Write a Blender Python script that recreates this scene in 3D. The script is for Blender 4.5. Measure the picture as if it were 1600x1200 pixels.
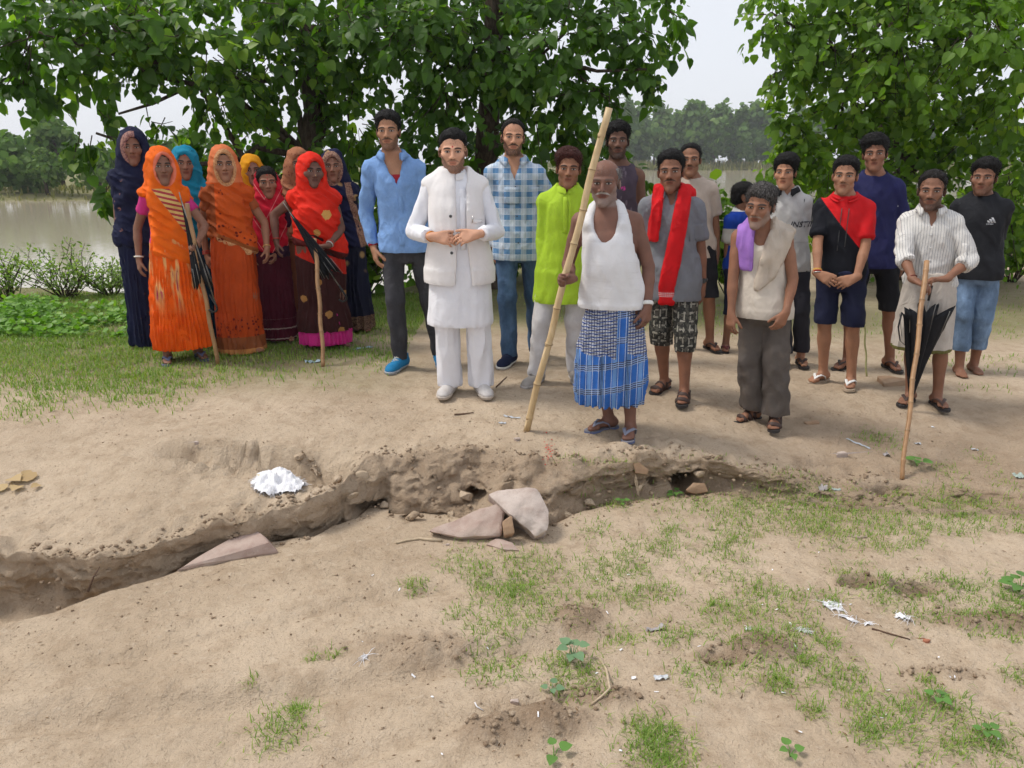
import bpy, math, random
import numpy as np
from mathutils import Vector, Matrix

# ------------------------------------------------------------------ scene, camera, sky, sun
for o in list(bpy.data.objects): bpy.data.objects.remove(o, do_unlink=True)
SC = bpy.context.scene
COL = SC.collection
CAM_Z = 1.55; PITCH = math.atan(350/1209.0); FPX = 1209.0
cam = bpy.data.cameras.new('camera'); camo = bpy.data.objects.new('camera', cam); COL.objects.link(camo)
cam.sensor_width = 36.0; cam.lens = 36.0*FPX/1600.0; cam.clip_start = 0.05; cam.clip_end = 3000
camo.location = (0, 0, CAM_Z); camo.rotation_euler = (math.pi/2-PITCH, 0, 0)
SC.camera = camo
SUN_EL, SUN_AZ = math.radians(57), math.radians(277)     # azimuth clockwise from +Y: high on the left, a little beyond the group
world = bpy.data.worlds.new('World'); SC.world = world; world.use_nodes = True
wn = world.node_tree; wn.nodes.clear()
sky = wn.nodes.new('ShaderNodeTexSky'); sky.sky_type = 'NISHITA'; sky.sun_disc = False
sky.sun_elevation = SUN_EL; sky.sun_rotation = SUN_AZ; sky.air_density = 1.0; sky.dust_density = 3.0
veil = wn.nodes.new('ShaderNodeMixRGB'); veil.inputs[0].default_value = 0.86
veil.inputs[2].default_value = (7.0, 7.2, 7.7, 1)        # an even layer of thin cloud in front of the blue
wn.links.new(sky.outputs[0], veil.inputs[1])
bg = wn.nodes.new('ShaderNodeBackground'); bg.inputs[1].default_value = 0.1
wn.links.new(veil.outputs[0], bg.inputs[0])
wo = wn.nodes.new('ShaderNodeOutputWorld'); wn.links.new(bg.outputs[0], wo.inputs[0])
sun = bpy.data.lights.new('sun', 'SUN'); sun.energy = 2.1; sun.angle = math.radians(14); sun.color = (1, .95, .87)
suno = bpy.data.objects.new('sun', sun); COL.objects.link(suno)
sd = Vector((math.sin(SUN_AZ)*math.cos(SUN_EL), math.cos(SUN_AZ)*math.cos(SUN_EL), math.sin(SUN_EL)))
suno.rotation_euler = (-sd).to_track_quat('-Z', 'Y').to_euler()
SC.view_settings.view_transform = 'Standard'; SC.view_settings.look = 'None'
SC.view_settings.exposure = 0.42; SC.view_settings.gamma = 1.0
SC.cycles.use_adaptive_sampling = True; SC.cycles.adaptive_threshold = .03; SC.cycles.max_bounces = 5; SC.cycles.diffuse_bounces = 3; SC.cycles.glossy_bounces = 2; SC.cycles.transparent_max_bounces = 4; SC.cycles.volume_bounces = 0

# ------------------------------------------------------------------ small helpers
CT, ST = math.cos(PITCH), math.sin(PITCH)
def ray(px, py):
    xc, yc = (px-800)/FPX, (600-py)/FPX
    return np.array([xc, CT+ST*yc, -ST+CT*yc])
def at_z(px, py, z):
    r = ray(px, py); t = (z-CAM_Z)/r[2]; return np.array([r[0]*t, r[1]*t, z])
def at_y(px, py, y):
    r = ray(px, py); t = y/r[1]; return np.array([r[0]*t, y, CAM_Z+r[2]*t])
def to_px(x, y, z):
    f = y*CT-(z-CAM_Z)*ST; u = y*ST+(z-CAM_Z)*CT
    return 800+FPX*x/f, 600-FPX*u/f
def lerp(a, b, t): return a+(b-a)*t
def sstep(a, b, x):
    t = np.clip((x-a)/(b-a), 0, 1); return t*t*(3-2*t)
def _hash(ix, iy, iz, seed):
    h = (ix.astype(np.int64)*374761393+iy.astype(np.int64)*668265263+iz.astype(np.int64)*2147483647+seed*1274126177) & 0xffffffff
    h = ((h ^ (h >> 13))*1274126177) & 0xffffffff
    h = ((h ^ (h >> 16))*2246822519) & 0xffffffff
    return ((h ^ (h >> 15)) & 0xffff)/65535.0
def vnoise(x, y, z=0.0, seed=0):                     # value noise in -1..1
    x, y, z = np.broadcast_arrays(np.asarray(x, float), np.asarray(y, float), np.asarray(z, float))
    ix, iy, iz = np.floor(x), np.floor(y), np.floor(z)
    fx, fy, fz = x-ix, y-iy, z-iz
    fx, fy, fz = fx*fx*(3-2*fx), fy*fy*(3-2*fy), fz*fz*(3-2*fz)
    flat = not np.any(iz) and not np.any(fz)
    def plane(k):
        a = lerp(_hash(ix, iy, iz+k, seed), _hash(ix+1, iy, iz+k, seed), fx)
        b = lerp(_hash(ix, iy+1, iz+k, seed), _hash(ix+1, iy+1, iz+k, seed), fx)
        return lerp(a, b, fy)
    r = plane(0) if flat else lerp(plane(0), plane(1), fz)
    return r*2-1
def fbm(x, y, z=0.0, seed=0, octv=3):
    s = 0; a = 1; t = 0
    for i in range(octv):
        s = s+a*vnoise(np.asarray(x)*2**i+i*17.3, np.asarray(y)*2**i+i*5.1, np.asarray(z)*2**i, seed+i); t += a; a *= .5
    return s/t
def vec(*a): return np.array(a, float)
def unit(v): v = np.asarray(v, float); return v/max(np.linalg.norm(v), 1e-9)

def mesh_obj(name, verts, faces, mat=None, parent=None, smooth=True, attrs=None):
    me = bpy.data.meshes.new(name)
    verts = np.asarray(verts, np.float32)
    if isinstance(faces, np.ndarray):
        k = faces.shape[1]; nf = len(faces)
        me.vertices.add(len(verts)); me.vertices.foreach_set('co', verts.ravel())
        me.loops.add(nf*k); me.loops.foreach_set('vertex_index', faces.astype(np.int32).ravel())
        me.polygons.add(nf); me.polygons.foreach_set('loop_start', np.arange(0, nf*k, k, dtype=np.int32))
        me.polygons.foreach_set('loop_total', np.full(nf, k, np.int32))
        me.update(calc_edges=True)
    else:
        me.from_pydata([tuple(map(float, v)) for v in verts], [], faces); me.update()
    if smooth and len(me.polygons): me.polygons.foreach_set('use_smooth', np.ones(len(me.polygons), bool))
    for an, av in (attrs or {}).items():
        av = np.asarray(av, np.float32)
        if av.ndim == 2:
            a = me.attributes.new(an, 'FLOAT_VECTOR', 'POINT'); a.data.foreach_set('vector', av.ravel())
        else:
            a = me.attributes.new(an, 'FLOAT', 'POINT'); a.data.foreach_set('value', av.ravel())
    if mat: me.materials.append(mat)
    o = bpy.data.objects.new(name, me); COL.objects.link(o)
    if parent: o.parent = parent
    return o
def empty(name, loc=(0, 0, 0), rz=0.0, parent=None):
    o = bpy.data.objects.new(name, None); COL.objects.link(o); o.empty_display_size = .1
    o.location = tuple(map(float, loc)); o.rotation_euler = (0, 0, rz)
    if parent: o.parent = parent
    return o
def tag(o, label=None, cat=None, group=None, kind=None):
    if label: o['label'] = label
    if cat: o['category'] = cat
    if group: o['group'] = group
    if kind: o['kind'] = kind
    return o
def tube(path, radii, n=8, cap=True, twist=None):
    path = [np.asarray(p, float) for p in path]; V = []; F = []
    m = len(path); up = vec(0, 0, 1)
    prev = None
    for i, p in enumerate(path):
        t = unit(path[min(i+1, m-1)]-path[max(i-1, 0)])
        if prev is None:
            a = np.cross(t, up)
            if np.linalg.norm(a) < .1: a = np.cross(t, vec(1, 0, 0))
        else: a = prev-t*np.dot(prev, t)
        a = unit(a); prev = a; b = np.cross(t, a); r = radii[i] if np.ndim(radii) else radii
        ra, rb = (r if np.ndim(r) else (r, r))
        for k in range(n):
            an = 2*math.pi*k/n; V.append(p+a*math.cos(an)*ra+b*math.sin(an)*rb)
    for i in range(m-1):
        for k in range(n):
            F.append((i*n+k, i*n+(k+1) % n, (i+1)*n+(k+1) % n, (i+1)*n+k))
    if cap: F.append(tuple(range(n))[::-1]); F.append(tuple(range((m-1)*n, m*n)))
    return V, F
class MB:                                            # collects simple shapes into one mesh
    def __init__(s): s.v = []; s.f = []
    def add(s, V, F):
        o = len(s.v); s.v += [np.asarray(q, float) for q in V]; s.f += [tuple(i+o for i in f) for f in F]; return s
    def tube(s, *a, **k): return s.add(*tube(*a, **k))
    def build(s, name, mat, parent=None, smooth=True): return mesh_obj(name, s.v, s.f, mat, parent, smooth)

# ------------------------------------------------------------------ shader helpers
class S:                                             # a socket with arithmetic
    def __init__(s, nt, k): s.nt = nt; s.k = k
    def _m(s, op, *a, clamp=False):
        n = s.nt.nodes.new('ShaderNodeMath'); n.operation = op; n.use_clamp = clamp
        for i, v in enumerate((s,)+a):
            if isinstance(v, S): s.nt.links.new(v.k, n.inputs[i])
            else: n.inputs[i].default_value = float(v)
        return S(s.nt, n.outputs[0])
    def __add__(s, o): return s._m('ADD', o)
    __radd__ = __add__
    def __sub__(s, o): return s._m('SUBTRACT', o)
    def __rsub__(s, o): return (s*-1)+o
    def __mul__(s, o): return s._m('MULTIPLY', o)
    __rmul__ = __mul__
    def __truediv__(s, o): return s._m('DIVIDE', o)
    def abs(s): return s._m('ABSOLUTE')
    def sin(s): return s._m('SINE')
    def frac(s): return s._m('FRACT')
    def gt(s, o): return s._m('GREATER_THAN', o)
    def lt(s, o): return s._m('LESS_THAN', o)
    def min(s, o): return s._m('MINIMUM', o)
    def max(s, o): return s._m('MAXIMUM', o)
    def sat(s): return s._m('ADD', 0.0, clamp=True)
    def ss(s, a, b):                                 # smooth step a..b
        n = s.nt.nodes.new('ShaderNodeMapRange'); n.interpolation_type = 'SMOOTHSTEP'
        s.nt.links.new(s.k, n.inputs[0])
        if a < b: n.inputs[1].default_value = a; n.inputs[2].default_value = b; n.inputs[3].default_value = 0; n.inputs[4].default_value = 1
        else: n.inputs[1].default_value = b; n.inputs[2].default_value = a; n.inputs[3].default_value = 1; n.inputs[4].default_value = 0
        return S(s.nt, n.outputs[0])
class Mat:
    def __init__(s, name, rough=.8, spec=.3):
        s.m = bpy.data.materials.new(name); s.m.use_nodes = True; s.nt = s.m.node_tree
        s.b = s.nt.nodes['Principled BSDF']; s.b.inputs['Roughness'].default_value = rough
        s.b.inputs['Specular IOR Level'].default_value = spec; s.h = None
    def n(s, t): return s.nt.nodes.new('ShaderNode'+t)
    def link(s, a, b): s.nt.links.new(a.k if isinstance(a, S) else a, b)
    def attr(s, name):
        a = s.n('Attribute'); a.attribute_name = name; return a
    def xyz(s, sock):
        q = s.n('SeparateXYZ'); s.link(sock, q.inputs[0]); return [S(s.nt, q.outputs[i]) for i in range(3)]
    def obj(s): return s.n('TexCoord').outputs['Object']
    def pos(s): return s.n('NewGeometry').outputs['Position']
    def scaled(s, sock, sc):
        q = s.n('Mapping'); s.link(sock, q.inputs[0]); q.inputs['Scale'].default_value = sc if np.ndim(sc) else (sc,)*3
        return q.outputs[0]
    def noise(s, sock, scale, detail=3, rough=.5, dist=0.0):
        q = s.n('TexNoise'); s.link(sock, q.inputs['Vector']); q.inputs['Scale'].default_value = scale
        q.inputs['Detail'].default_value = detail; q.inputs['Roughness'].default_value = rough; q.inputs['Distortion'].default_value = dist
        return S(s.nt, q.outputs[0])
    def voro(s, sock, scale, feature='F1', out=0):
        q = s.n('TexVoronoi'); q.feature = feature; s.link(sock, q.inputs['Vector']); q.inputs['Scale'].default_value = scale
        return S(s.nt, q.outputs[out])
    def combine(s, x, y, z):
        q = s.n('CombineXYZ')
        for i, v in enumerate((x, y, z)):
            if isinstance(v, S): s.link(v, q.inputs[i])
            else: q.inputs[i].default_value = v
        return q.outputs[0]
    def mix(s, fac, a, b):
        q = s.n('MixRGB')
        for i, v in enumerate((fac, a, b)):
            if isinstance(v, S): s.link(v, q.inputs[i])
            elif isinstance(v, (int, float)): q.inputs[i].default_value = v
            elif isinstance(v, tuple): q.inputs[i].default_value = (*v, 1) if len(v) == 3 else v
            else: s.link(v, q.inputs[i])
        return q.outputs[0]
    def mul(s, a, b):
        q = s.n('MixRGB'); q.blend_type = 'MULTIPLY'; q.inputs[0].default_value = 1
        for i, v in ((1, a), (2, b)):
            if isinstance(v, tuple): q.inputs[i].default_value = (*v, 1)
            else: s.link(v, q.inputs[i])
        return q.outputs[0]
    def color(s, c):
        if isinstance(c, tuple): s.b.inputs['Base Color'].default_value = (*c, 1) if len(c) == 3 else c
        else: s.link(c, s.b.inputs['Base Color'])
        return s
    def bump(s, h, dist=.01, strength=1.0):
        q = s.n('Bump'); q.inputs['Strength'].default_value = strength; q.inputs['Distance'].default_value = dist
        s.link(h, q.inputs['Height'])
        if s.h is not None: s.link(s.h, q.inputs['Normal'])
        s.h = q.outputs[0]; s.link(s.h, s.b.inputs['Normal']); return s
    def rough(s, v):
        if isinstance(v, S): s.link(v, s.b.inputs['Roughness'])
        else: s.b.inputs['Roughness'].default_value = v
        return s
def srgb(r, g, b):
    f = lambda c: (c/255/12.92 if c/255 <= .04045 else ((c/255+.055)/1.055)**2.4)
    return (f(r), f(g), f(b))
def plain(name, col, rough=.5, spec=.4, metal=0., bump=None):
    M = Mat(name, rough, spec); o = M.obj(); n = M.noise(o, 60, 4, .6)
    M.color(M.mix(n.ss(.3, .75), col, tuple(c*.78 for c in col))); M.b.inputs['Metallic'].default_value = metal
    if bump: M.bump(n, bump, .6)
    return M.m
# ------------------------------------------------------------------ the ground: one sheet from the camera to the far bank
LIP = [(-700, 835, -.21), (-300, 838, -.21), (-80, 848, -.20), (0, 855, -.20), (70, 866, -.195), (150, 872, -.19), (280, 835, -.18), (400, 808, -.17), (425, 794, -.16), (480, 786, -.15),
       (520, 768, -.14), (545, 738, -.10), (575, 716, -.09), (640, 712, -.09), (750, 705, -.08), (850, 715, -.08), (900, 728, -.10),
       (1000, 716, -.10), (1050, 714, -.11), (1110, 722, -.14), (1200, 738, -.20), (1320, 750, -.245), (1450, 762, -.27), (1700, 770, -.285), (2300, 775, -.285)]
BASE = [(525, 842, -.42), (545, 838, -.43), (600, 824, -.43), (700, 826, -.43), (780, 838, -.43), (860, 838, -.42), (900, 812, -.39), (950, 792, -.36), (1050, 777, -.34), (1110, 773, -.34),
        (1200, 778, -.32), (1320, 788, -.31), (1450, 792, -.305), (1700, 796, -.305), (2300, 796, -.305)]
EDGE = [(-700, 1010, -.31), (-300, 990, -.31), (-80, 975, -.305), (0, 966, -.305), (75, 948, -.305), (200, 910, -.305), (275, 884, -.31), (310, 866, -.31), (420, 845, -.33), (500, 846, -.37)]
def _line(L):
    P = np.array([at_z(*l) for l in L]); i = np.argsort(P[:, 0]); return P[i]
_lip = _line(LIP); _base = _line(BASE); _edge = _line(EDGE)
# on the left the wall drops straight from the lip into the crack
_lb = np.array([[p[0], p[1]+.012, -.56] for p in _lip if p[0] < _base[0, 0]-.02])
_base = np.vstack([_lb, _base]); _base = _base[np.argsort(_base[:, 0])]
_edge = np.vstack([_edge, [[p[0], p[1]-.02, p[2]] for p in _base if p[0] > _edge[-1, 0]+.02]])
def bank_y(x):                                       # where the near bank falls to the river
    return 9.3+np.clip(x+2.2, 0, 30)*1.1+0.5*np.sin(x*.7)
def shore_y(x): return 52+(205-52)*sstep(-14, 20, x)
def terrace(x, y):                                   # smooth level the people stand on
    zu = np.interp(x, _lip[:, 0], _lip[:, 2]); yu = np.interp(x, _lip[:, 0], _lip[:, 1])
    side = -.07*sstep(.6, 3.2, x)
    far = side-.02
    return lerp(zu, far, sstep(0, 1.35, y-yu)**.8)
def fore(x, y):
    return -.31-.02*sstep(3.0, 3.9, y)+.02*np.sin(x*1.3+.6)*sstep(4.2, 2.0, y)
def lines(x):                                        # the broken edge: lip, wall foot, near edge of the crack
    x = np.asarray(x, float); w = .06*fbm(x*3.1, 0*x, 3.3, seed=3, octv=4)+.022*np.round(2.5*fbm(x*7, 0*x, 5.1, seed=13, octv=2))/2.5
    yu = np.interp(x, _lip[:, 0], _lip[:, 1])+w*1.3; zu = np.interp(x, _lip[:, 0], _lip[:, 2])
    yb = np.interp(x, _base[:, 0], _base[:, 1])+w*.7; zb = np.interp(x, _base[:, 0], _base[:, 2])
    yb = np.minimum(yb, yu-.012)
    ye = np.minimum(np.interp(x, _edge[:, 0], _edge[:, 1])+.02*fbm(x*6, 0*x, 1.5, seed=9), yb-.012)
    return yu, zu, yb, zb, ye
def ground_z(x, y):
    x = np.asarray(x, float); y = np.asarray(y, float)
    x, y = np.broadcast_arrays(x, y); yu, zu, yb, zb, ye = lines(x)
    T = terrace(x, y); Fz = fore(x, y)
    right = sstep(.75, 1.6, x)
    s = np.clip((y-yb)/(yu-yb), 0, 1)
    steep = sstep(.10, .02, yu-yb)
    prof = lerp(lerp(s**.7, s*s*(3-2*s), np.maximum(right, .15)), s, steep)
    wall = zb+(zu-zb)*prof
    z = np.where(y >= yu, T, np.where(y >= yb, wall, zb))
    z = np.where(y < ye, lerp(np.minimum(zb+.02, Fz), Fz, np.where(zb > -.35, 1, sstep(-.004, .016, ye-y))), z)
    mid = (yu+yb)/2; nw = np.exp(-((y-mid)/.30)**2)*(y > ye)*(1-steep*(y < yu))
    cr = fbm(x*9, y*9, z*9, seed=8, octv=4); z = z+nw*(.05*fbm(x*4, y*4, z*4, seed=5, octv=3)+.045*(np.abs(cr)*2-.45)+.012*np.round(cr*4)/4)*lerp(1, .6, right)
    for (px, py, rx, ry, h, sd) in ((385, 716, .52, .10, .12, 21), (500, 732, .13, .13, .15, 22), (450, 722, .20, .09, .09, 26), (330, 735, .3, .06, .04, 23), (1290, 725, .25, .10, .03, 24), (1390, 745, .15, .05, .05, 25)):
        X0, Y0 = at_z(px, py, -.1 if px < 1000 else -.2)[:2]
        e = ((x-X0)/rx)**2+((y-Y0)/ry)**2; z = z-h*np.exp(-e**3)*(1+.9*fbm(x*13, y*13, seed=sd))
    near = sstep(9, 5, y)
    z = z+.014*fbm(x*1.6, y*1.6, seed=1, octv=3)*sstep(2, 3, y)+near*(.013*fbm(x*5, y*7, seed=2, octv=3)+.0075*fbm(x*18, y*22, seed=4, octv=3))
    rough_ = sstep(.3, 1.2, x)*sstep(4.4, 4.0, y)*sstep(-.1, .25, fbm(x*1.4, y*1.4, seed=14)+.25)
    z = z+.012*rough_*fbm(x*15, y*15, seed=16, octv=3)
    # shallow washed ruts running across the bare foreground
    rut = y-2.62-.24*x-.05*np.sin(x*2.2); z = z-.04*np.exp(-(rut/.06)**2)*sstep(1.2, -.2, x)+.022*np.exp(-((rut-.12)/.07)**2)*sstep(1.2, -.2, x)
    rut = y-3.18-.33*x+.04*np.sin(x*3); z = z-.022*np.exp(-(rut/.04)**2)*sstep(1.0, .1, x)
    rut = y-2.25-.30*x-.06*np.sin(x*2.9+1); z = z-.03*np.exp(-(rut/.05)**2)*sstep(.9, -.1, x)+.02*np.exp(-((rut+.12)/.08)**2)*sstep(.9, -.1, x)
    z = z+.03*fbm(x*.9, y*1.1, seed=71, octv=2)*sstep(4.0, 3.2, y)*sstep(1.6, 2.1, y)
    for (px, py, rx, ry, h) in PITS:
        c = at_z(px, py, -.31)
        e = np.sqrt(((x-c[0])/rx)**2+((y-c[1])/ry)**2)
        rim = np.exp(-((e-1.25)/.35)**2)
        z = z+h*(np.exp(-e**4))+(.35*abs(h)*rim if h < 0 else 0)
        z = z+.032*np.exp(-(e/1.7)**4)*fbm(x*22, y*22, seed=int(px), octv=3)
    by = bank_y(x)+.25*fbm(x*1.5, y*0+.5, seed=11)
    z = np.where(y > by, lerp(z, -1.7, sstep(0, 2.6, y-by)), z)
    sy = shore_y(x)*(1+.015*fbm(x*.06, 0*y, seed=31))
    return np.where(y > sy-3, lerp(-1.7, -.60+.25*sstep(-5, 15, x)+.25*fbm(x*.03, y*.03, seed=33), sstep(-3, 4, y-sy)), z)
PITS = [(1345, 912, .09, .045, -.05), (1432, 922, .11, .055, -.055), (1560, 965, .2, .06, .03), (1190, 1015, .13, .07, .035), (905, 965, .09, .08, .03), (1130, 1030, .1, .04, -.03),
        (850, 1130, .14, .07, .045), (765, 1150, .1, .05, .035), (930, 1090, .12, .05, .03), (640, 1015, .22, .09, .012), (1480, 1045, .14, .03, .015)]
def axis(lo, hi, zones, grow=1.09, base=.05, cmax=40.):
    out = [lo]
    while out[-1] < hi:
        x = out[-1]; st = None
        for a, b, h in zones:
            if a <= x < b: st = h if st is None else min(st, h)
        if st is None:
            dd = min(abs(x-a) if x < a else abs(x-b) for a, b, h in zones); st = min(base+dd*.09, cmax)
            nxt = [a for a, b, h in zones if a > x]
            if nxt: st = max(min(st, base+(min(nxt)-x)*.09), .02)
        out.append(x+st)
    return np.array(out)
gx = axis(-400, 400, [(-2.4, 2.4, .0165), (-3.6, 3.6, .035)], base=.03)
yu_, zu_, yb_, zb_, ye_ = lines(gx)
def seg(a, b, n, p=1.0): return a[None, :]+(b-a)[None, :]*(np.linspace(0, 1, n, endpoint=False)**p)[:, None]
one = np.ones_like(gx)
rows = [seg(one*.6, one*1.7, 6), seg(one*1.7, ye_-.04, 88), seg(ye_-.04, ye_, 5), seg(ye_, yb_, 5), seg(yb_, yu_, 30), seg(yu_, yu_+.55, 34), seg(yu_+.55, one*5.9, 36), seg(one*5.9, one*11, 50), seg(one*11, one*450, 44, 2.6)]
GY = np.concatenate(rows); GX = np.broadcast_to(gx[None, :], GY.shape).copy(); ny, nx = GY.shape
GZ = ground_z(GX, GY)
r0 = sum(len(r) for r in rows[:4]); r1 = r0+len(rows[4]); PY = GY.copy()
sW = np.linspace(0, 1, r1-r0)[:, None]; env = np.sin(np.pi*np.clip(sW, 0, 1))**.7
nearx = sstep(4.5, 3.0, np.abs(GX[r0:r1]))
# the wall is undercut and crumbled, not a clean ramp
PY[r0:r1] += nearx*env*((.09*fbm(GX[r0:r1]*4, GZ[r0:r1]*7, 1.7, seed=51, octv=3)+.06*(np.abs(fbm(GX[r0:r1]*11, GZ[r0:r1]*20, 2.7, seed=52, octv=4))*2-.5))+.15*(1-sW)**1.3*sstep(.12, .03, yu_-yb_)[None, :])
CAVES = [(575, 797, .10, .045, .20), (743, 778, .06, .04, .20), (668, 812, .13, .035, .10), (1072, 757, .088, .065, .34), (1022, 757, .03, .03, .1), (392, 702, .05, .03, .06)]
_spx, _spy = to_px(GX, GY, GZ); k = FPX/np.maximum(GY, 1.0)
for (px, py, rx, rz, dep) in CAVES:
    e = ((_spx-px)/(rx*k))**2+((_spy-py)/(rz*k))**2+.5*fbm(GX*10, GZ*16, GY*10, seed=int(px))
    m = sstep(1.0, .5, e)*(GY < 5.5); PY = PY+dep*m; GZ = GZ-.03*m
idx = np.arange(nx*ny).reshape(ny, nx)
gf = np.stack([idx[:-1, :-1], idx[:-1, 1:], idx[1:, 1:], idx[1:, :-1]], -1).reshape(-1, 4)
# damp, freshly turned soil (clods, pits, the wall) is browner than the dry dusty crust
moist = np.zeros_like(GX)
for (px, py, rx, ry, h) in PITS:
    c = at_z(px, py, -.31); e = np.sqrt(((GX-c[0])/rx)**2+((GY-c[1])/ry)**2)
    moist = np.maximum(moist, (.9 if h > .02 or h < 0 else .45)*np.exp(-(e/1.3)**4))
moist = np.maximum(moist, lerp(.25, .55, sstep(-1.1, -.7, GX))*sstep(.10, -.03, GY-yu_[None, :])*sstep(-.12, .02, GY-yb_[None, :]))
moist = np.maximum(moist, .5*sstep(1.0, 2.0, GX)*sstep(3.95, 4.3, GY)*sstep(5.6, 4.6, GY))
green = .8*sstep(4.9, 6.2, GY+.35*fbm(GX*1.3, GY*1.3, seed=41))*sstep(-.4, -1.6, GX+.3*(GY-6))
green = np.maximum(green, sstep(6.8, 8.0, GY)); green = np.maximum(green, sstep(30, 40, GY))
path_ = np.exp(-((GY-11.5-.3*(GX-5))/2.6)**2)*sstep(2.0, 4.0, GX)
green = green*(1-path_)
soil = Mat('soil', .95, .12)
p = soil.pos(); mo = S(soil.nt, soil.attr('moist').outputs['Fac']); gr = S(soil.nt, soil.attr('green').outputs['Fac'])
n1 = soil.noise(p, 1.1, 4, .62); n2 = soil.noise(p, 8, 5, .68); n3 = soil.noise(p, 48, 5, .72); n4 = soil.noise(p, 190, 3, .65); n5 = soil.noise(p, 22, 4, .65, .6)
c = soil.mix(n1.ss(.36, .66), (.505, .400, .292), (.42, .325, .23))
c = soil.mix((n2.ss(.44, .70))*.55, c, (.31, .225, .148))
c = soil.mix(n5.ss(.56, .70)*.5, c, (.52, .425, .325))
c = soil.mix((mo*(n2*.8+.5)).sat(), c, (.225, .155, .100))
c = soil.mix(n3.ss(.585, .70)*.65, c, (.17, .12, .075))
c = soil.mix(n4.ss(.60, .70)*.45, c, (.58, .50, .40))
c = soil.mix(n4.ss(.42, .34)*.35, c, (.20, .14, .09))
gc = soil.mix(n2.ss(.4, .65), (.10, .125, .035), (.19, .17, .075))
c = soil.mix((gr*(n2*1.3+.35)).sat()*.85, c, gc)
soil.color(c)
soil.bump(n2, .04, .5).bump(n5, .022, .6).bump(n3, .012, .8).bump(n4, .004, .7)
ground = mesh_obj('ground', np.stack([GX, PY, GZ], -1).reshape(-1, 3), gf, soil.m, attrs={'moist': moist.ravel(), 'green': green.ravel()})
tag(ground, kind='structure')
_lx = np.arange(-7.5, 7.5, .018); _ly = np.arange(1.2, 13, .018); _LZ = ground_z(_lx[None, :], _ly[:, None]).astype(np.float32)
def gz(x, y):
    x, y = np.broadcast_arrays(np.asarray(x, float), np.asarray(y, float)); u = (x-_lx[0])/.018; v = (y-_ly[0])/.018
    inside = (u >= 0) & (u < len(_lx)-1) & (v >= 0) & (v < len(_ly)-1)
    i = np.clip(v.astype(int), 0, len(_ly)-2); j = np.clip(u.astype(int), 0, len(_lx)-2); tu, tv = np.clip(u-j, 0, 1), np.clip(v-i, 0, 1)
    r = lerp(lerp(_LZ[i, j], _LZ[i, j+1], tu), lerp(_LZ[i+1, j], _LZ[i+1, j+1], tu), tv)
    return r if inside.all() else np.where(inside, r, ground_z(x, y))
def on_ground(px, py):                               # where the view through a pixel meets the sheet
    r = ray(px, py)
    ts = np.linspace(1.25, 14, 400); h = gz(np.clip(r[0]*ts, -7.4, 7.4), np.clip(r[1]*ts, 1.25, 12.9)); kk = int(np.argmax(CAM_Z+r[2]*ts < h))
    for _ in range(2):
        ts = np.linspace(ts[max(kk-1, 0)], ts[kk], 14); h = gz(np.clip(r[0]*ts, -7.4, 7.4), np.clip(r[1]*ts, 1.25, 12.9)); kk = int(np.argmax(CAM_Z+r[2]*ts < h))
    return np.array([r[0]*ts[kk], r[1]*ts[kk], h[kk]])
# ------------------------------------------------------------------ river
wat = Mat('river_water', .10, .35)
wp = wat.scaled(wat.pos(), (1, .45, 1))
wat.color((.42, .365, .27)); w1 = wat.noise(wp, 1.1, 3, .6); w2 = wat.noise(wp, 5, 3, .6)
wat.bump(w1, .03, .2).bump(w2, .008, .25)
WZ = -1.0
river = mesh_obj('river', [(-400, 8, WZ), (400, 8, WZ), (400, 420, WZ), (-400, 420, WZ)], [(0, 1, 2, 3)], wat.m, smooth=False)
tag(river, kind='structure')
# ------------------------------------------------------------------ leaves, trees, shrubs
RNG = np.random.default_rng(7)
LEAF_HEART = np.array([(0, 0, 0), (-.30, .02, .05), (-.44, .26, .09), (-.33, .58, .05), (0, 1.0, -.10), (.33, .58, .05), (.44, .26, .09), (.30, .02, .05), (0, .42, -.02)], float)
LEAF_HEART_F = np.array([(8, 0, 1), (8, 1, 2), (8, 2, 3), (8, 3, 4), (8, 4, 5), (8, 5, 6), (8, 6, 7), (8, 7, 0)])
LEAF_OVAL = np.array([(0, 0, 0), (-.24, .35, .05), (0, 1, 0), (.24, .35, .05)], float); LEAF_OVAL_F = np.array([(0, 3, 2), (0, 2, 1)])
LEAF_HEX = np.array([(0, 0, 0), (-.42, .25, .08), (-.38, .7, .0), (0, 1, -.05), (.38, .7, .0), (.42, .25, .08)], float); LEAF_HEX_F = np.array([(0, 5, 4), (0, 4, 3), (0, 3, 2), (0, 2, 1)])
def nrm(a): return a/np.maximum(np.linalg.norm(a, axis=-1, keepdims=True), 1e-9)
def leaf_frames(d, n):
    d = nrm(d); x = nrm(np.cross(d, n)); z = np.cross(x, d); return x, d, z
def leaves(P, d, n, size, shape=(LEAF_HEART, LEAF_HEART_F)):
    T, Fq = shape; x, y, z = leaf_frames(d, n); k = len(T)
    V = P[:, None, :]+size[:, None, None]*(T[None, :, 0:1]*x[:, None, :]+T[None, :, 1:2]*y[:, None, :]+T[None, :, 2:3]*z[:, None, :])
    Fo = (np.arange(len(P))*k)[:, None, None]+Fq[None]
    return V.reshape(-1, 3), Fo.reshape(-1, Fq.shape[1])
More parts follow.
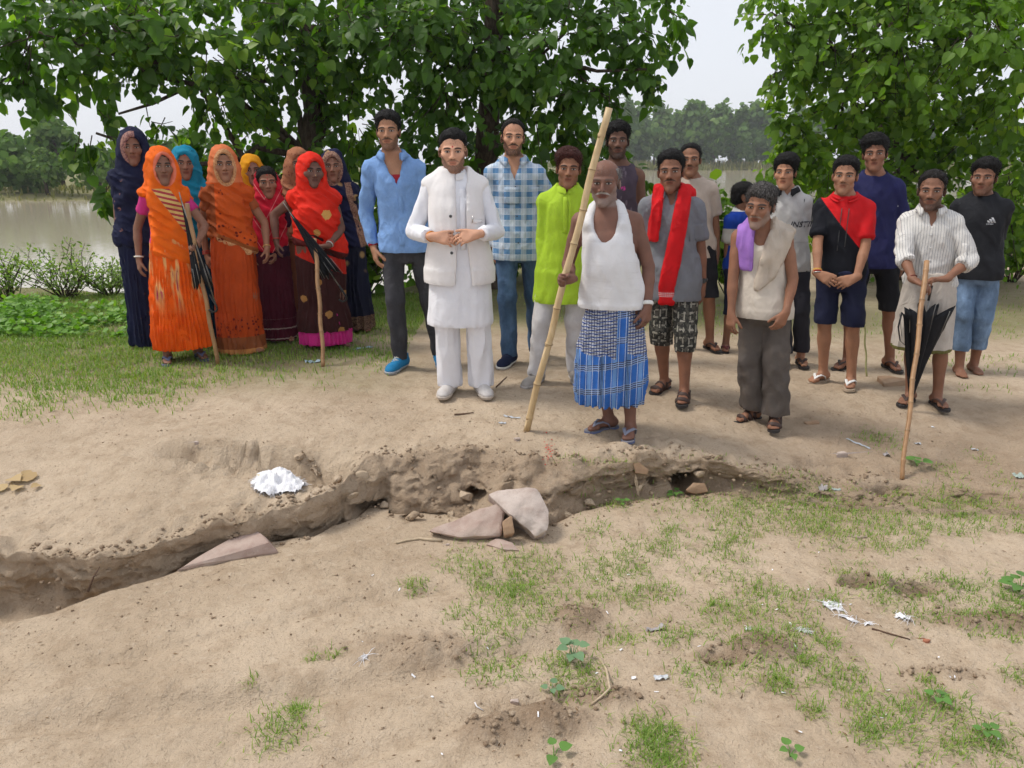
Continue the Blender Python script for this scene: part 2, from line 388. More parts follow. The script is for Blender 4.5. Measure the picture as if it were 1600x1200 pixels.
def leaf_mat(name, c1, c2, c3, trans=.35, rough=.45, spec=.3):
    M = Mat(name, rough, spec); p = M.pos(); g = M.n('NewGeometry'); r = S(M.nt, g.outputs['Random Per Island']); oi = S(M.nt, M.n('ObjectInfo').outputs['Random'])
    n = M.noise(p, 1.1, 2, .5); v = (r*.75+oi*.2+n*.6-.22).sat()
    c = M.mix(v.ss(.15, .55), c1, c2); c = M.mix(v.ss(.66, .95), c, c3); M.color(c)
    t = M.n('BsdfTranslucent'); q = M.mul(c, (1.5, 1.7, .5)); M.link(q, t.inputs[0]); mx = M.n('MixShader'); mx.inputs[0].default_value = trans
    M.link(M.b.outputs[0], mx.inputs[1]); M.link(t.outputs[0], mx.inputs[2]); M.link(mx.outputs[0], M.nt.nodes['Material Output'].inputs[0])
    return M.m
leafA = leaf_mat('heart_leaf', (.038, .090, .012), (.075, .160, .020), (.19, .30, .035), .5)
leafC = leaf_mat('bright_heart_leaf', (.062, .130, .012), (.12, .225, .020), (.24, .35, .04), .48)
leafS = leaf_mat('shrub_leaf', (.12, .20, .045), (.19, .29, .07), (.29, .38, .11), .45)
leafG = leaf_mat('ground_cover_leaf', (.10, .22, .02), (.15, .31, .03), (.24, .40, .05), .35)
leafF = leaf_mat('far_leaf', (.065, .13, .035), (.105, .185, .05), (.17, .25, .08), .3, .7, .1)
bark = Mat('bark', .9, .1); _n = bark.noise(bark.scaled(bark.obj(), (6, 6, 1.5)), 5, 4, .6); bark.color(bark.mix(_n.ss(.35, .7), (.05, .036, .028), (.11, .085, .065))); bark.bump(_n, .02, .8); bark = bark.m
far_bark = plain('far_bark', (.05, .04, .035), .9)
def wig(a, b, n, amp, rng):
    a, b = np.asarray(a, float), np.asarray(b, float); L = np.linalg.norm(b-a); P = [lerp(a, b, i/n) for i in range(n+1)]
    for i in range(1, n): P[i] = P[i]+rng.normal(size=3)*amp*L*math.sin(math.pi*i/n)
    return P
def tree(label, name, base, blobs_, trunk_top, r0, mat, lsize, density, limbs, seed, n_leaf=280, group=None, shape=(LEAF_HEART, LEAF_HEART_F), limb_r=.05):
    rng = np.random.default_rng(seed); base = np.asarray(base, float); root = empty(name, base); tag(root, label, 'tree', group)
    tp = wig(base+vec(0, 0, -.15), trunk_top, 8, .03, rng); rad = [r0*(1.35 if i == 0 else 1.1-.5*i/8) for i in range(9)]
    b = MB(); b.tube([p-base for p in tp], rad, 14); tr = b.build('trunk', bark, root)
    cents = []; Ps = []; Ds = []; Ns = []; Sz = []; tw = MB()
    for (px, py, dist, rx, ry) in blobs_:
        c = at_y(px, py, dist); f = FPX/(dist*CT+.2); R = np.array([rx/f, min(max(rx, ry)/f, .95), ry/f]); cents.append((c, R))
        nt = max(3, int(density*rx*ry*math.pi/(9*(lsize*f)**2*.42)))
        for _ in range(nt):
            u = nrm(rng.normal(size=3)); rr = rng.uniform(.45, 1.0)**.6
            e = c+u*R*rr*(1+.18*rng.normal()); s0 = c+u*R*rr*.35+rng.normal(size=3)*.05
            droop = vec(0, 0, -.10*rng.uniform(.3, 1.5)); e = e+droop
            k = 9; t = np.linspace(.35, 1.05, k)
            pts = s0+(e-s0)*t[:, None]+droop*(t**2)[:, None]
            ax = unit(e-s0+1e-6); side = nrm(np.cross(ax, rng.normal(size=(k, 3))))
            d = side*.75+ax*.45+vec(0, 0, -.75)+rng.normal(size=(k, 3))*.25
            n = nrm(u*.7+vec(0, -.25, .75)+rng.normal(size=(k, 3))*.45)
            Ps.append(pts+side*.03); Ds.append(d); Ns.append(n); Sz.append(lsize*rng.uniform(.45, 1.35, k)*rng.uniform(.8, 1.25))
            if rng.random() < .5: tw.tube([s0-base, lerp(s0, e, .5)-base+droop*.2, e-base], [.007, .005, .003], 3, cap=False)
    Ps, Ds, Ns, Sz = [np.concatenate(q) for q in (Ps, Ds, Ns, Sz)]
    # limbs out to the clumps
    for i in limbs:
        c, R = cents[i]; j = rng.integers(4, 9); a = tp[j]; m = wig(a, c, 5, .06, rng); b = MB(); b.tube([p-base for p in m], [limb_r*(1-.14*q)*(1.0-.08*j*.5) for q in range(6)], 8); b.build('limb', bark, root)
    tw.build('twig', bark, root)['kind'] = 'stuff'
    u, v = to_px(Ps[:, 0], Ps[:, 1], Ps[:, 2]); seen = (u > 0) & (u < 1600) & (v > 0) & (v < 450)
    order = np.argsort(np.where(seen, Ps[:, 1]-1.5*Sz, 99))[:n_leaf]; big = np.zeros(len(Ps), bool); big[order] = True
    V, Fq = leaves((Ps-base)[~big], Ds[~big], Ns[~big], Sz[~big], shape); o = mesh_obj('crown', V, Fq, mat, root, smooth=False); o['kind'] = 'stuff'
    if n_leaf:
        me = bpy.data.meshes.new('leaf'); me.from_pydata(shape[0].tolist(), [], shape[1].tolist()); me.update(); me.materials.append(mat)
        x, y, z = leaf_frames(Ds, Ns)
        for i in order:
            o = bpy.data.objects.new('leaf', me); COL.objects.link(o); o.parent = root
            m = Matrix.Identity(4)
            for r_ in range(3):
                m[r_][0], m[r_][1], m[r_][2], m[r_][3] = x[i, r_]*Sz[i], y[i, r_]*Sz[i], z[i, r_]*Sz[i], Ps[i, r_]-base[r_]
            o.matrix_local = m
    return root
def gpt(px, dist): 
    p = at_y(px, 500, dist); x = p[0]; return vec(x, dist, float(gz(np.array([x]), np.array([dist]))[0]))
tree('big spreading tree with heart shaped leaves behind the women', 'peepal_tree', gpt(478, 9.6),
     [(60, 50, 7.6, 95, 75), (35, 125, 7.6, 48, 42), (175, 40, 7.8, 110, 62), (165, 112, 8.2, 45, 22), (300, 55, 8.2, 120, 85), (355, 140, 8.6, 85, 55), (235, 98, 8.2, 55, 42), (440, 95, 9, 110, 95), (405, 205, 9.6, 70, 60),
      (480, 250, 9.7, 90, 80), (545, 190, 9.2, 70, 90), (560, 320, 9.8, 60, 110), (380, 300, 10.2, 95, 80), (150, 208, 7.9, 40, 24), (122, 236, 7.9, 26, 24), (185, 178, 8.2, 50, 20), (162, 285, 7.7, 16, 40), (285, 232, 9.6, 70, 36), (440, 340, 10.4, 120, 90), (250, 180, 8.4, 30, 16), (330, 250, 9.9, 60, 60), (110, 20, 7.8, 80, 45), (530, 85, 9, 75, 60), (240, 20, 8, 80, 40), (470, 20, 8.6, 110, 50), (95, 95, 7.8, 55, 30), (40, -40, 8.6, 110, 70), (200, -60, 8.8, 130, 80), (380, -50, 9.2, 130, 80), (520, -60, 9.6, 120, 80)],
     at_y(492, 40, 9.2), .20, leafA, .108, 1.8, [0, 2, 4, 7, 10, 13, 15, 9], 1)
tree('dark tall tree with heart shaped leaves behind the man in white', 'peepal_tree', gpt(762, 9.9),
     [(620, 55, 8.6, 110, 85), (700, 125, 9, 95, 95), (780, 55, 9, 120, 85), (880, 55, 8.6, 110, 75), (960, 45, 8.6, 85, 60), (1040, 12, 8.2, 40, 28), (1012, 108, 8.4, 52, 26), (930, 140, 8.7, 80, 50), (860, 180, 9.2, 85, 75), (660, 220, 9.7, 75, 85),
      (760, 235, 10.2, 85, 85), (935, 225, 9.6, 62, 55), (900, 285, 10, 100, 55), (985, 272, 9.9, 36, 34), (850, 340, 10.6, 110, 90), (690, 340, 10.6, 120, 95), (1020, 60, 8.4, 40, 30), (570, 20, 8.6, 80, 45), (690, 30, 8.6, 90, 50), (830, 120, 9.2, 80, 55), (640, -60, 9.4, 120, 80), (780, -60, 9.8, 120, 80), (920, -50, 9.2, 120, 70), (1030, -45, 8.8, 60, 40)],
     at_y(772, 0, 9.6), .17, leafA, .108, 1.85, [0, 2, 3, 6, 7, 11], 2)
tree('bright green tree with loose drooping branches on the right', 'peepal_tree', gpt(1385, 11.2),
     [(1205, 20, 9.6, 55, 45), (1225, 105, 9.7, 45, 60), (1290, 45, 9.7, 95, 75), (1400, 55, 9.6, 120, 95), (1520, 45, 9.2, 110, 85), (1590, 120, 9.2, 70, 95), (1455, 150, 10, 105, 70), (1335, 145, 9.9, 100, 70), (1245, 195, 9.9, 52, 42),
      (1285, 232, 10, 90, 50), (1300, 282, 10.5, 100, 46), (1425, 250, 10.6, 105, 75), (1530, 205, 10, 85, 62), (1595, 265, 9.6, 60, 85), (1560, 335, 10.2, 90, 75), (1215, 285, 9.8, 32, 42), (1385, 335, 11, 140, 75), (1300, -50, 10, 120, 70), (1450, -50, 10, 120, 80), (1580, -40, 9.8, 100, 80)],
     at_y(1388, 20, 10.8), .15, leafC, .105, 2.1, [0, 2, 3, 4, 8, 9, 12], 3)
# ---- shrubs and undergrowth
def shrub(label, base, h, r, nst, nl, mat, size, seed, name='shrub', cat='shrub', group=None, shape=(LEAF_OVAL, LEAF_OVAL_F), spread=1.0):
    rng = np.random.default_rng(seed); root = empty(name, base); tag(root, label, cat, group); Ps = []; Ds = []; st = MB()
    for _ in range(nst):
        a = rng.uniform(0, 6.283); e = vec(math.cos(a)*r*rng.uniform(.2, 1)*spread, math.sin(a)*r*rng.uniform(.2, 1), h*rng.uniform(.55, 1.05)); m = wig(vec(math.cos(a), math.sin(a), 0)*.05, e, 4, .09, rng)
        st.tube(m, [.008, .007, .005, .004, .002], 4, cap=False)
        for _ in range(nl):
            t = rng.uniform(.15, 1)**.8*4; i = min(int(t), 3); p = lerp(m[i], m[i+1], t-i); q = rng.normal(size=3)*vec(1, 1, .6); Ps.append(p+unit(q)*rng.uniform(.0, .11)*h); Ds.append(q+vec(0, 0, .4))
    Ps = np.array(Ps); Ds = np.array(Ds); V, Fq = leaves(Ps, Ds, nrm(vec(0, -.3, 1)+rng.normal(size=Ps.shape)*.6), size*rng.uniform(.6, 1.3, len(Ps)), shape)
    st.build('stem', bark, root); o = mesh_obj('foliage', V, Fq, mat, root, smooth=False); o['kind'] = 'stuff'; return root
for i, (px, dist, h, r, lab) in enumerate([(20, 9.0, .58, .62, 'dense shrub at the left edge of the river bank'), (108, 9.1, .68, .55, 'tall wispy shrub on the river bank between two lower ones'), (180, 9.3, .42, .42, 'thin sprawling shrub on the river bank nearest the woman in navy')]):
    b = gpt(px, dist); shrub(lab, b, h, r, 30, 30, leafS, .052, 50+i, group='river bank shrubs', spread=1.2)
for i, (px, dist, h, r, lab) in enumerate([(572, 9.2, 1.1, .55, 'leafy bush between the navy sari and the light blue shirt'), (700, 10.2, 1.3, .8, 'dark bush behind the man in white'), (850, 10.2, 1.1, .6, 'green bush behind the lime kurta'), (1142, 9.2, 1.35, .42, 'bright bush beside the small boy'), (1290, 11.5, 1.3, .9, 'dark bush behind the boy in the white T-shirt'),
                                           (1570, 10.8, 1.35, .8, 'bush at the right edge behind the black T-shirt'), (420, 10.4, 1.4, .9, 'dark bush behind the women'), (1440, 11.8, 1.2, .9, 'bush behind the striped shirt')]):
    shrub(lab, gpt(px, dist), h, r, 26, 26, leafC if px > 1100 or px == 572 else leafA, .13, 80+i, name='bush', cat='bush', shape=(LEAF_HEX, LEAF_HEX_F))
# ---- far trees
def far_tree(label, x, y, h, w, seed, group, trunk=.35, n=420, bushy=False, cl=.75):
    rng = np.random.default_rng(seed); z = float(gz(np.array([x]), np.array([y]))[0]); root = empty('far_tree', (x, y, z)); tag(root, label, 'tree', group)
    b = MB(); th = h*(.12 if bushy else trunk); b.tube([vec(0, 0, -.3), vec(rng.normal()*.1*w*.2, 0, th), vec(rng.normal()*.05*w, 0, h*.75)], [w*.035+.04, w*.026+.03, .03], 6); b.build('trunk', bark, root)
    Ps = []
    nb = 9
    for k in range(nb):
        t = (k+.5)/nb; zc = lerp(th*.8, h*.92, t); ww = w*.5*math.sqrt(max(.12, 1-(2*t-.9)**2*.8))*rng.uniform(.65, 1.1); a = rng.uniform(0, 6.28); c = vec(math.cos(a)*ww*.55, math.sin(a)*ww*.55, zc)
        u = nrm(rng.normal(size=(n//nb, 3))); Ps.append(c+u*vec(ww*.62, ww*.62, h*.13)*rng.uniform(.6, 1.08, (n//nb, 1)))
    Ps = np.concatenate(Ps); nn = nrm(Ps-vec(0, 0, h*.55))+rng.normal(size=Ps.shape)*.4
    V, Fq = leaves(Ps, rng.normal(size=Ps.shape)+vec(0, 0, -.3), nn, cl*rng.uniform(.5, 1.2, len(Ps))*w/6.5, (LEAF_HEX, LEAF_HEX_F)); o = mesh_obj('crown', V, Fq, leafF, root, smooth=False); o['kind'] = 'stuff'
    return root
rr_ = random.Random(4)
fx = [(960, 250), (1012, 252), (1060, 255), (1104, 250), (1150, 254), (1195, 250), (948, 230), (975, 214), (1000, 226), (1022, 212), (1048, 232), (1068, 213), (1092, 222), (1115, 212), (1138, 226), (1158, 212), (1180, 222), (1204, 214), (1235, 224), (1270, 216), (1320, 222), (1370, 218), (1430, 222), (1500, 218), (1560, 224)]
for i, (px, d) in enumerate(fx):
    x = (px-800)/FPX*d*CT; far_tree('hazy tree in the far row across the river', x, d, rr_.uniform(14, 17.5) if px > 990 else rr_.uniform(17, 19), rr_.uniform(8, 11), 200+i, 'far trees across the river on the right', trunk=.22, n=850, cl=1.05)
for i, (px, d, h, w, bushy, lab) in enumerate([(92, 62, 5.8, 5.5, False, 'tallest round tree on the far left bank'), (30, 56, 3.9, 5.5, True, 'wide low bush tree at the far left edge of the other bank'), (150, 54, 3.2, 3.6, False, 'small pale tree on the far left bank near the navy veil'), (66, 54, 3.0, 2.8, False, 'slim dark trunked tree left of the tallest one on the far bank'), (-30, 60, 4.5, 6, True, 'bush tree cut by the left border'), (205, 62, 4.2, 5, True, 'bush on the far bank behind the navy veil'), (285, 64, 4.4, 5, True, 'bush on the far bank above the turquoise veil')]):
    x = (px-800)/FPX*d*CT; far_tree(lab, x, d, h, w, 300+i, 'far trees on the left bank', n=1300, bushy=bushy, cl=.62)
# ---- grasses
grassm = leaf_mat('grass_blade', (.12, .21, .03), (.18, .29, .05), (.32, .36, .11), .35)
drym = leaf_mat('reed', (.13, .15, .05), (.20, .20, .08), (.30, .27, .13), .2, .8, .1)
def blades(P, h, w, lean, rng, mat, name, label=None):
    n = len(P); a = rng.uniform(0, 6.283, n); dr = np.stack([np.cos(a), np.sin(a), 0*a], -1); sd = np.stack([-np.sin(a), np.cos(a), 0*a], -1)
    hh = h*rng.uniform(.5, 1.3, n)[:, None]; ww = (w*rng.uniform(.7, 1.3, n))[:, None]; l = (lean*rng.uniform(.3, 1.6, n))[:, None]
    V = np.stack([P-sd*ww, P+sd*ww, P+dr*hh*l*.35+vec(0, 0, 1)*hh*.62+sd*ww*.7, P+dr*hh*l*.35+vec(0, 0, 1)*hh*.62-sd*ww*.7, P+dr*hh*l+vec(0, 0, 1)*hh*(1-.22*l)], 1).reshape(-1, 3)
    k = (np.arange(n)*5)[:, None]; Fq = np.concatenate([k+np.array([0, 1, 2]), k+np.array([0, 2, 3]), k+np.array([3, 2, 4])])
    o = mesh_obj(name, V, Fq, mat, smooth=False); return tag(o, label, 'grass', kind='stuff')
def scatter(n, x0, x1, y0, y1, rng):
    P = np.stack([rng.uniform(x0, x1, n), rng.uniform(y0, y1, n)], -1); return P
rng = np.random.default_rng(12)
def up(P2, dz=-.004): return np.column_stack([P2, gz(P2[:, 0], P2[:, 1])+dz])
# foreground tufts: (pixel x, y, radius px, blades)
TUFTS = [(960, 790, 25, 30), (930, 830, 28, 60), (1040, 795, 40, 60), (1085, 785, 40, 60), (1140, 790, 35, 70), (1195, 795, 40, 90), (1240, 785, 45, 100), (1290, 790, 45, 120), (1330, 800, 40, 80), (1275, 820, 40, 110), (1300, 845, 35, 80), (1365, 795, 35, 70), (1420, 800, 45, 90), (1480, 805, 45, 110), (1540, 800, 45, 110), (1590, 800, 30, 80), (1500, 825, 30, 50),
         (1035, 855, 30, 110), (1050, 830, 25, 60), (1125, 860, 32, 110), (1150, 845, 30, 70), (1165, 875, 22, 30), (985, 930, 35, 120), (1030, 925, 30, 90), (1180, 915, 30, 90), (1120, 945, 22, 50), (925, 935, 22, 40), (995, 850, 26, 40), (970, 880, 30, 40), (725, 882, 32, 110), (650, 915, 18, 60), (715, 960, 16, 30), (745, 912, 18, 40), (800, 925, 26, 130), (830, 895, 45, 110), (860, 892, 22, 40),
         (440, 1140, 42, 150), (465, 1110, 20, 50), (1020, 1150, 40, 260), (1035, 1190, 50, 220), (905, 1060, 45, 170), (870, 1040, 25, 60), (1045, 1000, 24, 50), (975, 1000, 30, 60), (1070, 990, 25, 50), (1260, 1035, 20, 50), (1215, 1070, 20, 60), (1345, 1070, 40, 60), (1370, 1120, 45, 110), (1355, 1145, 30, 90), (1420, 1110, 25, 50), (1470, 1100, 30, 70), (1325, 900, 25, 60), (1380, 930, 32, 120), (1300, 935, 20, 40), (1390, 905, 18, 50), (1555, 920, 40, 80), (1590, 940, 25, 80), (1500, 915, 20, 30), (1270, 1110, 18, 50), (1540, 1160, 28, 70), (1490, 1170, 20, 40), (1600, 1060, 25, 60), (1450, 1065, 15, 30), (490, 1030, 12, 16), (395, 1065, 9, 12), (520, 1025, 10, 14), (1380, 690, 24, 70), (1360, 685, 18, 40), (1480, 735, 18, 50), (1530, 715, 20, 30), (1570, 755, 22, 40), (1500, 765, 24, 50), (1100, 790, 22, 40), (845, 875, 30, 30), (1290, 1000, 22, 30), (1230, 985, 18, 20), (1130, 900, 25, 30), (1090, 895, 25, 20)]
Ps = []
for (px, py, r, n) in TUFTS:
    c = on_ground(px, py); f = FPX/c[1]; q = rng.normal(size=(int(n*1.6), 2))*vec(r/f, r/f*1.1)*.75; Ps.append(q+c[:2])
Ps = np.concatenate(Ps)
Pw = scatter(26000, -.2, 3.0, 2.0, 4.15, rng); k = (fbm(Pw[:, 0]*2.0, Pw[:, 1]*2.4, seed=77, octv=4)+.25*sstep(3.0, 4.0, Pw[:, 1])+.12*sstep(.2, 1.5, Pw[:, 0]) > .24+.2*rng.random(len(Pw))); Ps = np.concatenate([Ps, Pw[k]])
blades(up(Ps), .034, .0020, 1.1, rng, grassm, 'grass', 'sparse green grass tufts growing on the bare sandy foreground')
# left lawn and the green strip behind the group
A = scatter(105000, -5.8, -.9, 4.5, 9.4, rng); pu, pv = to_px(A[:, 0], A[:, 1], 0*A[:, 0]-.02)
den = sstep(672, 575, pv+18*fbm(A[:, 0]*3, A[:, 1]*3, seed=5)*1.8+sstep(150, 560, pu)*70)*(.4+.6*(fbm(A[:, 0]*2.5, A[:, 1]*2.5, seed=6) > -.12))
A = A[(rng.random(len(A)) < den) & (pu > -80)]
B = scatter(12000, -1.6, 7, 7.2, 12.5, rng); den = sstep(-.2, .25, fbm(B[:, 0]*1.2, B[:, 1]*1.2, seed=8))*(1-np.exp(-((B[:, 1]-11.5-.3*(B[:, 0]-5))/2.0)**2)*sstep(2, 4, B[:, 0])); B = B[rng.random(len(B)) < den]
C_ = scatter(5000, 2.5, 6, 4.2, 9, rng); C_ = C_[(fbm(C_[:, 0]*2, C_[:, 1]*2, seed=15) > .25)]
blades(up(np.concatenate([A, B, C_])), .045, .0030, .8, rng, grassm, 'lawn_grass', 'short worn grass on the left and behind the people')
# bright low ground cover along the bank on the left
A = scatter(9000, -6.2, -2.6, 6.9, 9.3, rng); pu, pv = to_px(A[:, 0], A[:, 1], 0*A[:, 0]); A = A[(pv < 545+10*fbm(A[:, 0]*3, A[:, 1]*3, seed=19)) & (pv > 478) & (pu > -60)]
cl_ = fbm(A[:, 0]*2.3, A[:, 1]*2.3, seed=23); A = A[cl_+.35*rng.random(len(A)) > .0]; P3 = up(A, 0); P3[:, 2] += rng.uniform(.01, .13, len(P3))*(1.0+.9*fbm(A[:, 0]*1.7, A[:, 1]*1.7, seed=24)); V, Fq = leaves(P3, rng.normal(size=P3.shape)*vec(1, 1, .3), nrm(vec(0, -.35, 1)+rng.normal(size=P3.shape)*.35), rng.uniform(.035, .075, len(P3)), (LEAF_HEX, LEAF_HEX_F))
tag(mesh_obj('ground_cover', V, Fq, leafG, smooth=False), 'bright green leafy ground cover along the left bank', 'ground cover', kind='stuff')
# reeds on the far shores
A = scatter(5000, 10, 140, 201, 225, rng); A = A[A[:, 1] > shore_y(A[:, 0])-1]; B = scatter(2600, -60, -16, 51, 62, rng); P3 = np.concatenate([up(A), up(B)])
blades(P3[:len(A)], 2.1, .16, .5, rng, drym, 'far_reeds', 'pale tall reeds along the far shore'); blades(P3[len(A):], .45, .05, .5, rng, drym, 'far_left_reeds', 'pale grass along the far left shore')
# ------------------------------------------------------------------ implicit-surface mesher for bodies, clothes and stones
def smin(a, b, k):
    if k <= 0: return np.minimum(a, b)
    h = np.maximum(k-np.abs(a-b), 0)/k
    return np.minimum(a, b)-h*h*(k*.25)
def zoned(lo, hi, step, zones=()):
    out = [lo]
    while out[-1] < hi:
        x = out[-1]; st = step
        for a, b, h in zones:
            if a-h <= x < b: st = min(st, h)
            elif x < a: st = min(st, max(h, (a-x)))
        out.append(x+st)
    return np.array(out, np.float32)
class Field:
    def __init__(s, xs, ys, zs):
        s.ax = (xs, ys, zs); s.F = np.full((len(xs), len(ys), len(zs)), .2, np.float32)
    def sub(s, lo, hi):
        sl = []
        for a, l, h in zip(s.ax, lo, hi):
            i = max(int(np.searchsorted(a, l))-1, 0); j = min(int(np.searchsorted(a, h))+1, len(a)); sl.append(slice(i, max(j, i+1)))
        X = s.ax[0][sl[0]][:, None, None]; Y = s.ax[1][sl[1]][None, :, None]; Z = s.ax[2][sl[2]][None, None, :]
        return tuple(sl), X, Y, Z
    def add(s, pr, k=0.0, grow=0.0):
        fn, lo, hi = pr; m = .035+k+max(grow, 0)
        sl, X, Y, Z = s.sub(np.asarray(lo)-m, np.asarray(hi)+m)
        if min(q.stop-q.start for q in sl) < 1: return s
        s.F[sl] = smin(s.F[sl], fn(X, Y, Z)-grow, k); return s
    def cut(s, pr, k=0.0):
        fn, lo, hi = pr; m = .02+k
        sl, X, Y, Z = s.sub(np.asarray(lo)-m, np.asarray(hi)+m)
        s.F[sl] = -smin(-s.F[sl], fn(X, Y, Z), k); return s
    def keep(s, fn):                                  # intersect with fn < 0
        s.F = np.maximum(s.F, fn(s.ax[0][:, None, None], s.ax[1][None, :, None], s.ax[2][None, None, :])).astype(np.float32); return s
    def front(s, x, z):                               # y of the surface met from -y at (x, z), or None
        i = int(np.argmin(abs(s.ax[0]-x))); k = int(np.argmin(abs(s.ax[2]-z))); c = s.F[i, :, k]
        j = np.argmax(c < 0)
        if c[j] >= 0 or j == 0: return None
        t = c[j-1]/(c[j-1]-c[j]); return float(lerp(s.ax[1][j-1], s.ax[1][j], t))
    def mesh(s):
        F = s.F; xs, ys, zs = s.ax; I = F < 0
        nx, ny, nz = F.shape
        c = np.zeros((nx-1, ny-1, nz-1), np.int8)
        for dx in (0, 1):
            for dy in (0, 1):
                for dz in (0, 1): c += I[dx:nx-1+dx, dy:ny-1+dy, dz:nz-1+dz]
        act = np.argwhere((c > 0) & (c < 8))
        if len(act) == 0: return np.zeros((0, 3)), np.zeros((0, 4), int)
        ix, iy, iz = act.T
        vid = np.full((nx-1, ny-1, nz-1), -1, np.int32); vid[ix, iy, iz] = np.arange(len(act))
        acc = np.zeros((len(act), 3)); cnt = np.zeros(len(act))
        P = [xs.astype(float), ys.astype(float), zs.astype(float)]
        for axn in range(3):
            o1, o2 = [q for q in range(3) if q != axn]
            for a in (0, 1):
                for b in (0, 1):
                    i0 = [ix.copy(), iy.copy(), iz.copy()]; i0[o1] = i0[o1]+a; i0[o2] = i0[o2]+b
                    i1 = [q.copy() for q in i0]; i1[axn] = i1[axn]+1
                    f0 = F[i0[0], i0[1], i0[2]].astype(float); f1 = F[i1[0], i1[1], i1[2]].astype(float)
                    m = (f0 < 0) != (f1 < 0)
                    t = np.where(m, f0/np.where(m, f0-f1, 1), 0)
                    q = np.stack([P[d][i0[d]] for d in range(3)], -1)
                    q[:, axn] += t*(P[axn][i1[axn]]-P[axn][i0[axn]])
                    acc += q*m[:, None]; cnt += m
        V = acc/np.maximum(cnt, 1)[:, None]
        Q = []
        for axn in range(3):
            o1, o2 = [(1, 2), (2, 0), (0, 1)][axn]
            s0 = [slice(1, -1)]*3; s0[axn] = slice(0, -1)
            s1 = [slice(1, -1)]*3; s1[axn] = slice(1, None)
            A = I[tuple(s0)]; B = I[tuple(s1)]
            e = np.argwhere(A != B)
            if not len(e): continue
            flip = A[e[:, 0], e[:, 1], e[:, 2]]
            base = e.copy()
            for d in range(3):
                if d != axn: base[:, d] += 1
            def cell(a, b):
                q = base.copy(); q[:, o1] -= a; q[:, o2] -= b; return vid[q[:, 0], q[:, 1], q[:, 2]]
            q = np.stack([cell(1, 1), cell(0, 1), cell(0, 0), cell(1, 0)], -1)
            q[~flip] = q[~flip][:, ::-1]
            Q.append(q)
        Q = np.concatenate(Q); Q = Q[(Q >= 0).all(1)]
        return V, Q
def vnormals(V, Q):
    n = np.cross(V[Q[:, 2]]-V[Q[:, 0]], V[Q[:, 3]]-V[Q[:, 1]])
    N = np.zeros_like(V)
    for k in range(4):
        for d in range(3): N[:, d] += np.bincount(Q[:, k], n[:, d], minlength=len(V))
    return N/np.maximum(np.linalg.norm(N, axis=1), 1e-12)[:, None]
# primitives -> (distance function, lo, hi)
def rc(a, b, ra, rb=None, flat0=False, flat1=False):
    rb = ra if rb is None else rb
    a = np.asarray(a, np.float32); b = np.asarray(b, np.float32); ab = b-a; L2 = float(ab@ab)+1e-9; L = math.sqrt(L2)
    def fn(X, Y, Z):
        px, py, pz = X-a[0], Y-a[1], Z-a[2]
        h = (px*ab[0]+py*ab[1]+pz*ab[2])/L2; t = np.clip(h, 0, 1)
        d = np.sqrt((px-ab[0]*t)**2+(py-ab[1]*t)**2+(pz-ab[2]*t)**2)-(ra+(rb-ra)*t)
        if flat1: d = np.maximum(d, (h-1)*L)
        if flat0: d = np.maximum(d, -h*L)
        return d
    r = max(ra, rb)
    return fn, np.minimum(a, b)-r, np.maximum(a, b)+r
def ell(c, r, R=None):
    c = np.asarray(c, float); r = np.asarray(r, float)
    def fn(X, Y, Z):
        px, py, pz = X-c[0], Y-c[1], Z-c[2]
        if R is not None:
            px, py, pz = (R[0, 0]*px+R[1, 0]*py+R[2, 0]*pz, R[0, 1]*px+R[1, 1]*py+R[2, 1]*pz, R[0, 2]*px+R[1, 2]*py+R[2, 2]*pz)
        k0 = np.sqrt((px/r[0])**2+(py/r[1])**2+(pz/r[2])**2)
        k1 = np.sqrt((px/r[0]**2)**2+(py/r[1]**2)**2+(pz/r[2]**2)**2)+1e-6
        return k0*(k0-1)/k1
    m = max(r) if R is not None else r
    return fn, c-m, c+m
def loft(lv, zb=None, zt=None, e=0.0, n=2.3):
    lv = np.asarray(lv, float); lv = lv[np.argsort(lv[:, 0], kind="stable")]
    zb = lv[0, 0] if zb is None else zb; zt = lv[-1, 0] if zt is None else zt
    def fn(X, Y, Z):
        z = Z[0, 0]; q = [np.interp(z, lv[:, 0], lv[:, i])[None, None, :].astype(np.float32) for i in (1, 2, 3, 4)]
        px = X-q[0]; py = Y-q[1]; a = q[2]+e; b = q[3]+e
        k0 = ((np.abs(px)/a)**n+(np.abs(py)/b)**n)**(1/n)+1e-5
        d = np.sqrt(px*px+py*py)
        d = np.where(d > 1e-4, d*(1-1/k0), -np.minimum(a, b))
        return np.maximum(np.maximum(d, Z-zt), zb-Z)
    m = lv[(lv[:, 0] >= zb-.3) & (lv[:, 0] <= zt+.3)]
    ex = np.max(np.abs(m[:, 1])+m[:, 3])+e; ey = np.max(np.abs(m[:, 2])+m[:, 4])+e
    return fn, vec(-ex, -ey, zb), vec(ex, ey, zt)
def smooth_levels(lv, n=40):                         # cubic resample of loft levels
    lv = np.asarray(lv, float); lv = lv[np.argsort(lv[:, 0], kind="stable")]; z = np.linspace(lv[0, 0], lv[-1, 0], n); out = [z]
    for i in range(1, lv.shape[1]):
        m = np.gradient(lv[:, i], lv[:, 0]); k = np.clip(np.searchsorted(lv[:, 0], z)-1, 0, len(lv)-2)
        h = lv[k+1, 0]-lv[k, 0]; t = (z-lv[k, 0])/h
        out.append((2*t**3-3*t*t+1)*lv[k, i]+(t**3-2*t*t+t)*h*m[k]+(-2*t**3+3*t*t)*lv[k+1, i]+(t**3-t*t)*h*m[k+1])
    return np.stack(out, -1)
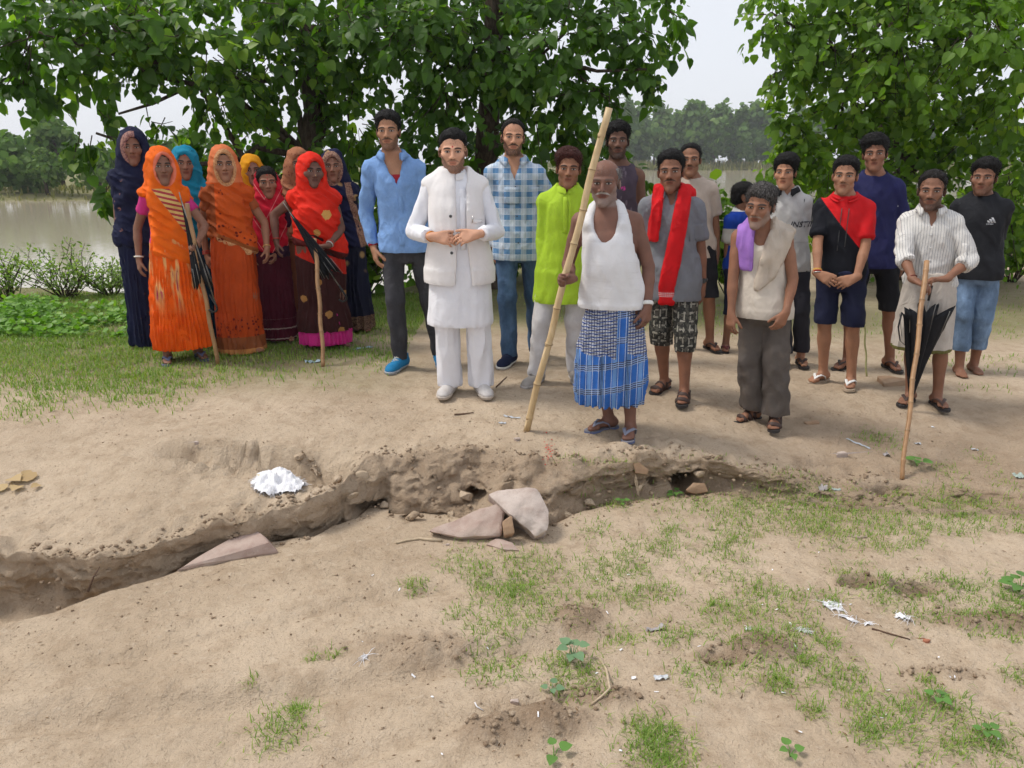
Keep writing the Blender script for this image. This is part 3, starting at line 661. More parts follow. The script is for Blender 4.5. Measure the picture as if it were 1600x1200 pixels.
# ------------------------------------------------------------------ people
HOVER = {}
def euler(yaw, pitch=0, roll=0):                     # yaw about z, pitch about x (nod), roll about y
    return np.array((Matrix.Rotation(yaw, 3, 'Z') @ Matrix.Rotation(roll, 3, 'Y') @ Matrix.Rotation(pitch, 3, 'X')))
def ik(S, W, l1, l2, pole):
    S = np.asarray(S, float); W = np.asarray(W, float); d = W-S; L = np.linalg.norm(d)
    if L > (l1+l2)*.998: W = S+d/L*(l1+l2)*.998; d = W-S; L = np.linalg.norm(d)
    u = d/L; a = (l1*l1-l2*l2+L*L)/(2*L); h = math.sqrt(max(l1*l1-a*a, 1e-8))
    p = np.asarray(pole, float); p = unit(p-u*np.dot(p, u)); return S+u*a+p*h, W

# ---- skin, with the features of the face laid on in head coordinates
def skin_mat(name, col, hair=(.012, .010, .010), brow=.9, mous=0., beard=0., lips=None, sindoor=0., bindi=0., closed=0., stub_col=None, mwide=1.0):
    M = Mat(name, .5, .22); nt = M.nt; col = (min(col[0]*1.30, .6), col[1]*1.24, col[2]*1.14)
    x, y, z = M.xyz(M.attr('hl').outputs['Vector']); ax = x.abs()
    o = M.obj(); nn = M.noise(o, 14, 4, .6); nf = M.noise(o, 120, 2, .6)
    dk = tuple(c*.62 for c in col); lt = (min(col[0]*1.22, 1), col[1]*1.18, col[2]*1.15)
    c = M.mix(nn.ss(.3, .7), lt, col); c = M.mix(nf.ss(.5, .8)*.15, c, dk)
    front = y.lt(-.03)
    def put(c, mask, colr): return M.mix((mask*front).sat(), c, colr)
    # shade of the sockets, redder cheeks and nose
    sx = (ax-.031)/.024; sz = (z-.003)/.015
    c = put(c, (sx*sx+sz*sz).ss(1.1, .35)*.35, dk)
    if beard > 0 or mous > 0:
        hcol = stub_col or tuple(min(v, .2) for v in hair)
        dn = M.noise(M.scaled(M.attr('hl').outputs['Vector'], (1, 1, .5)), 420, 2, .7).ss(.30, .62)
    if beard > 0:
        line = (ax-.030).max(0)*1.5-.068+(M.noise(M.attr('hl').outputs['Vector'], 60, 2, .6)-.5)*.012
        b = (line-z).ss(-.010, .012)*z.ss(-.132, -.112)*y.lt(.004)
        chin = (ax/.034); cz = (z+.057)/.021
        clear = (chin*chin+cz*cz).ss(.75, 1.05) if beard < 1.5 else 1.0
        b = b*clear
        ex = ax/.012; ez = (z+.083)/.010
        if beard >= .3: b = b.max((ex*ex+ez*ez).ss(1.2, .6))
        fac = (b*(dn*.5+.42)*min(beard, 1.0)).sat()
        q = M.n('MixRGB'); M.link(fac, q.inputs[0]); M.link(c, q.inputs[1]); q.inputs[2].default_value = (*hcol, 1); c = q.outputs[0]
    if mous > 0:
        mz = (z+.0455+ax*ax*8.0)/.0066; mx = ax/(.038*mwide)
        c = put(c, (mx*mx+mz*mz).ss(1.25, .65)*(dn*.35+.65)*mous, hcol)
    lc = lips or tuple(q*f for q, f in zip(col, (.78, .52, .50)))
    u = x/.0235; v = (z+.0575)/.0062; w = x/.021; k = (z+.0675)/.0072
    c = put(c, (u*u+v*v).ss(1.15, .8).max((w*w+k*k).ss(1.15, .8))*.85, lc)
    u = x/.0225; v = (z+.0622)/.0013
    c = put(c, (u*u+v*v).ss(1.4, .6)*.85, tuple(q*.18 for q in col))
    u = (ax-.0085)/.0042; v = (z+.0385)/.0026
    c = put(c, (u*u+v*v).ss(1.3, .6)*y.lt(-.085)*.8, tuple(q*.2 for q in col))
    # brows
    arch = (ax-.030)*(ax-.030)*-9.0+.0215
    bz = (z-arch)/.0056; bx = (ax-.032)/.0225
    c = put(c, (bz*bz+bx*bx*bx*bx).ss(1.2, .55)*brow, tuple(q*.7+.001 for q in hair))
    # eyes: lash line, white, iris
    ex = (ax-.0315)/.0165; ez = (z-.0030)/.0072
    c = put(c, (ex*ex+ez*ez).ss(1.15, .85)*.8, tuple(q*.13 for q in col))
    ex = (ax-.0315)/.0140; ez = (z-.0010)/(.0041-.0024*closed)
    c = put(c, (ex*ex+ez*ez).ss(1.1, .9), (.33, .29, .26))
    eye = (ex*ex+ez*ez).ss(1.1, .9)
    ix = (ax-.0315)/.0056; iz = (z-.0012)/.0056
    c = put(c, (ix*ix+iz*iz).ss(1.15, .85)*eye, (.012, .007, .005))
    if sindoor: c = put(c, (x/.004*(x/.004)).ss(1.2, .6)*z.gt(.055), (.5, .02, .01))
    if bindi:
        u = x/.0045; v = (z-.030)/.0045; c = put(c, (u*u+v*v).ss(1.2, .7), (.35, .01, .02))
    M.color(c); M.rough(M.noise(o, 40, 2, .5)*.25+.45)
    M.bump(M.noise(o, 90, 4, .65), .004, .35).bump(nn, .012, .2)
    return M.m
def hair_mat(name, col, grey=0.):
    M = Mat(name, .6, .15); o = M.obj()
    s1 = M.noise(M.scaled(o, (160, 160, 45)), 1, 4, .7); s2 = M.noise(o, 30, 3, .6)
    c = M.mix(s1.ss(.35, .7), tuple(q*.45 for q in col), tuple(min(1, q*1.5+.004) for q in col))
    if grey: c = M.mix(s1.ss(.62-.3*grey, .72)*grey, c, (.42, .40, .38))
    M.color(c); M.bump(s1, .006, 1.0).bump(s2, .02, .5); return M.m

class Person:
    """Joints in the person's own frame: feet on z = 0, facing -y, metres."""
    def __init__(P, H, girth=1.0, belly=0., shoulder=1.0, feet=None, arms=None, look=None, lean=(0, 0), stoop=0., female=False, hips=(0, 0), sole=.018, shod=False, fine=1.0, hscale=1.0, child=False):
        s = H/1.70; P.H = H; P.s = s; P.g = girth; P.fem = female; P.sole = sole; P.shod = shod; P.fine = fine
        P.belly = belly
        lx, ly = lean; P.hip = vec(hips[0], hips[1], .90*s)
        hx, hy = hips
        def sp(z):                                   # spine offset at height z (fraction of stature over hips)
            t = np.clip((z/s-.9)/.8, 0, 1); return hx+lx*t, hy+ly*t-stoop*.12*t*t*s
        P.sp = sp
        g = girth*(.955 if not female else .97); P.g = g; w = shoulder*.93; f = female
        L = [(.76, .125, .10), (.84, .158+.012*f, .118+.01*f), (.92, .162+.014*f, .118+.008*f), (1.00, .150+.004*f, .108+.35*belly), (1.08, .142-.006*f, .108+.75*belly), (1.16, .146, .110+.7*belly),
             (1.24, .153*w, .115+.3*belly+.012*f), (1.30, .152*w, .110+.008*f), (1.345, .138*w, .098), (1.385, .108*w, .084), (1.42, .076, .068), (1.445, .062, .060), (1.475, .054, .055)]
        lv = []
        for z, a, b in L:
            gg = g if z < 1.40 else 1+(g-1)*.4
            cx, cy = sp(z*s); k = max(0, (b-.118)) if 1.0 <= z <= 1.2 else 0
            lv.append((z*s, cx, cy-(.75*belly*s if .98 <= z <= 1.2 else .25*belly*s if z < 1.3 and z > .9 else 0)+.008*s, a*gg*s, (b-.45*belly*(.98 <= z <= 1.2))*gg*s))
        P.lv = smooth_levels(lv, 60)
        shx, shy = sp(1.385*s)
        P.S = [vec(shx+sg*.166*s*w*(1+(g-1)*.45), shy+.01, 1.345*s-.008*s*f) for sg in (-1, 1)]
        P.neck = vec(*sp(1.44*s), 1.43*s)
        hs = (.3*s+.77)*hscale if s > .88 else s*1.12*hscale; P.hs = hs
        rl_ = random.Random(int(H*1e5)); hyaw, hpitch, hroll = look or (rl_.uniform(-.16, .16), rl_.uniform(-.04, .07), rl_.uniform(-.06, .06))
        P.HR = euler(hyaw, hpitch, hroll)
        nx, ny = sp(1.6*s)
        P.hc = vec(nx, ny-.018*s-stoop*.05*s, H-.118*hs)
        # legs
        P.leg = []
        for i, sg in enumerate((-1, 1)):
            ft = (feet or [(-.10, 0, -.12), (.10, 0, .12)])[i]
            hipj = vec(hx+sg*.088*s*(1+(g-1)*.5), hy+.005, .88*s)
            ank = vec(ft[0]*s, ft[1]*s, .075*s+sole); lk = np.linalg.norm(ank-hipj)*.503; kn, ank = ik(hipj, ank, lk, lk, vec(math.sin(ft[2])*.5, -1, 0))
            P.leg.append((hipj, kn, ank, ft[2]))
        P.arm = []; P.hand = []
        for i, sg in enumerate((-1, 1)):
            a = (arms or [{}, {}])[i]; S0 = P.S[i]
            W = a.get('w'); 
            W = S0+vec(sg*.075, -.035, -.485)*s if W is None else np.asarray(W, float)*s
            pole = a.get('pole', (sg*.6, 1, -.1))
            E, W = ik(S0, W, .285*s, .245*s, pole); P.arm.append((S0, E, W))
            fd = unit(W-E); d = unit(a.get('d', fd*.85+vec(0, -.12, -.25)))
            n = a.get('n', vec(-sg, .25, 0)); n = unit(np.asarray(n, float)-d*np.dot(n, d))
            t = np.cross(d, n)*(1 if i == 0 else -1)
            P.hand.append((W, d, n, t, a.get('curl', (18, 26, 18)), a.get('thumb', (.75, .45, .35)), a.get('hide', False)))
    # --- body
    def body(P, face=None, name='body', mat=None, parent=None):
        s, g, hs = P.s, P.g, P.hs; fc = dict(fw=1., jw=1., len=1., nose=1., cheek=1., neck=1., chin=1., ear=1.); fc.update(face or {})
        k1 = P.fine; hc = P.hc
        hb = [(hc[0]-.10*hs, hc[0]+.10*hs, .0058*k1), (hc[1]-.125*hs, hc[1]+.11*hs, .0062*k1), (hc[2]-.14*hs, hc[2]+.13*hs, .0058*k1)]
        zx, zy, zz = [hb[0]], [hb[1]], [hb[2]]
        for (W, d, n, t, c, th, hide) in P.hand:
            if hide: continue
            e = W+d*.10*s
            zx.append((e[0]-.075*s, e[0]+.075*s, .0078*k1)); zy.append((e[1]-.075*s, e[1]+.075*s, .0085*k1)); zz.append((e[2]-.095*s, e[2]+.095*s, .0078*k1))
        if not P.shod:
            zz.append((-.02, .06*s, .009*k1))
        pts = np.array([q for a in P.arm for q in a]+[q for l in P.leg for q in l[:3]]+[W+d*.2*s for (W, d, *_) in P.hand])
        lo = np.minimum(pts.min(0)-.09, [hc[0]-.13, hc[1]-.16, -.03]); hi = np.maximum(pts.max(0)+.09, [hc[0]+.13, hc[1]+.2, P.H+.03])
        for l in P.leg: lo[1] = min(lo[1], l[2][1]-.24*s); hi[1] = max(hi[1], l[2][1]+.1)
        st = .029*k1
        F = Field(zoned(lo[0], hi[0], st, zx), zoned(lo[1], hi[1], st, zy), zoned(lo[2], hi[2], st, zz))
        F.add(loft(P.lv))
        for i, sg in enumerate((-1, 1)):
            S0, E, W = P.arm[i]; q = (.9+.1*g)*s*(.9 if P.fem else 1)*g**.5
            F.add(rc(P.neck+vec(sg*.035, .012, -.012)*s, S0+vec(-sg*.012, 0, .004)*s, .034*s, .045*q), .05*s)
            F.add(ell(S0+vec(0, 0, -.008)*s, (.052*q, .052*q, .058*q)), .03*s)
            F.add(rc(S0+vec(0, 0, -.01)*s, lerp(S0, E, .45), .046*q, .045*q), .02*s); F.add(rc(lerp(S0, E, .4), E, .046*q, .037*q), .012*s)
            F.add(rc(E, lerp(E, W, .35), .037*q, .038*q), .008); F.add(rc(lerp(E, W, .3), W, .038*q, .0245*q), .008)
            P.add_hand(F, i)
            hj, kn, an, fy = P.leg[i]; q = g*s
            F.add(rc(hj, kn, .083*q, .054*q), .03*s); F.add(rc(kn, lerp(kn, an, .4)+vec(0, .012, 0)*s, .053*q, .051*q), .02*s)
            F.add(rc(lerp(kn, an, .3)+vec(0, .012, 0)*s, an, .051*q, .033*s), .02*s)
            P.add_foot(F, i)
        # neck and head
        R = P.HR; H_ = lambda x, y, z: hc+R@vec(x, y, z)*hs
        def sph(x, y, z, r, k, sub=False):
            (F.cut if sub else F.add)(ell(H_(x, y, z), (r*hs,)*3), k*hs)
        F.add(rc(P.neck+vec(0, .008, -.03)*s, H_(0, .024, -.055), .060*s*fc['neck'], .049*hs*fc['neck']), .022*s)
        fw, jw, ln = fc['fw'], fc['jw'], fc['len']
        F.add(ell(H_(0, .014, .034), (.0745*fw*hs, .094*hs, .084*hs), R), .02*hs)
        F.add(ell(H_(0, -.026, -.034*ln), (.0565*fw*hs, .063*hs, .081*ln*hs), R), .02*hs)
        for sg in (-1, 1):
            F.add(rc(H_(sg*.044*jw, -.006, -.058*ln), H_(sg*.010, -.070, -.099*ln), .017*hs*jw, .016*hs), .022*hs)
            sph(sg*.043*fw, -.060, -.022, .0235*fc['cheek'], .022)
            F.add(rc(H_(sg*.012, -.083, .017), H_(sg*.046*fw, -.068, .019), .0115*hs, .010*hs), .014*hs)
            F.add(ell(H_(sg*.0735*fw, .012, -.008), (.008*hs, .018*hs*fc['ear'], .029*hs*fc['ear']), R@euler(sg*.45)), .006*hs)
        F.add(ell(H_(0, -.0600, -.066), (.037*hs*jw, .032*hs, .036*hs), R), .018*hs)
        F.add(ell(H_(0, -.0765, -.1030*ln), (.022*hs*fc['chin'], .0195*hs, .018*hs), R), .020*hs)
        for sg in (-1, 1): sph(sg*.0315, -.1005, .002, .0175, .012, True)
        for sg in (-1, 1): F.add(ell(H_(sg*.0315, -.0725, .001), (.0165*hs, .0130*hs, .0125*hs), R), .004*hs)
        nl = fc['nose']
        F.add(rc(H_(0, -.084, .014), H_(0, -.1055*nl**.3, -.030*nl), .0070*hs, .0118*hs), .008*hs)
        for sg in (-1, 1): sph(sg*.0125*nl, -.0945, -.0335*nl, .0092, .006)
        F.add(ell(H_(0, -.0835, -.0585), (.0240*hs, .0125*hs, .0075*hs), R), .007*hs)
        F.add(ell(H_(0, -.0815, -.0685), (.0205*hs, .0135*hs, .0080*hs), R), .006*hs)
        F.cut(rc(H_(-.021, -.094, -.0625), H_(.021, -.094, -.0625), .0022*hs), .003*hs)
        V, Q = F.mesh(); P.bodyF = F
        hl = ((V-hc)@R)/hs
        return mesh_obj(name, V, Q, mat, parent, attrs={'hl': hl})
    def add_hand(P, F, i):
        W, d, n, t, curl, th, hide = P.hand[i]; s = P.s*(.93 if P.fem else 1.0)
        if hide: F.add(rc(W, W+d*.08*s, .026*s, .03*s), .01); return
        off = (.029, .0098, -.0095, -.0270); kl = (.086, .090, .086, .078); fl = (.070, .078, .072, .057)
        for o, k in zip(off, kl):
            F.add(rc(W+d*.008*s+t*o*.55*s, W+d*k*s+t*o*s, .0150*s, .0128*s), .010*s)
        F.add(rc(W-d*.02*s, W+d*.03*s, .0235*s, .0205*s), .014*s)
        for j, (o, k, l) in enumerate(zip(off, kl, fl)):
            p = W+d*k*s+t*o*s; ang = 0; r = (.0094, .0096, .0092, .0082)[j]*s
            fan = t*(.10, .03, -.04, -.11)[j]
            for q, (c, m) in enumerate(zip(curl, (.44, .31, .25))):
                ang += math.radians(c*(1+.07*(j-1))); dirv = unit(d*math.cos(ang)+n*math.sin(ang)+fan*math.cos(ang)); e = p+dirv*l*m*s
                F.add(rc(p, e, r, r*.93), .003*s); p = e; r *= .93
        b = W+d*.022*s+t*.022*s; dv = unit(d*th[0]+t*th[1]+n*th[2])
        F.add(rc(b, b+dv*.044*s, .0145*s, .0120*s), .010*s); p = b+dv*.044*s
        for l, r, bend in ((.033, .0112, .25), (.026, .0100, .5)):
            dv = unit(dv+d*bend*.4-t*bend*.2+n*bend*.4); F.add(rc(p, p+dv*l*s, r*s, r*.9*s), .003*s); p = p+dv*l*s
    def foot_frame(P, i):
        hj, kn, an, fy = P.leg[i]; f = vec(math.sin(fy), -math.cos(fy), 0); r = vec(math.cos(fy), math.sin(fy), 0)
        return vec(an[0], an[1], 0), f, r
    def add_foot(P, F, i):
        s = P.s*(.92 if P.fem else 1); o, f, r = P.foot_frame(i); z0 = P.sole; sg = -1 if i == 0 else 1
        pt = lambda x, y, z: o+r*x*sg*s+f*y*s+vec(0, 0, z*s+z0)       # x: outwards
        an = P.leg[i][2]
        F.add(rc(an, pt(0, -.02, .045), .034*s, .034*s), .01); F.add(ell(pt(0, -.045, .03), (.032*s, .034*s, .031*s)), .02)
        if P.shod:
            F.add(rc(pt(0, -.02, .04), pt(0, .10, .03), .033*s, .022*s), .02); return
        F.add(rc(pt(-.004, -.03, .032), pt(-.008, .075, .036), .030*s, .024*s), .02); F.add(rc(pt(.008, -.03, .026), pt(.014, .09, .02), .026*s, .018*s), .02)
        F.add(rc(pt(-.024, .10, .0185), pt(.026, .09, .016), .0185*s, .015*s), .018)
        for x, l, q in ((-.029, .168, .0135), (-.008, .166, .0095), (.007, .157, .0092), (.020, .146, .0088), (.032, .132, .0088)):
            F.add(rc(pt(x*.9, .10, .016), pt(x, l-q, q), q*s*1.05, q*s), .003)
    # --- hair
    def hair(P, mat, parent, thick=.014, top=.0, line=.064, side=-.02, nape=-.07, curl=.004, freq=60, part=0., bald=None, name='hair', fringe=0., puff=0.):
        hs = P.hs; hc = P.hc; R = P.HR; st = .0078*P.fine
        F = Field(*[zoned(hc[i]-.15*hs, hc[i]+(.17)*hs, st) for i in range(3)])
        H_ = lambda x, y, z: hc+R@vec(x, y, z)*hs
        F.add(ell(H_(0, .014, .034), ((.0745)*hs, .094*hs, .084*hs), R))
        F.add(ell(H_(0, .030, -.015), (.064*hs, .076*hs, .07*hs), R), .01)
        X, Y, Z = [a.reshape([-1 if i == d else 1 for i in range(3)]).astype(float) for d, a in enumerate(F.ax)]
        p = [X-hc[0], Y-hc[1], Z-hc[2]]; q = [(R[0, j]*p[0]+R[1, j]*p[1]+R[2, j]*p[2])/hs for j in range(3)]
        ax = np.abs(q[0]); wob = .012*fbm(q[0]*70, q[1]*50, q[2]*20, seed=int(freq))
        hl = np.interp(q[1].ravel(), [-.13, -.085, -.066, -.050, -.034, -.020, -.008, .004, .014, .032, .046, .075, .12],
                       [line-fringe, line-fringe, line-.004, line-.016, line-.040, .008, side, side+.004, .026, .026, -.03, nape, nape-.004]).reshape(q[1].shape)
        hl = hl-.008*np.clip((ax-.03)/.03, 0, 1)-part*.10*q[0]*(q[1] < -.03)+wob
        ab = q[2]-hl
        tap = np.clip(ab/.030, 0, 1)**.7*np.where(ab > 0, 1, 0)
        sd_ = lerp(.38, 1.0, np.clip((q[2]-.03)/.06, 0, 1))
        up = top*np.exp(-((q[1]+.025)/.06)**2)*np.clip((q[2]-.03)/.06, 0, 1)*(1+part*np.clip(q[0]/.06, -1, 1))
        th = -.005+(.005+thick*sd_+up+puff)*tap
        if bald: th = np.where(q[2] > bald, -.006, th)
        F.F = (F.F-th*hs).astype(np.float32); V, Q = F.mesh()
        N = vnormals(V, Q); q = (V-hc)/hs
        curl *= .7; V = V+N*((curl*fbm(q[:, 0]*freq, q[:, 1]*freq, q[:, 2]*freq*.8, seed=int(freq)+3, octv=2)+.4*curl*vnoise(q[:, 0]*160, q[:, 1]*160, q[:, 2]*120, seed=5))*hs)[:, None]
        T = np.concatenate([Q[:, [0, 1, 2]], Q[:, [0, 2, 3]]]); rg = np.random.default_rng(int(freq*7+line*1000))
        ns = int(1500 if thick > .008 else 700); N = vnormals(V, Q); ok = np.flatnonzero(N[:, 2] > -.5); i = rg.choice(ok, ns); p = V[i]-N[i]*.002; n = N[i]
        comb = rg.normal(size=(ns, 3))*.55+R@vec(part*.5, -.15, -.1); comb = comb-n*np.sum(comb*n, 1, keepdims=True); L = (.006+thick*.9)*rg.uniform(.5, 1.5, (ns, 1))*hs
        d = n*.75+comb*.75; sdv = np.cross(d, n+rg.normal(size=(ns, 3))*.3); sdv = sdv/np.maximum(np.linalg.norm(sdv, axis=1, keepdims=True), 1e-6)*.0016*hs
        tv = np.stack([p-sdv, p+sdv, p+d*L+vec(0, 0, -.3)*L], 1).reshape(-1, 3); tf = len(V)+np.arange(ns*3).reshape(-1, 3)
        return mesh_obj(name, np.concatenate([V, tv]), np.concatenate([T, tf]), mat, parent)
    # --- clothes
    def cfield(P, lo, hi, step):
        step = step*P.fine
        return Field(*[zoned(lo[i], hi[i], step) for i in range(3)])
    def limb_box(P, zlo, zhi, m=.14):
        x0 = min(min(q[0] for q in a) for a in P.arm)-m; x1 = max(max(q[0] for q in a) for a in P.arm)+m
        y0 = min(min(q[1] for q in a) for a in P.arm)-m-P.belly; y1 = max(max(q[1] for q in a) for a in P.arm)+m
        return (min(x0, -.3), min(y0, -.26), zlo), (max(x1, .3), max(y1, .24), zhi)
    def finish(P, F, name, mat, parent, fold=.004, style='tee', seed=1, pleats=0, attrs=None, hoodz=None, hem=None):
        V, Q = F.mesh(); N = vnormals(V, Q); s = P.s; st = float(F.ax[2][1]-F.ax[2][0])
        x, y, z = V.T; c = P.sp(1.0*s)
        if style in ('tee', 'long') and name not in ('vest', 'undershirt', 'waistcoat'): fold = fold*1.15
        if style == 'tee':
            f = np.abs(fbm((x+.45*z)*13, y*11, (z-.35*x)*4.5, seed=seed, octv=2)); g = np.abs(fbm((x-.5*z)*11, y*11, (z+.4*x)*5, seed=seed+7, octv=2))
            d = fold*1.3*(1-3.4*f)+fold*.8*(1-3.4*g)
        elif style == 'long':
            f = np.abs(fbm(x*20, y*20, z*2.4, seed=seed, octv=2)); d = fold*1.5*(1-2.6*f)+.35*fold*fbm(x*20, y*20, z*9, seed=seed+3)
        elif style == 'drape':                        # diagonal swags
            f = np.abs(fbm((x*.6+z*.8)*20, y*13, (z*.6-x*.8)*4.0, seed=seed, octv=2)); d = fold*2.2*(1-3.0*f)+.3*fold*fbm(x*24, y*24, z*20, seed=seed+3)
        else:
            th = np.arctan2(x-c[0], -(y-c[1])); zz = (z-z.min())/max(np.ptp(z), .01)
            w = np.sin(th*pleats+3.0*fbm(th*2.5, z*2.0, seed=seed, octv=2)+1.2*np.sin(z*5)); w = 1-2*np.abs(w)**.8; d = fold*(w*(.4+.6*(1-zz)))+.8*fold*fbm(th*3, z*3, seed=seed+9, octv=2)+.3*fold*fbm(x*20, y*20, z*7, seed=seed+3)
        if hoodz is not None: d = d*lerp(1, .45, sstep(hoodz-.06, hoodz+.04, z))
        d = np.maximum(d, -.5*fold) if style != 'pleat' else d
        V = V+N*(d+.0015)[:, None]
        if hem is not None:
            m = V[:, 2] < hem+st*.75; V[m, 2] = hem+.004*fbm(V[m, 0]*7, V[m, 1]*7, seed=seed)
        o = mesh_obj(name, V, Q, mat, parent, attrs=attrs); o.data.set_sharp_from_angle(angle=math.radians(48)); return o
    def shirt(P, name, mat, parent, hem=.80, sleeve=.6, ease=.016, flare=.0, neck=('crew', .0), fold=.005, style='tee', cuff=.012, seed=1, step=.0138, arms=True, vcut=None, extra=None, keep=None, straps=None):
        ease *= .82; s = P.s; lo, hi = P.limb_box(hem*s-.03, 1.52*s); F = P.cfield(lo, hi, step)
        lv = P.lv.copy()
        fl = np.clip((1.15*s-lv[:, 0])/(1.15*s-hem*s+.01), 0, 1)*flare
        lv = np.column_stack([lv[:, 0], lv[:, 1], lv[:, 2], np.maximum(lv[:, 3], lv[:, 3]+fl), lv[:, 4]+fl])
        if hem*s < lv[0, 0]:
            b = lv[0].copy(); b[0] = hem*s-.02; b[3] = max(b[3], .165*s*P.g)+flare*1.3; b[4] = max(b[4], .115*s*P.g)+flare*1.2; lv = np.vstack([b, lv])
        # cloth hangs from the hips rather than following the crotch
        w = lv[:, 0] < .86*s; m = lv[np.argmin(abs(lv[:, 0]-.88*s))]
        lv[w, 3] = np.maximum(lv[w, 3], m[3]+.3*flare); lv[w, 4] = np.maximum(lv[w, 4], m[4]+.3*flare)
        F.add(loft(lv, zb=hem*s, zt=1.47*s, e=ease))
        sl = sleeve if np.ndim(sleeve) else (sleeve, sleeve)
        if arms:
            for i, sg in enumerate((-1, 1)):
                S0, E, W = P.arm[i]; q = (.9+.1*P.g)*s*(.9 if P.fem else 1)*P.g**.5
                F.add(rc(P.neck+vec(sg*.035, .012, -.012)*s, S0+vec(-sg*.012, 0, .004)*s, .034*s+ease*.5, .045*q+ease*.5), .05*s)
                F.add(ell(S0+vec(0, 0, -.008)*s, (.052*q+ease*.6,)*3), .03*s)
                l = sl[i]
                if l <= 1.0: F.add(rc(S0, lerp(S0, E, l), .046*q+ease*.7, .045*q+ease*.55+cuff, flat1=True), .012)
                else:
                    F.add(rc(S0, E, .046*q+ease*.7, .040*q+ease*.6), .012)
                    F.add(rc(E, lerp(E, W, l-1), .040*q+ease*.6, lerp(.038, .026, l-1)*q+ease*.5+cuff, flat1=True), .006)
        if straps: straps(F)
        nk, dp = neck; nc = P.neck
        if nk == 'crew': F.cut(ell(nc+vec(0, -.012, .030)*s, vec(.075, .085, .045)*s*(1+dp)), .004)
        elif nk == 'high': F.cut(rc(nc+vec(0, 0, .012)*s, nc+vec(0, -.02, .2)*s, .064*s+dp), .003)
        elif nk == 'v':
            F.cut(rc(nc+vec(0, .0, .02)*s, nc+vec(0, -.02, .2)*s, .066*s), .003)
            zc = (1.44-dp)*s; c = P.sp(zc)
            F.keep(lambda X, Y, Z: np.where((Y < c[1]-.02) & (Z > zc-.03), -(np.abs(X-c[0]-(P.sp(1.4*s)[0]-c[0])*np.clip((Z-zc)/.2, 0, 1))-(Z-zc)*.40)*.8, -1.0))
        if extra: extra(F)
        if keep: F.keep(keep)
        P.top = F
        return P.finish(F, name, mat, parent, fold, style, seed, hem=hem*s)
    def collar(P, mat, parent, spread=.05, h=.035, name='collar', ease=.012, open_=.35):
        s = P.s; nc = P.neck+vec(0, 0, .010)*s; V = []; Fc = []; n = 26
        r0 = .066*s; rows = [(-.012, .003), (h*.75, .001), (h*.95, .007), (h*.55, .018), (-.004, .030)]
        for j in range(n+1):
            a = math.radians(lerp(-180+open_*70, 180-open_*70, j/n)); e = abs(a)/math.pi
            # a = 0 at the back of the neck; ends meet at the front
            for zz, rr in rows:
                drop = -.045*e**3*s; tip = (spread*max(0, e-.72)/.28 if rr > .015 else 0)
                r = r0+rr*s+.010*e*s
                V.append(nc+vec(math.sin(a)*r*1.06, math.cos(a)*r*(1.0 if math.cos(a) > 0 else 1.18)-.012*s, zz*s+drop-tip*s*.8))
        m = len(rows)
        for j in range(n):
            for q in range(m-1): Fc.append((j*m+q, (j+1)*m+q, (j+1)*m+q+1, j*m+q+1))
        o = mesh_obj(name, V, Fc, mat, parent); md = o.modifiers.new('t', 'SOLIDIFY'); md.thickness = .0035; return o
    def band_collar(P, mat, parent, h=.03, name='collar'):
        s = P.s; nc = P.neck+vec(0, -.006, .010)*s; V = []; Fc = []; n = 28
        for j in range(n+1):
            a = math.radians(lerp(-174, 174, j/n)); e = abs(a)/math.pi
            for zz, rr in ((-.014, .012), (h, .006), (h, .002), (-.012, .0)):
                r = (.066+rr)*s; V.append(nc+vec(math.sin(a)*r*1.05, math.cos(a)*r*(1 if math.cos(a) > 0 else 1.15), zz*s-.028*e**2*s))
        for j in range(n):
            for q in range(3): Fc.append((j*4+q, (j+1)*4+q, (j+1)*4+q+1, j*4+q+1))
        return mesh_obj(name, V, Fc, mat, parent)
    def trousers(P, name, mat, parent, hem=.06, waist=.895, ease=.014, end=.012, fold=.005, seed=2, step=.0148, style='tee', crotch=.0, cuffroll=0):
        s = P.s; g = P.g
        pts = np.array([q for l in P.leg for q in l[:3]]); lo = pts.min(0)-.15; hi = pts.max(0)+.15
        lo[0] = min(lo[0], -.26*g); hi[0] = max(hi[0], .26*g); lo[1] = min(lo[1], -.22-P.belly); hi[1] = max(hi[1], .2); lo[2] = hem*s-.03; hi[2] = waist*s+.03
        F = P.cfield(lo, hi, step); F.add(loft(P.lv, zb=(.74-crotch)*s, zt=waist*s, e=ease*.7))
        for i in range(2):
            hj, kn, an, fy = P.leg[i]; q = g*s
            hz = hem*s
            F.add(rc(hj, kn, .078*q+ease*.5, .056*q+ease), .025*s)
            if hem < .5:
                rb = lerp(.053*q, .036*s, .75)+ease+end
                e = an+unit(an-kn)*.03
                F.add(rc(kn, e, .054*q+ease, rb), .02*s)
            else:
                F.add(rc(lerp(hj, kn, .3), kn, .086*q+ease+end*.6, .06*q+ease+end*1.6), .02*s)
        F.keep(lambda X, Y, Z: (hem*s-Z)+0*X+0*Y)
        V = P.finish(F, name, mat, parent, fold, style, seed, hem=hem*s); P.bot = F
        return V
    def skirt(P, name, mat, parent, levels, pleats=16, fold=.008, seed=3, step=.0138, n=2.2, cuts=None, style='pleat'):
        s = P.s; lv = smooth_levels([(z*s, P.sp(z*s)[0]+cx*s, P.sp(z*s)[1]+cy*s, a*s, b*s) for z, cx, cy, a, b in levels], 40)
        lo = vec(min(lv[:, 1]-lv[:, 3]), min(lv[:, 2]-lv[:, 4]), lv[0, 0])-.05; hi = vec(max(lv[:, 1]+lv[:, 3]), max(lv[:, 2]+lv[:, 4]), lv[-1, 0])+.05
        F = P.cfield(lo, hi, step); F.add(loft(lv, n=n))
        if cuts: cuts(F)
        P.bot = F
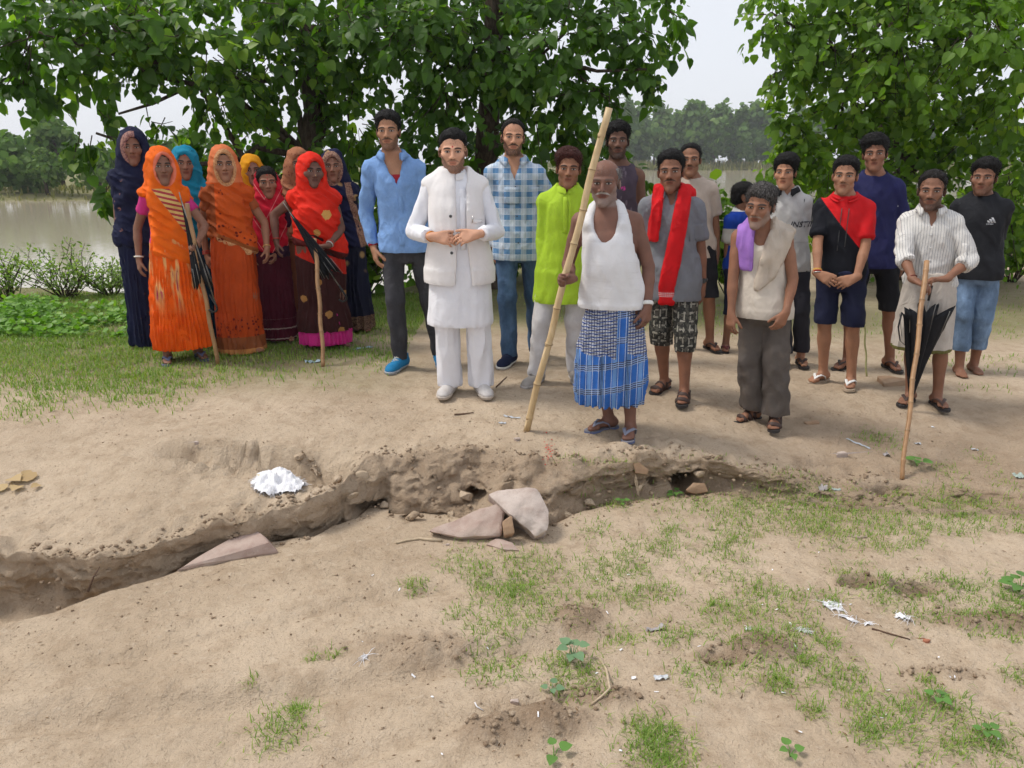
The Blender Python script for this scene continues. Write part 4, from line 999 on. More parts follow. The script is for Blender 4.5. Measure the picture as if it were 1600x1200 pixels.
        return P.finish(F, name, mat, parent, fold, style, seed, pleats, hem=lv[0, 0])
    def shell(P, name, mat, parent, region, e0=.03, zlo=.8, zhi=1.5, fold=.006, style='long', seed=4, step=.0115, extra=None, pre=None, hug=1.0):
        """cloth lying on the torso: torso offset by e0, kept where region < 0"""
        s = P.s; lo, hi = P.limb_box(zlo*s-.03, zhi*s+.03); F = P.cfield(lo, hi, step); lv = P.lv.copy()
        F.add(loft(lv, zb=zlo*s, zt=1.47*s, e=e0))
        for i, sg in enumerate((-1, 1)):
            S0, E, W = P.arm[i]; q = (.9+.1*P.g)*s*P.g**.5
            F.add(rc(P.neck+vec(sg*.035, .012, -.012)*s, S0+vec(-sg*.012, 0, .004)*s, .034*s+e0*.7, .045*q+e0*.7), .05*s); F.add(ell(S0+vec(0, 0, -.008)*s, (.052*q+e0*.7,)*3), .03*s)
        if pre: pre(F)
        F.cut(rc(P.neck+vec(0, 0, .02)*s, P.neck+vec(0, -.02, .2)*s, .064*s), .003)
        F.keep(region)
        if extra: extra(F)
        return P.finish(F, name, mat, parent, fold, style, seed, hoodz=P.neck[2] if name == 'sari_veil' else None)
    # --- worn things
    def ring(P, i, mat, parent, at=.93, r=.029, t=.004, w=None, name='bracelet'):
        S0, E, W = P.arm[i]; c = lerp(E, W, at); a = unit(W-E); u = unit(np.cross(a, vec(.3, 1, .2))); v = np.cross(a, u)
        s = P.s; w = w or t; V = []; Fc = []; n, m = 20, 8
        for k in range(n):
            an = 2*math.pi*k/n; rd = u*math.cos(an)+v*math.sin(an)
            for j in range(m):
                b = 2*math.pi*j/m; V.append(c+rd*(r*s+t*math.cos(b))+a*(w*math.sin(b)))
        for k in range(n):
            for j in range(m): Fc.append((k*m+j, ((k+1) % n)*m+j, ((k+1) % n)*m+(j+1) % m, k*m+(j+1) % m))
        return mesh_obj(name, V, Fc, mat, parent)
    def buttons(P, mat, parent, zs, x=0., r=.006, F=None, name='button'):
        F = F or P.top; out = []
        for z in zs:
            xx = x+P.sp(z*P.s)[0]; y = F.front(xx, z*P.s)
            if y is None: continue
            b = MB(); b.tube([vec(xx, y+.004, z*P.s), vec(xx, y-.006, z*P.s), vec(xx, y-.0065, z*P.s)], [r, r, r*.7], 10); out.append(b.build(name, mat, parent, False))
        return out
    def patch(P, name, mat, parent, x0, x1, z0, z1, F=None, nx=8, nz=8, off=.006, shape=None, thick=.003):
        """a flat piece of cloth (pocket, print) lying on the front of a garment"""
        F = F or P.top; s = P.s; V = []; Fc = []; last = -.15
        for j in range(nz+1):
            for i in range(nx+1):
                u, v = i/nx, j/nz; x = lerp(x0, x1, u); z = lerp(z0, z1, v)
                if shape: x, z = shape(u, v)
                y = F.front(x*s, z*s); y = last if y is None else y; last = y
                V.append((x*s, y-off-.004, z*s))
        for j in range(nz):
            for i in range(nx): k = j*(nx+1)+i; Fc.append((k, k+1, k+nx+2, k+nx+1))
        o = mesh_obj(name, V, Fc, mat, parent); md = o.modifiers.new('t', 'SOLIDIFY'); md.thickness = thick; return o
    # --- footwear
    def outline(P, i, L0=-.082, L1=.182, w=1.0):
        o, f, r = P.foot_frame(i); s = P.s*(.92 if P.fem else 1); sg = -1 if i == 0 else 1
        prof = [(-1, 0, 0)]
        ys = np.array([0, .04, .14, .3, .5, .68, .82, .93, 1.0]); wo = np.array([.004, .024, .033, .033, .034, .043, .044, .030, .006])*w; wi = np.array([.004, .024, .033, .029, .026, .038, .042, .032, .006])*w
        y = L0+(L1-L0)*ys
        P1 = [o+r*sg*wo[k]*s+f*y[k]*s for k in range(9)]; P2 = [o-r*sg*wi[k]*s+f*y[k]*s for k in range(9)][::-1]
        return P1+P2
    def slab(P, i, mat, parent, z0=0., h=.018, name='sole', **k):
        O = P.outline(i, **k); n = len(O); V = [p+vec(0, 0, z0) for p in O]+[p+vec(0, 0, z0+h) for p in O]
        return mesh_obj(name, V, [tuple(range(n))[::-1], tuple(range(n, 2*n))]+[(q, (q+1) % n, n+(q+1) % n, n+q) for q in range(n)], mat, parent, False)
    def slipper(P, i, sole, strap, parent, kind='flip', top=None):
        t = empty('footwear', parent=parent); t.name = 'slipper' if kind == 'flip' else 'sandal'
        sl = P.slab(i, sole, t, .002, .012); P.slab(i, top or sole, t, .0145, .004, name='footbed', w=.97)
        o, f, r = P.foot_frame(i); s = P.s*(.92 if P.fem else 1); sg = -1 if i == 0 else 1; z0 = P.sole
        pt = lambda x, y, z: o+r*x*sg*s+f*y*s+vec(0, 0, z*s+z0)
        b = MB()
        if kind == 'flip':
            for e in (-1, 1):
                b.tube([pt(-.018, .135, .0), pt(-.018, .125, .030), pt(-.012+e*.014, .10, .047), pt(e*.031, .06, .050), pt(e*.040, .025, .034), pt(e*.036, .005, .0)], [(.004, .004), (.006, .005), (.011, .004), (.011, .004), (.008, .004), (.006, .004)], 8)
        else:
            for y0, z, w in ((.118, .036, .014), (.065, .058, .015), (.02, .072, .012)):
                k = .046 if y0 > .1 else .040
                b.tube([pt(-k, y0-.008, .0), pt(-k*.92, y0, z*.55), pt(-k*.35, y0+.008, z), pt(k*.35, y0+.004, z*.94), pt(k*.95, y0-.006, z*.5), pt(k, y0-.012, 0)], [(.004, w)]*6, 8)
            b.tube([pt(-.034, .02, .045), pt(-.034, -.04, .052), pt(0, -.078, .055), pt(.034, -.04, .052), pt(.036, .02, .045)], [(.010, .004)]*5, 8)
        b.build('strap', strap, t)
        return t
    def shoe(P, i, upper, sole, lace, parent, laces=True, high=.0):
        t = empty('shoe', parent=parent); o, f, r = P.foot_frame(i); s = P.s; sg = -1 if i == 0 else 1
        pt = lambda x, y, z: o+r*x*sg*s+f*y*s+vec(0, 0, z*s)
        O = np.array(P.outline(i, -.10, .205, 1.12)); lo = O.min(0)-.03; hi = O.max(0)+.03; lo[2] = -.012; hi[2] = .16
        F = Field(*[zoned(lo[d], hi[d], .0075*P.fine) for d in range(3)])
        F.add(rc(pt(0, -.058, .050), pt(0, .04, .052), .041*s, .040*s)); F.add(rc(pt(0, .0, .048), pt(-.002, .145, .030), .041*s, .034*s), .03)
        F.add(ell(pt(.002, .115, .028), (.049*s, .049*s, .036*s)), .03); F.add(ell(pt(-.006, .165, .026), (.036*s, .036*s, .028*s)), .02)
        F.add(rc(pt(0, -.035, .05), pt(0, -.038, .105+high), .040*s, .042*s, flat1=True), .02)
        U = Field(*F.ax); U.F = F.F.copy(); F.keep(lambda X, Y, Z: (.026*s-Z)+0*X+0*Y); V, Q = F.mesh(); mesh_obj('upper', V, Q, upper, t)
        U.F = U.F-.005; U.keep(lambda X, Y, Z: np.maximum(Z-.029*s, .002-Z)+0*X+0*Y); V, Q = U.mesh(); mesh_obj('sole', V, Q, sole, t)
        if laces:
            b = MB()
            for k in range(5):
                y = .030+.021*k; z = .108-.0115*k
                b.tube([pt(-.022, y-.004, z-.006), pt(0, y, z+.001), pt(.022, y-.004, z-.006)], .0032, 6)
                b.tube([pt(-.022, y-.004, z-.006), pt(0, y+.010, z-.003), pt(.022, y+.016, z-.014)], .0028, 6)
            b.build('lace', lace, t)
        return t
# ------------------------------------------------------------------ cloth materials
def fabric(name, col, pat=None, rough=.85, weave=500, wr=.5, var=.12, sheen=.0, dirt=0.):
    M = Mat(name, rough, .2); o = M.obj(); x, y, z = M.xyz(o)
    c = col if pat is None else pat(M, x, y, z, col)
    n = M.noise(o, 6, 4, .6)
    dark = M.mul(c, (1-var*1.6,)*3) if not isinstance(c, tuple) else tuple(q*(1-var*1.6) for q in c)
    c = M.mix(n.ss(.35, .7), dark, c)
    if dirt: c = M.mix(M.noise(o, 11, 4, .7).ss(.52, .75)*dirt, c, (.32, .25, .18))
    M.color(c)
    w1 = M.noise(M.scaled(o, (1.0, 1.0, .55)), 17, 2, .45, 1.2); w2 = M.noise(o, weave, 2, .5)
    rn = (M.noise(M.scaled(o, (1, 1, .7)), 8, 3, .55, .8)-.5).abs()*-1
    M.bump(rn, .05, wr*.55).bump(w1, .010, wr*.4).bump(w2, .0012, .5)
    if sheen: M.b.inputs['Sheen Weight'].default_value = sheen
    return M.m
def bandm(v, period, width, off=0.):                 # 1 inside stripes
    f = ((v+off)/period).frac(); return (f-.5).abs().lt(width/period/2)
def blobs(M, o, scale, thr, soft=.05):
    return M.voro(o, scale).ss(thr+soft, thr-soft)

def umbrella(label, tip, rim, handle, rad, mats, hook=True, n=8, flare=1.0, flat=.55, fl_dir=None, strap=False):
    tip, rim, handle = [np.asarray(q, float) for q in (tip, rim, handle)]
    root = empty('umbrella', tip); L = lambda p: np.asarray(p)-tip
    a = unit(rim-tip); u = unit(np.cross(a, fl_dir if fl_dir is not None else vec(0, 1, 0))); v = np.cross(a, u); ln = np.linalg.norm(rim-tip)
    V = []; Fc = []; m = n*6; rows = 12
    rng = random.Random(int(abs(tip[0])*1000)); ph = [rng.uniform(-.25, .25) for _ in range(n)]; rl = [rng.uniform(.94, 1.05) for _ in range(n)]
    for j in range(rows+1):
        t = j/rows; r = rad*(.05+.95*t**1.05)
        for k in range(m):
            th = 2*math.pi*k/m; w = math.cos(n*th/1.0); i = int(round(th/(2*math.pi/n))) % n
            rr = r*(.66+.34*w*(.4+.6*t)) * (1+.08*math.sin(3*th+5*t))
            end = ln*t*(1+.06*(t**4)*(w))*(1 if t < .9 else lerp(1, rl[i], (t-.9)/.1))
            V.append(L(tip)+a*end+u*math.cos(th+ph[i]*t*.5)*rr+v*math.sin(th+ph[i]*t*.5)*rr*flat)
    for j in range(rows):
        for k in range(m): Fc.append((j*m+k, j*m+(k+1) % m, (j+1)*m+(k+1) % m, (j+1)*m+k))
    o = mesh_obj('canopy', V, Fc, mats['cloth'], root); md = o.modifiers.new('t', 'SOLIDIFY'); md.thickness = .002
    b = MB(); b.tube([L(tip)-a*.055, L(tip)-a*.01, L(tip)+a*.03], [.0035, .005, .006], 8); b.build('ferrule', mats['metal'], root)
    b = MB(); b.tube([L(tip), L(handle)], .005, 8); b.build('shaft', mats['metal'], root)
    for i in range(n):
        th = 2*math.pi*i/n+ph[i]*.5; e = L(tip)+a*ln*rl[i]*1.05+u*math.cos(th)*rad*1.0+v*math.sin(th)*rad*flat
        b = MB(); b.tube([L(tip)+a*ln*.8*rl[i]+(u*math.cos(th)*.8+v*math.sin(th)*.8*flat)*rad*.98, e], .0022, 5); b.build('rib', mats['metal'], root)
    b = MB(); ha = unit(handle-rim) if np.linalg.norm(handle-rim) > .02 else a
    pts = [L(handle)-ha*.10, L(handle)]
    if hook:
        side = unit(np.cross(ha, vec(0, 1, 0)))*(1 if hook is True else hook)
        for k in range(1, 9):
            q = math.pi*k/8; pts.append(L(handle)+side*.032*(1-math.cos(q))+ha*.032*math.sin(q)*1.1)
    b.tube(pts, [.008]+[.0085]*(len(pts)-1), 8); b.build('handle', mats['handle'], root)
    if strap:
        b = MB(); w = L(rim); b.tube([w+u*rad*.9, w+u*rad*.98-a*.10+v*.01, w+u*rad*.80-a*.2, w+u*rad*.55-a*.24], [(.012, .002)]*4, 6); b.build('strap', mats['cloth'], root)
    tag(root, label, 'umbrella'); return root
def bamboo(label, name, lo, hi, r0, r1, mat, nodes=None, cat='stick', bend=.0, seed=0, mat2=None):
    lo, hi = np.asarray(lo, float), np.asarray(hi, float); rng = random.Random(seed); L = np.linalg.norm(hi-lo)
    root = empty(name, lo); side = unit(np.cross(hi-lo, vec(0, 1, 0)))
    nodes = nodes or [(.08+.86*i/ max(1, int(L/.2)))+rng.uniform(-.02, .02) for i in range(int(L/.2)+1)]
    ts = sorted(set([0, 1]+[round(max(0, min(1, n+d)), 4) for n in nodes for d in (-.016/L, -.006/L, 0, .006/L, .016/L)]+[i/24 for i in range(25)]))
    path = []; rad = []
    wob = {n: rng.uniform(-1, 1) for n in nodes}
    for t in ts:
        dn = min(nodes, key=lambda n: abs(n-t)); k = math.exp(-((t-dn)*L/.007)**2)
        path.append((hi-lo)*t+side*(bend*math.sin(math.pi*t)+.004*math.sin(t*19+seed)+.003*wob[dn]*math.exp(-abs(t-dn)*L/.05)))
        rad.append(lerp(r0, r1, t)*(1+.20*k-.05*math.exp(-((t-dn)*L/.018)**2)))
    b = MB(); b.tube(path, rad, 12); b.build('cane', mat, root)
    for n in nodes[1:-1]:
        p = path[ts.index(min(ts, key=lambda q: abs(q-n)))]; r = lerp(r0, r1, n)*1.20; a = unit(hi-lo)
        b = MB(); b.tube([p-a*.0022, p, p+a*.0022], [r*.99, r*1.05, r*.99], 12, cap=False); b.build('node_ring', mat2 or mat, root)
    tag(root, label, cat); return root
# ------------------------------------------------------------------ the cast
class Cast:
    def __init__(c, label, feet, head, fyaw=(-.25, .25), turn=0., arms=(None, None), cat='person', **kw):
        W = [on_ground(*f) for f in feet]; r = (W[0]+W[1])/2; c.r = r
        r[2] = min(W[0][2], W[1][2])+.35*abs(W[0][2]-W[1][2])
        c.yaw = math.atan2(-r[0], r[1])+turn
        c.R = np.array(Matrix.Rotation(c.yaw, 3, 'Z')); Ri = c.R.T
        hd = at_y(head[0], head[1], r[1]); H = hd[2]-r[2]; s = H/1.7
        lf = [Ri@(w-r) for w in W]; lx = (Ri@(hd-r))[0]
        A = []
        for a in arms:
            a = dict(a or {})
            if 'px' in a: p = c.pt(*a.pop('px')); a['w'] = p/s
            A.append(a)
        kw.setdefault('hips', (lx*.45, 0)); hx = kw['hips'][0]
        kw.setdefault('lean', (lx-hx, 0))
        if kw.get('female'): kw.setdefault('shoulder', .87); kw.setdefault('hscale', 1.04)
        c.P = Person(H, feet=[(f[0]/s, f[1]/s, y) for f, y in zip(lf, fyaw)], arms=A, **kw)
        c.o = empty('person', r, c.yaw); tag(c.o, label, cat); c.s = s; c.label = label
    def pt(c, px, py, dy=0.):                        # local point seen at a pixel, dy metres nearer/farther than the person
        w = at_y(px, py, c.r[1]+dy); return c.R.T@(w-c.r)
    def zf(c, py, dy=-.1): return c.pt(800, py, dy)[2]/c.s
    def wpt(c, p): return c.R@np.asarray(p)+c.r
    def hood(c, F, side=.0, drop=.12, opw=.069, oph=.118, ow=.102, tall=.0, opy=-.125):
        P = c.P; hs = P.hs; s = P.s; hc = P.hc; R = P.HR; H_ = lambda x, y, z: hc+R@vec(x, y, z)*hs
        G = Field(*F.ax)
        G.add(ell(H_(0, .022, .030+tall*.5), ((ow-.010)*hs, .118*hs, (.103+tall)*hs), R))
        G.add(ell(H_(0, -.006, -.03), ((ow-.012)*hs, .088*hs, .115*hs), R), .03)
        G.add(rc(H_(0, .045, -.02), P.neck+vec(0, .06, -.12)*s, .090*hs, .10*s), .05)
        for i, sg in enumerate((-1, 1)):
            G.add(rc(H_(sg*.058, .012, -.03), lerp(P.neck, P.S[i], .80)+vec(0, -.0, .0)*s, .040*hs, .046*s), .06)
            G.add(rc(H_(sg*.066, -.03, -.05), P.neck+vec(sg*.075, -.065, -.10)*s, .024*hs, .030*s), .04)
        G.cut(ell(H_(side, opy, -.028), (opw*hs, .108*hs, oph*hs), R), .005)
        G.cut(rc(H_(side*.5, -.10, -.10), P.neck+vec(0, -.14, -.02)*s, .036*hs, .03*s), .012)
        F.F = smin(F.F, G.F, .02).astype(np.float32)
HAIRK = (.010, .009, .009)
blk = hair_mat('black_hair', (.009, .008, .008)); auburn = hair_mat('auburn_hair', (.055, .016, .012)); saltp = hair_mat('salt_and_pepper_hair', (.045, .040, .038), .42); greyh = hair_mat('grey_hair', (.16, .15, .15), .7)
U_M = dict(cloth=fabric('umbrella_cloth', (.012, .013, .017), rough=.6), metal=plain('umbrella_metal', (.25, .24, .22), .35, .5, .6), handle=plain('umbrella_handle', (.012, .012, .012), .3))
def bam(name, c1, c2):
    M = Mat(name, .45, .35); o = M.obj(); n = M.noise(M.scaled(o, (30, 30, 4)), 1, 4, .6); n2 = M.noise(o, 8, 3, .6)
    M.color(M.mix((n*.6+n2*.5).ss(.4, .75), c1, c2)); M.bump(n, .002, .5); return M.m
bamboo_pale = bam('pale_bamboo', (.56, .42, .24), (.40, .27, .13)); bamboo_brown = bam('brown_bamboo', (.38, .22, .11), (.24, .13, .06)); bamboo_node = bam('bamboo_node', (.30, .20, .10), (.2, .13, .07))
rubber = plain('dark_rubber', (.03, .026, .026), .7); brown_strap = plain('brown_leather', (.055, .030, .024), .6); steel = plain('steel', (.55, .54, .52), .25, .5, .9)
red_bangle = plain('red_bangle', (.50, .05, .03), .35); white_bangle = plain('white_bangle', (.75, .72, .66), .3); gold = plain('gold_thread', (.6, .36, .12), .45)
white_rub = plain('white_rubber', (.62, .61, .58), .6); tan_sole = plain('tan_sole', (.42, .33, .24), .7); btn_w = plain('pale_button', (.7, .7, .68), .3); btn_d = plain('dark_button', (.06, .06, .06), .4)
SK = dict(dark=(.175, .090, .063), deep=(.150, .078, .056), mid=(.185, .098, .064), warm=(.26, .140, .088), fair=(.36, .205, .145), brown=(.145, .074, .050))

def sari(c, skin, face, veil, blouse, skirt, hem=.03, pal=(.93, .35), sleeve=.5, hood=None, levels=None, pleats=18, fold=.011, hair=True, pal_w=None, arms=True, e0=.025, seed=1, no_veil=False, feet=None, fine=None):
    P = c.P; s = P.s; g = P.g
    P.body(face, mat=skin, parent=c.o)
    if hair: P.hair(blk, c.o, thick=.008, line=.060, side=-.03)
    if blouse: P.shirt('blouse', blouse, c.o, hem=.97, sleeve=sleeve, ease=.010, neck=('crew', .15), fold=.003, seed=seed, cuff=.004)
    lv = levels or [(hem, 0, -.01, .205*g, .165*g), (hem+.12, 0, -.005, .198*g, .158*g), (.35, 0, 0, .185*g, .148*g), (.6, 0, 0, .180*g, .145*g), (.8, 0, 0, .178*g, .142*g), (.92, 0, 0, .172*g, .132*g), (1.03, 0, -.35*P.belly, .158*g, .122*g+.5*P.belly)]
    P.skirt('sari_skirt', skirt, c.o, lv, pleats=pleats, fold=fold, seed=seed+1)
    z0, sl = pal; cx = P.sp(1.1*s)[0]
    def region(X, Y, Z):
        d = (z0*s+sl*(X-cx)*(Y < .12)-Z)*.8+.01*np.sin(X*40)
        if pal_w is not None: d = np.maximum(d, pal_w(X-cx, Y, Z))
        return d+0*Y
    P.shell('sari_veil', veil, c.o, region, e0=e0, zlo=(z0-.25), zhi=P.H/s+.03, fold=.0095, style='drape', seed=seed+5, step=.0112, extra=(lambda F: c.hood(F, **(hood or {}))) if not no_veil else None)
    return P
# ---- women, from the left of the group
def pat_border(col, cb, test):                       # cloth with a differently woven border
    def f(M, x, y, z, c0):
        m, fine = test(M, x, y, z)
        n = M.noise(M.obj(), 70, 3, .7).ss(.45, .6)
        bc = M.mix(n, cb, tuple(q*.45 for q in cb)); return M.mix(m, c0, bc)
    return f
def motif(cm, scale, thr, base_pat=None):
    def f(M, x, y, z, c0):
        c = c0 if base_pat is None else base_pat(M, x, y, z, c0)
        return M.mix(blobs(M, M.obj(), scale, thr)*M.noise(M.obj(), 120, 2, .6).ss(.3, .55), c, cm)
    return f
if True:
    # W1 navy
    c = Cast('tall woman in a navy sari with a pinkish veil border, leftmost of the group', [(222, 541), (252, 541)], (205, 203), arms=({'px': (189, 388, -.02), 'pole': (-.5, 1, 0)}, {}), female=True, girth=.95, fine=1.1)
    skin = skin_mat('skin_w1', SK['deep']); hz = c.P.hc
    def pv(M, x, y, z, c0):
        n = M.noise(M.obj(), 90, 3, .7).ss(.42, .6)
        face = ((x-hz[0])*((x-hz[0]))/(.094*.094)+(z-hz[2]+.01)*(z-hz[2]+.01)/(.135*.135)).lt(1.0)*x.lt(hz[0]+.02)*y.lt(hz[1]+.035)
        low = blobs(M, M.obj(), 9, .13)*M.noise(M.obj(), 45, 2, .6).gt(.5)
        c = M.mix(low, c0, (.30, .14, .11)); return M.mix(face, c, M.mix(n, (.40, .22, .17), (.16, .07, .08)))
    sari(c, skin, dict(jw=.9, fw=.92, len=1.05), fabric('navy_veil', (.010, .013, .042), pv), fabric('navy_blouse', (.012, .014, .04)), fabric('navy_sari', (.010, .013, .042), motif((.06, .035, .04), 14, .14)), pal=(.85, .1), hood=dict(side=.016, tall=.004), seed=11)
    c.P.ring(0, red_bangle, c.o, .90); c.P.ring(0, red_bangle, c.o, .95); c.P.ring(0, gold, c.o, .62, r=.036)
    # W2 orange
    c2 = c = Cast('older woman in a bright orange sari and pink blouse leaning on a bamboo stick', [(263, 566), (312, 560)], (249, 232), fyaw=(-.1, .3), arms=({'px': (217, 405, -.04), 'pole': (-.6, 1, 0)}, {'px': (308, 384, -.16), 'pole': (1, .3, -.6), 'd': (-.35, -.5, .1), 'n': (.1, -.6, -.2), 'curl': (62, 75, 50)}), female=True, girth=.93, fine=1.0, look=(.12, 0, 0))
    skin = skin_mat('skin_w2', SK['deep']); hz = c.P.hc
    def pv(M, x, y, z, c0):
        st = bandm(z*.93+x*.25, .034, .016); t = M.noise(M.obj(), 25, 2, .5)
        band = (x+z*.62-.845*c.s).abs().lt(.062)*z.lt(1.40*c.s)*y.lt(.02)
        stripes = M.mix(st, (.72, .48, .16), (.42, .05, .06)); c1 = M.mix(band, c0, stripes)
        inner = ((x-hz[0]-.02)*(x-hz[0]-.02)/(.080*.080)+(z-hz[2]+.02)*(z-hz[2]+.02)/(.128*.128)).lt(1.0)*y.lt(hz[1]-.01)
        return M.mix(inner, c1, (.78, .20, .12))
    def ps(M, x, y, z, c0):
        st = bandm(x+M.noise(M.scaled(M.obj(), (1, 1, .2)), 9, 2, .5)*.05, .06, .022)*z.gt(.50+0)
        top = M.noise(M.scaled(M.obj(), (22, 22, 2.5)), 1, 2, .5)
        c1 = M.mix((top.ss(.45, .62))*z.ss(.36, .62), c0, (.74, .40, .15)); return M.mix((top.ss(.60, .68))*z.ss(.42, .58)*z.lt(.86), c1, (.42, .04, .09))
    P = sari(c, skin, dict(jw=.85, fw=.9, len=1.06, cheek=1.1), fabric('orange_veil', (.80, .135, .008), pv), fabric('pink_blouse', (.52, .035, .20)), fabric('orange_sari', (.80, .105, .006), ps, wr=.8), hem=c.zf(541, 0), pal=(.86, -.3), hood=dict(side=.012, tall=.0),
             levels=[(c.zf(541, 0), .01, -.01, .235, .18), (.25, .01, -.005, .235, .18), (.5, 0, 0, .205, .165), (.8, 0, 0, .172, .14), (.95, 0, 0, .160, .125), (1.03, 0, 0, .148, .118)], pleats=20, fold=.013, seed=21,
             pal_w=lambda X, Y, Z: np.where(Z < 1.36*c.s, -(X+.115*c.s+.25*(1.36*c.s-Z)*0)*.8, -1.0))
    P.ring(0, white_bangle, c.o, .92, r=.031, t=.006)
    for i in (0, 1): P.slipper(i, plain('blue_grey_sole', (.12, .13, .20), .7), plain('blue_grey_strap', (.13, .14, .24), .6), c.o)
    hand = c.wpt(P.hand[1][0]+P.hand[1][1]*.08)
    lo = on_ground(341, 570); hi = at_y(292, 318, hand[1]-.02)
    bamboo('weathered bamboo stick held by the woman in bright orange', 'walking_stick', lo, hi, .016, .017, bamboo_brown, seed=3, mat2=bamboo_node)
    um = umbrella('folded black umbrella hanging beside the woman in bright orange', at_y(283, 312, hand[1]-.03), at_y(316, 440, hand[1]+.03), at_y(338, 478, hand[1]+.04), .075, U_M, hook=-1)
    # W3 teal
    c = Cast('woman in a turquoise sari standing behind the bright orange one', [(288, 534), (330, 534)], (287, 230), female=True, fine=1.2)
    skin = skin_mat('skin_w3', SK['dark'], sindoor=1)
    sari(c, skin, dict(jw=.92), fabric('turquoise_veil', (.010, .24, .38)), fabric('turquoise_blouse', (.01, .2, .32)), fabric('teal_sari', (.008, .065, .13)), hood=dict(opw=.067, side=-.006), pal=(.9, .1), seed=31)
    # W4 deep orange
    c = Cast('woman in a long rust orange sari with a floral border and gold edged veil', [(358, 549), (402, 549)], (347, 231), fyaw=(-.1, .2), arms=({'px': (323, 398, -.03), 'pole': (-.8, 1, 0)}, {'px': (417, 388, -.02), 'pole': (.8, 1, 0)}), female=True, girth=1.02)
    skin = skin_mat('skin_w4', (.19, .095, .062)); hz = c.P.hc; s = c.s
    def pv(M, x, y, z, c0):
        n = M.noise(M.obj(), 90, 3, .7).ss(.42, .6)
        e = (x-hz[0]-.006)*(x-hz[0]-.006)/(.086*.086)+(z-hz[2]+.02)*(z-hz[2]+.02)/(.144*.144)
        gold_ = M.mix(n, (.62, .34, .16), (.46, .20, .09)); c1 = M.mix(z.gt(1.43*s), c0, (.62, .17, .06))
        c1 = M.mix(e.lt(1.0)*y.lt(hz[1]), c1, gold_)
        d = z-(.93*s-(x)*.45)
        fl = blobs(M, M.obj(), 26, .30)*M.noise(M.obj(), 60, 2, .6).gt(.42)
        c1 = M.mix(d.gt(.045)*d.lt(.16)*fl, c1, (.16, .012, .008))
        c1 = M.mix((d.gt(.0)*d.lt(.05)), c1, (.30, .085, .022)); c1 = M.mix((d.lt(.016)), c1, gold_)
        l = x+.075+(1.4*s-z)*.05
        c1 = M.mix(l.lt(-.02)*z.lt(1.42*s), c1, (.30, .07, .018))
        return M.mix(l.gt(-.02)*l.lt(.045)*z.lt(1.38*s)*fl, c1, (.14, .014, .008))
    def ps(M, x, y, z, c0):
        fl = blobs(M, M.obj(), 30, .32)*M.noise(M.obj(), 60, 2, .6).gt(.40)
        c1 = M.mix(z.lt(.32)*z.gt(.155)*fl, c0, (.15, .010, .008)); c1 = M.mix(z.lt(.155), c1, (.26, .075, .025)); return M.mix(z.lt(.055), c1, (.52, .22, .07))
    P = sari(c, skin, dict(fw=1.0, jw=1.0, cheek=1.1), fabric('rust_veil', (.55, .085, .012), pv), fabric('rust_blouse', (.34, .09, .03)), fabric('rust_sari', (.46, .062, .010), ps, wr=.7), hem=.012, pal=(.93, -.45), pleats=13, fold=.010, hood=dict(opw=.066, tall=.006), seed=41)
    for q in (.88, .93, .97): P.ring(0, red_bangle, c.o, q)
    P.ring(1, gold, c.o, .93)
    # W5 yellow
    c = Cast('woman with a marigold yellow veil, face half hidden at the back', [(385, 518), (415, 518)], (393, 243), female=True, fine=1.35)
    sari(c, skin_mat('skin_w5', SK['dark']), {}, fabric('marigold_veil', (.78, .33, .012)), None, fabric('ochre_sari', (.50, .22, .02)), pal=(.9, .1), hood=dict(opw=.060, oph=.105, side=.012), seed=51)
    # W6 girl in red
    c = Cast('young woman with bare parted hair and a crimson scarf, shortest of the women', [(412, 532), (452, 532)], (416, 261), arms=({}, {'px': (433, 395, -.05)}), female=True, girth=.9, fine=1.1)
    P = c.P; P.body(dict(jw=.92, fw=.98), mat=skin_mat('skin_w6', (.19, .10, .068), sindoor=1, bindi=1), parent=c.o); P.hair(blk, c.o, thick=.011, line=.062, side=-.045, curl=.002)
    P.shirt('blouse', fabric('dark_blouse', (.035, .012, .035)), c.o, hem=.85, sleeve=.7, ease=.02, seed=61)
    P.skirt('skirt', fabric('maroon_skirt', (.085, .010, .022), lambda M, x, y, z, c0: M.mix(bandm(z, .09, .012)*z.lt(.22), c0, (.35, .25, .22))), c.o, [(.03, 0, 0, .20, .17), (.4, 0, 0, .185, .15), (.8, 0, 0, .17, .135), (1.02, 0, 0, .15, .12)], pleats=16, fold=.012, seed=62)
    cr = fabric('crimson_scarf', (.55, .012, .035), lambda M, x, y, z, c0: M.mix(bandm(x.abs()-z*.6, .10, .006), c0, (.72, .25, .25)))
    def ex(F):
        H_ = lambda x, y, z: P.hc+vec(x, y, z)*P.hs; G = Field(*F.ax)
        G.add(ell(H_(0, .045, .00), (.096*P.hs, .095*P.hs, .11*P.hs)))
        for sg in (-1, 1): G.add(rc(H_(sg*.072, .01, -.05), P.neck+vec(sg*.07, -.06, -.07)*P.s, .028, .035), .05)
        G.cut(ell(H_(0, -.075, .05), (.088*P.hs, .115*P.hs, .16*P.hs)), .005); F.F = smin(F.F, G.F, .02).astype(np.float32)
    P.shell('scarf', cr, c.o, lambda X, Y, Z: np.maximum((.90*P.s+.35*np.abs(X)-Z)*.8, np.abs(X)-.16)+0*Y, e0=.030, zlo=.75, zhi=1.74, style='drape', seed=63, extra=ex)
    # W7 peach veil, mostly hidden
    c = Cast('woman with a dull peach veil, nearly hidden at the back', [(450, 520), (480, 520)], (466, 233), female=True, fine=1.4)
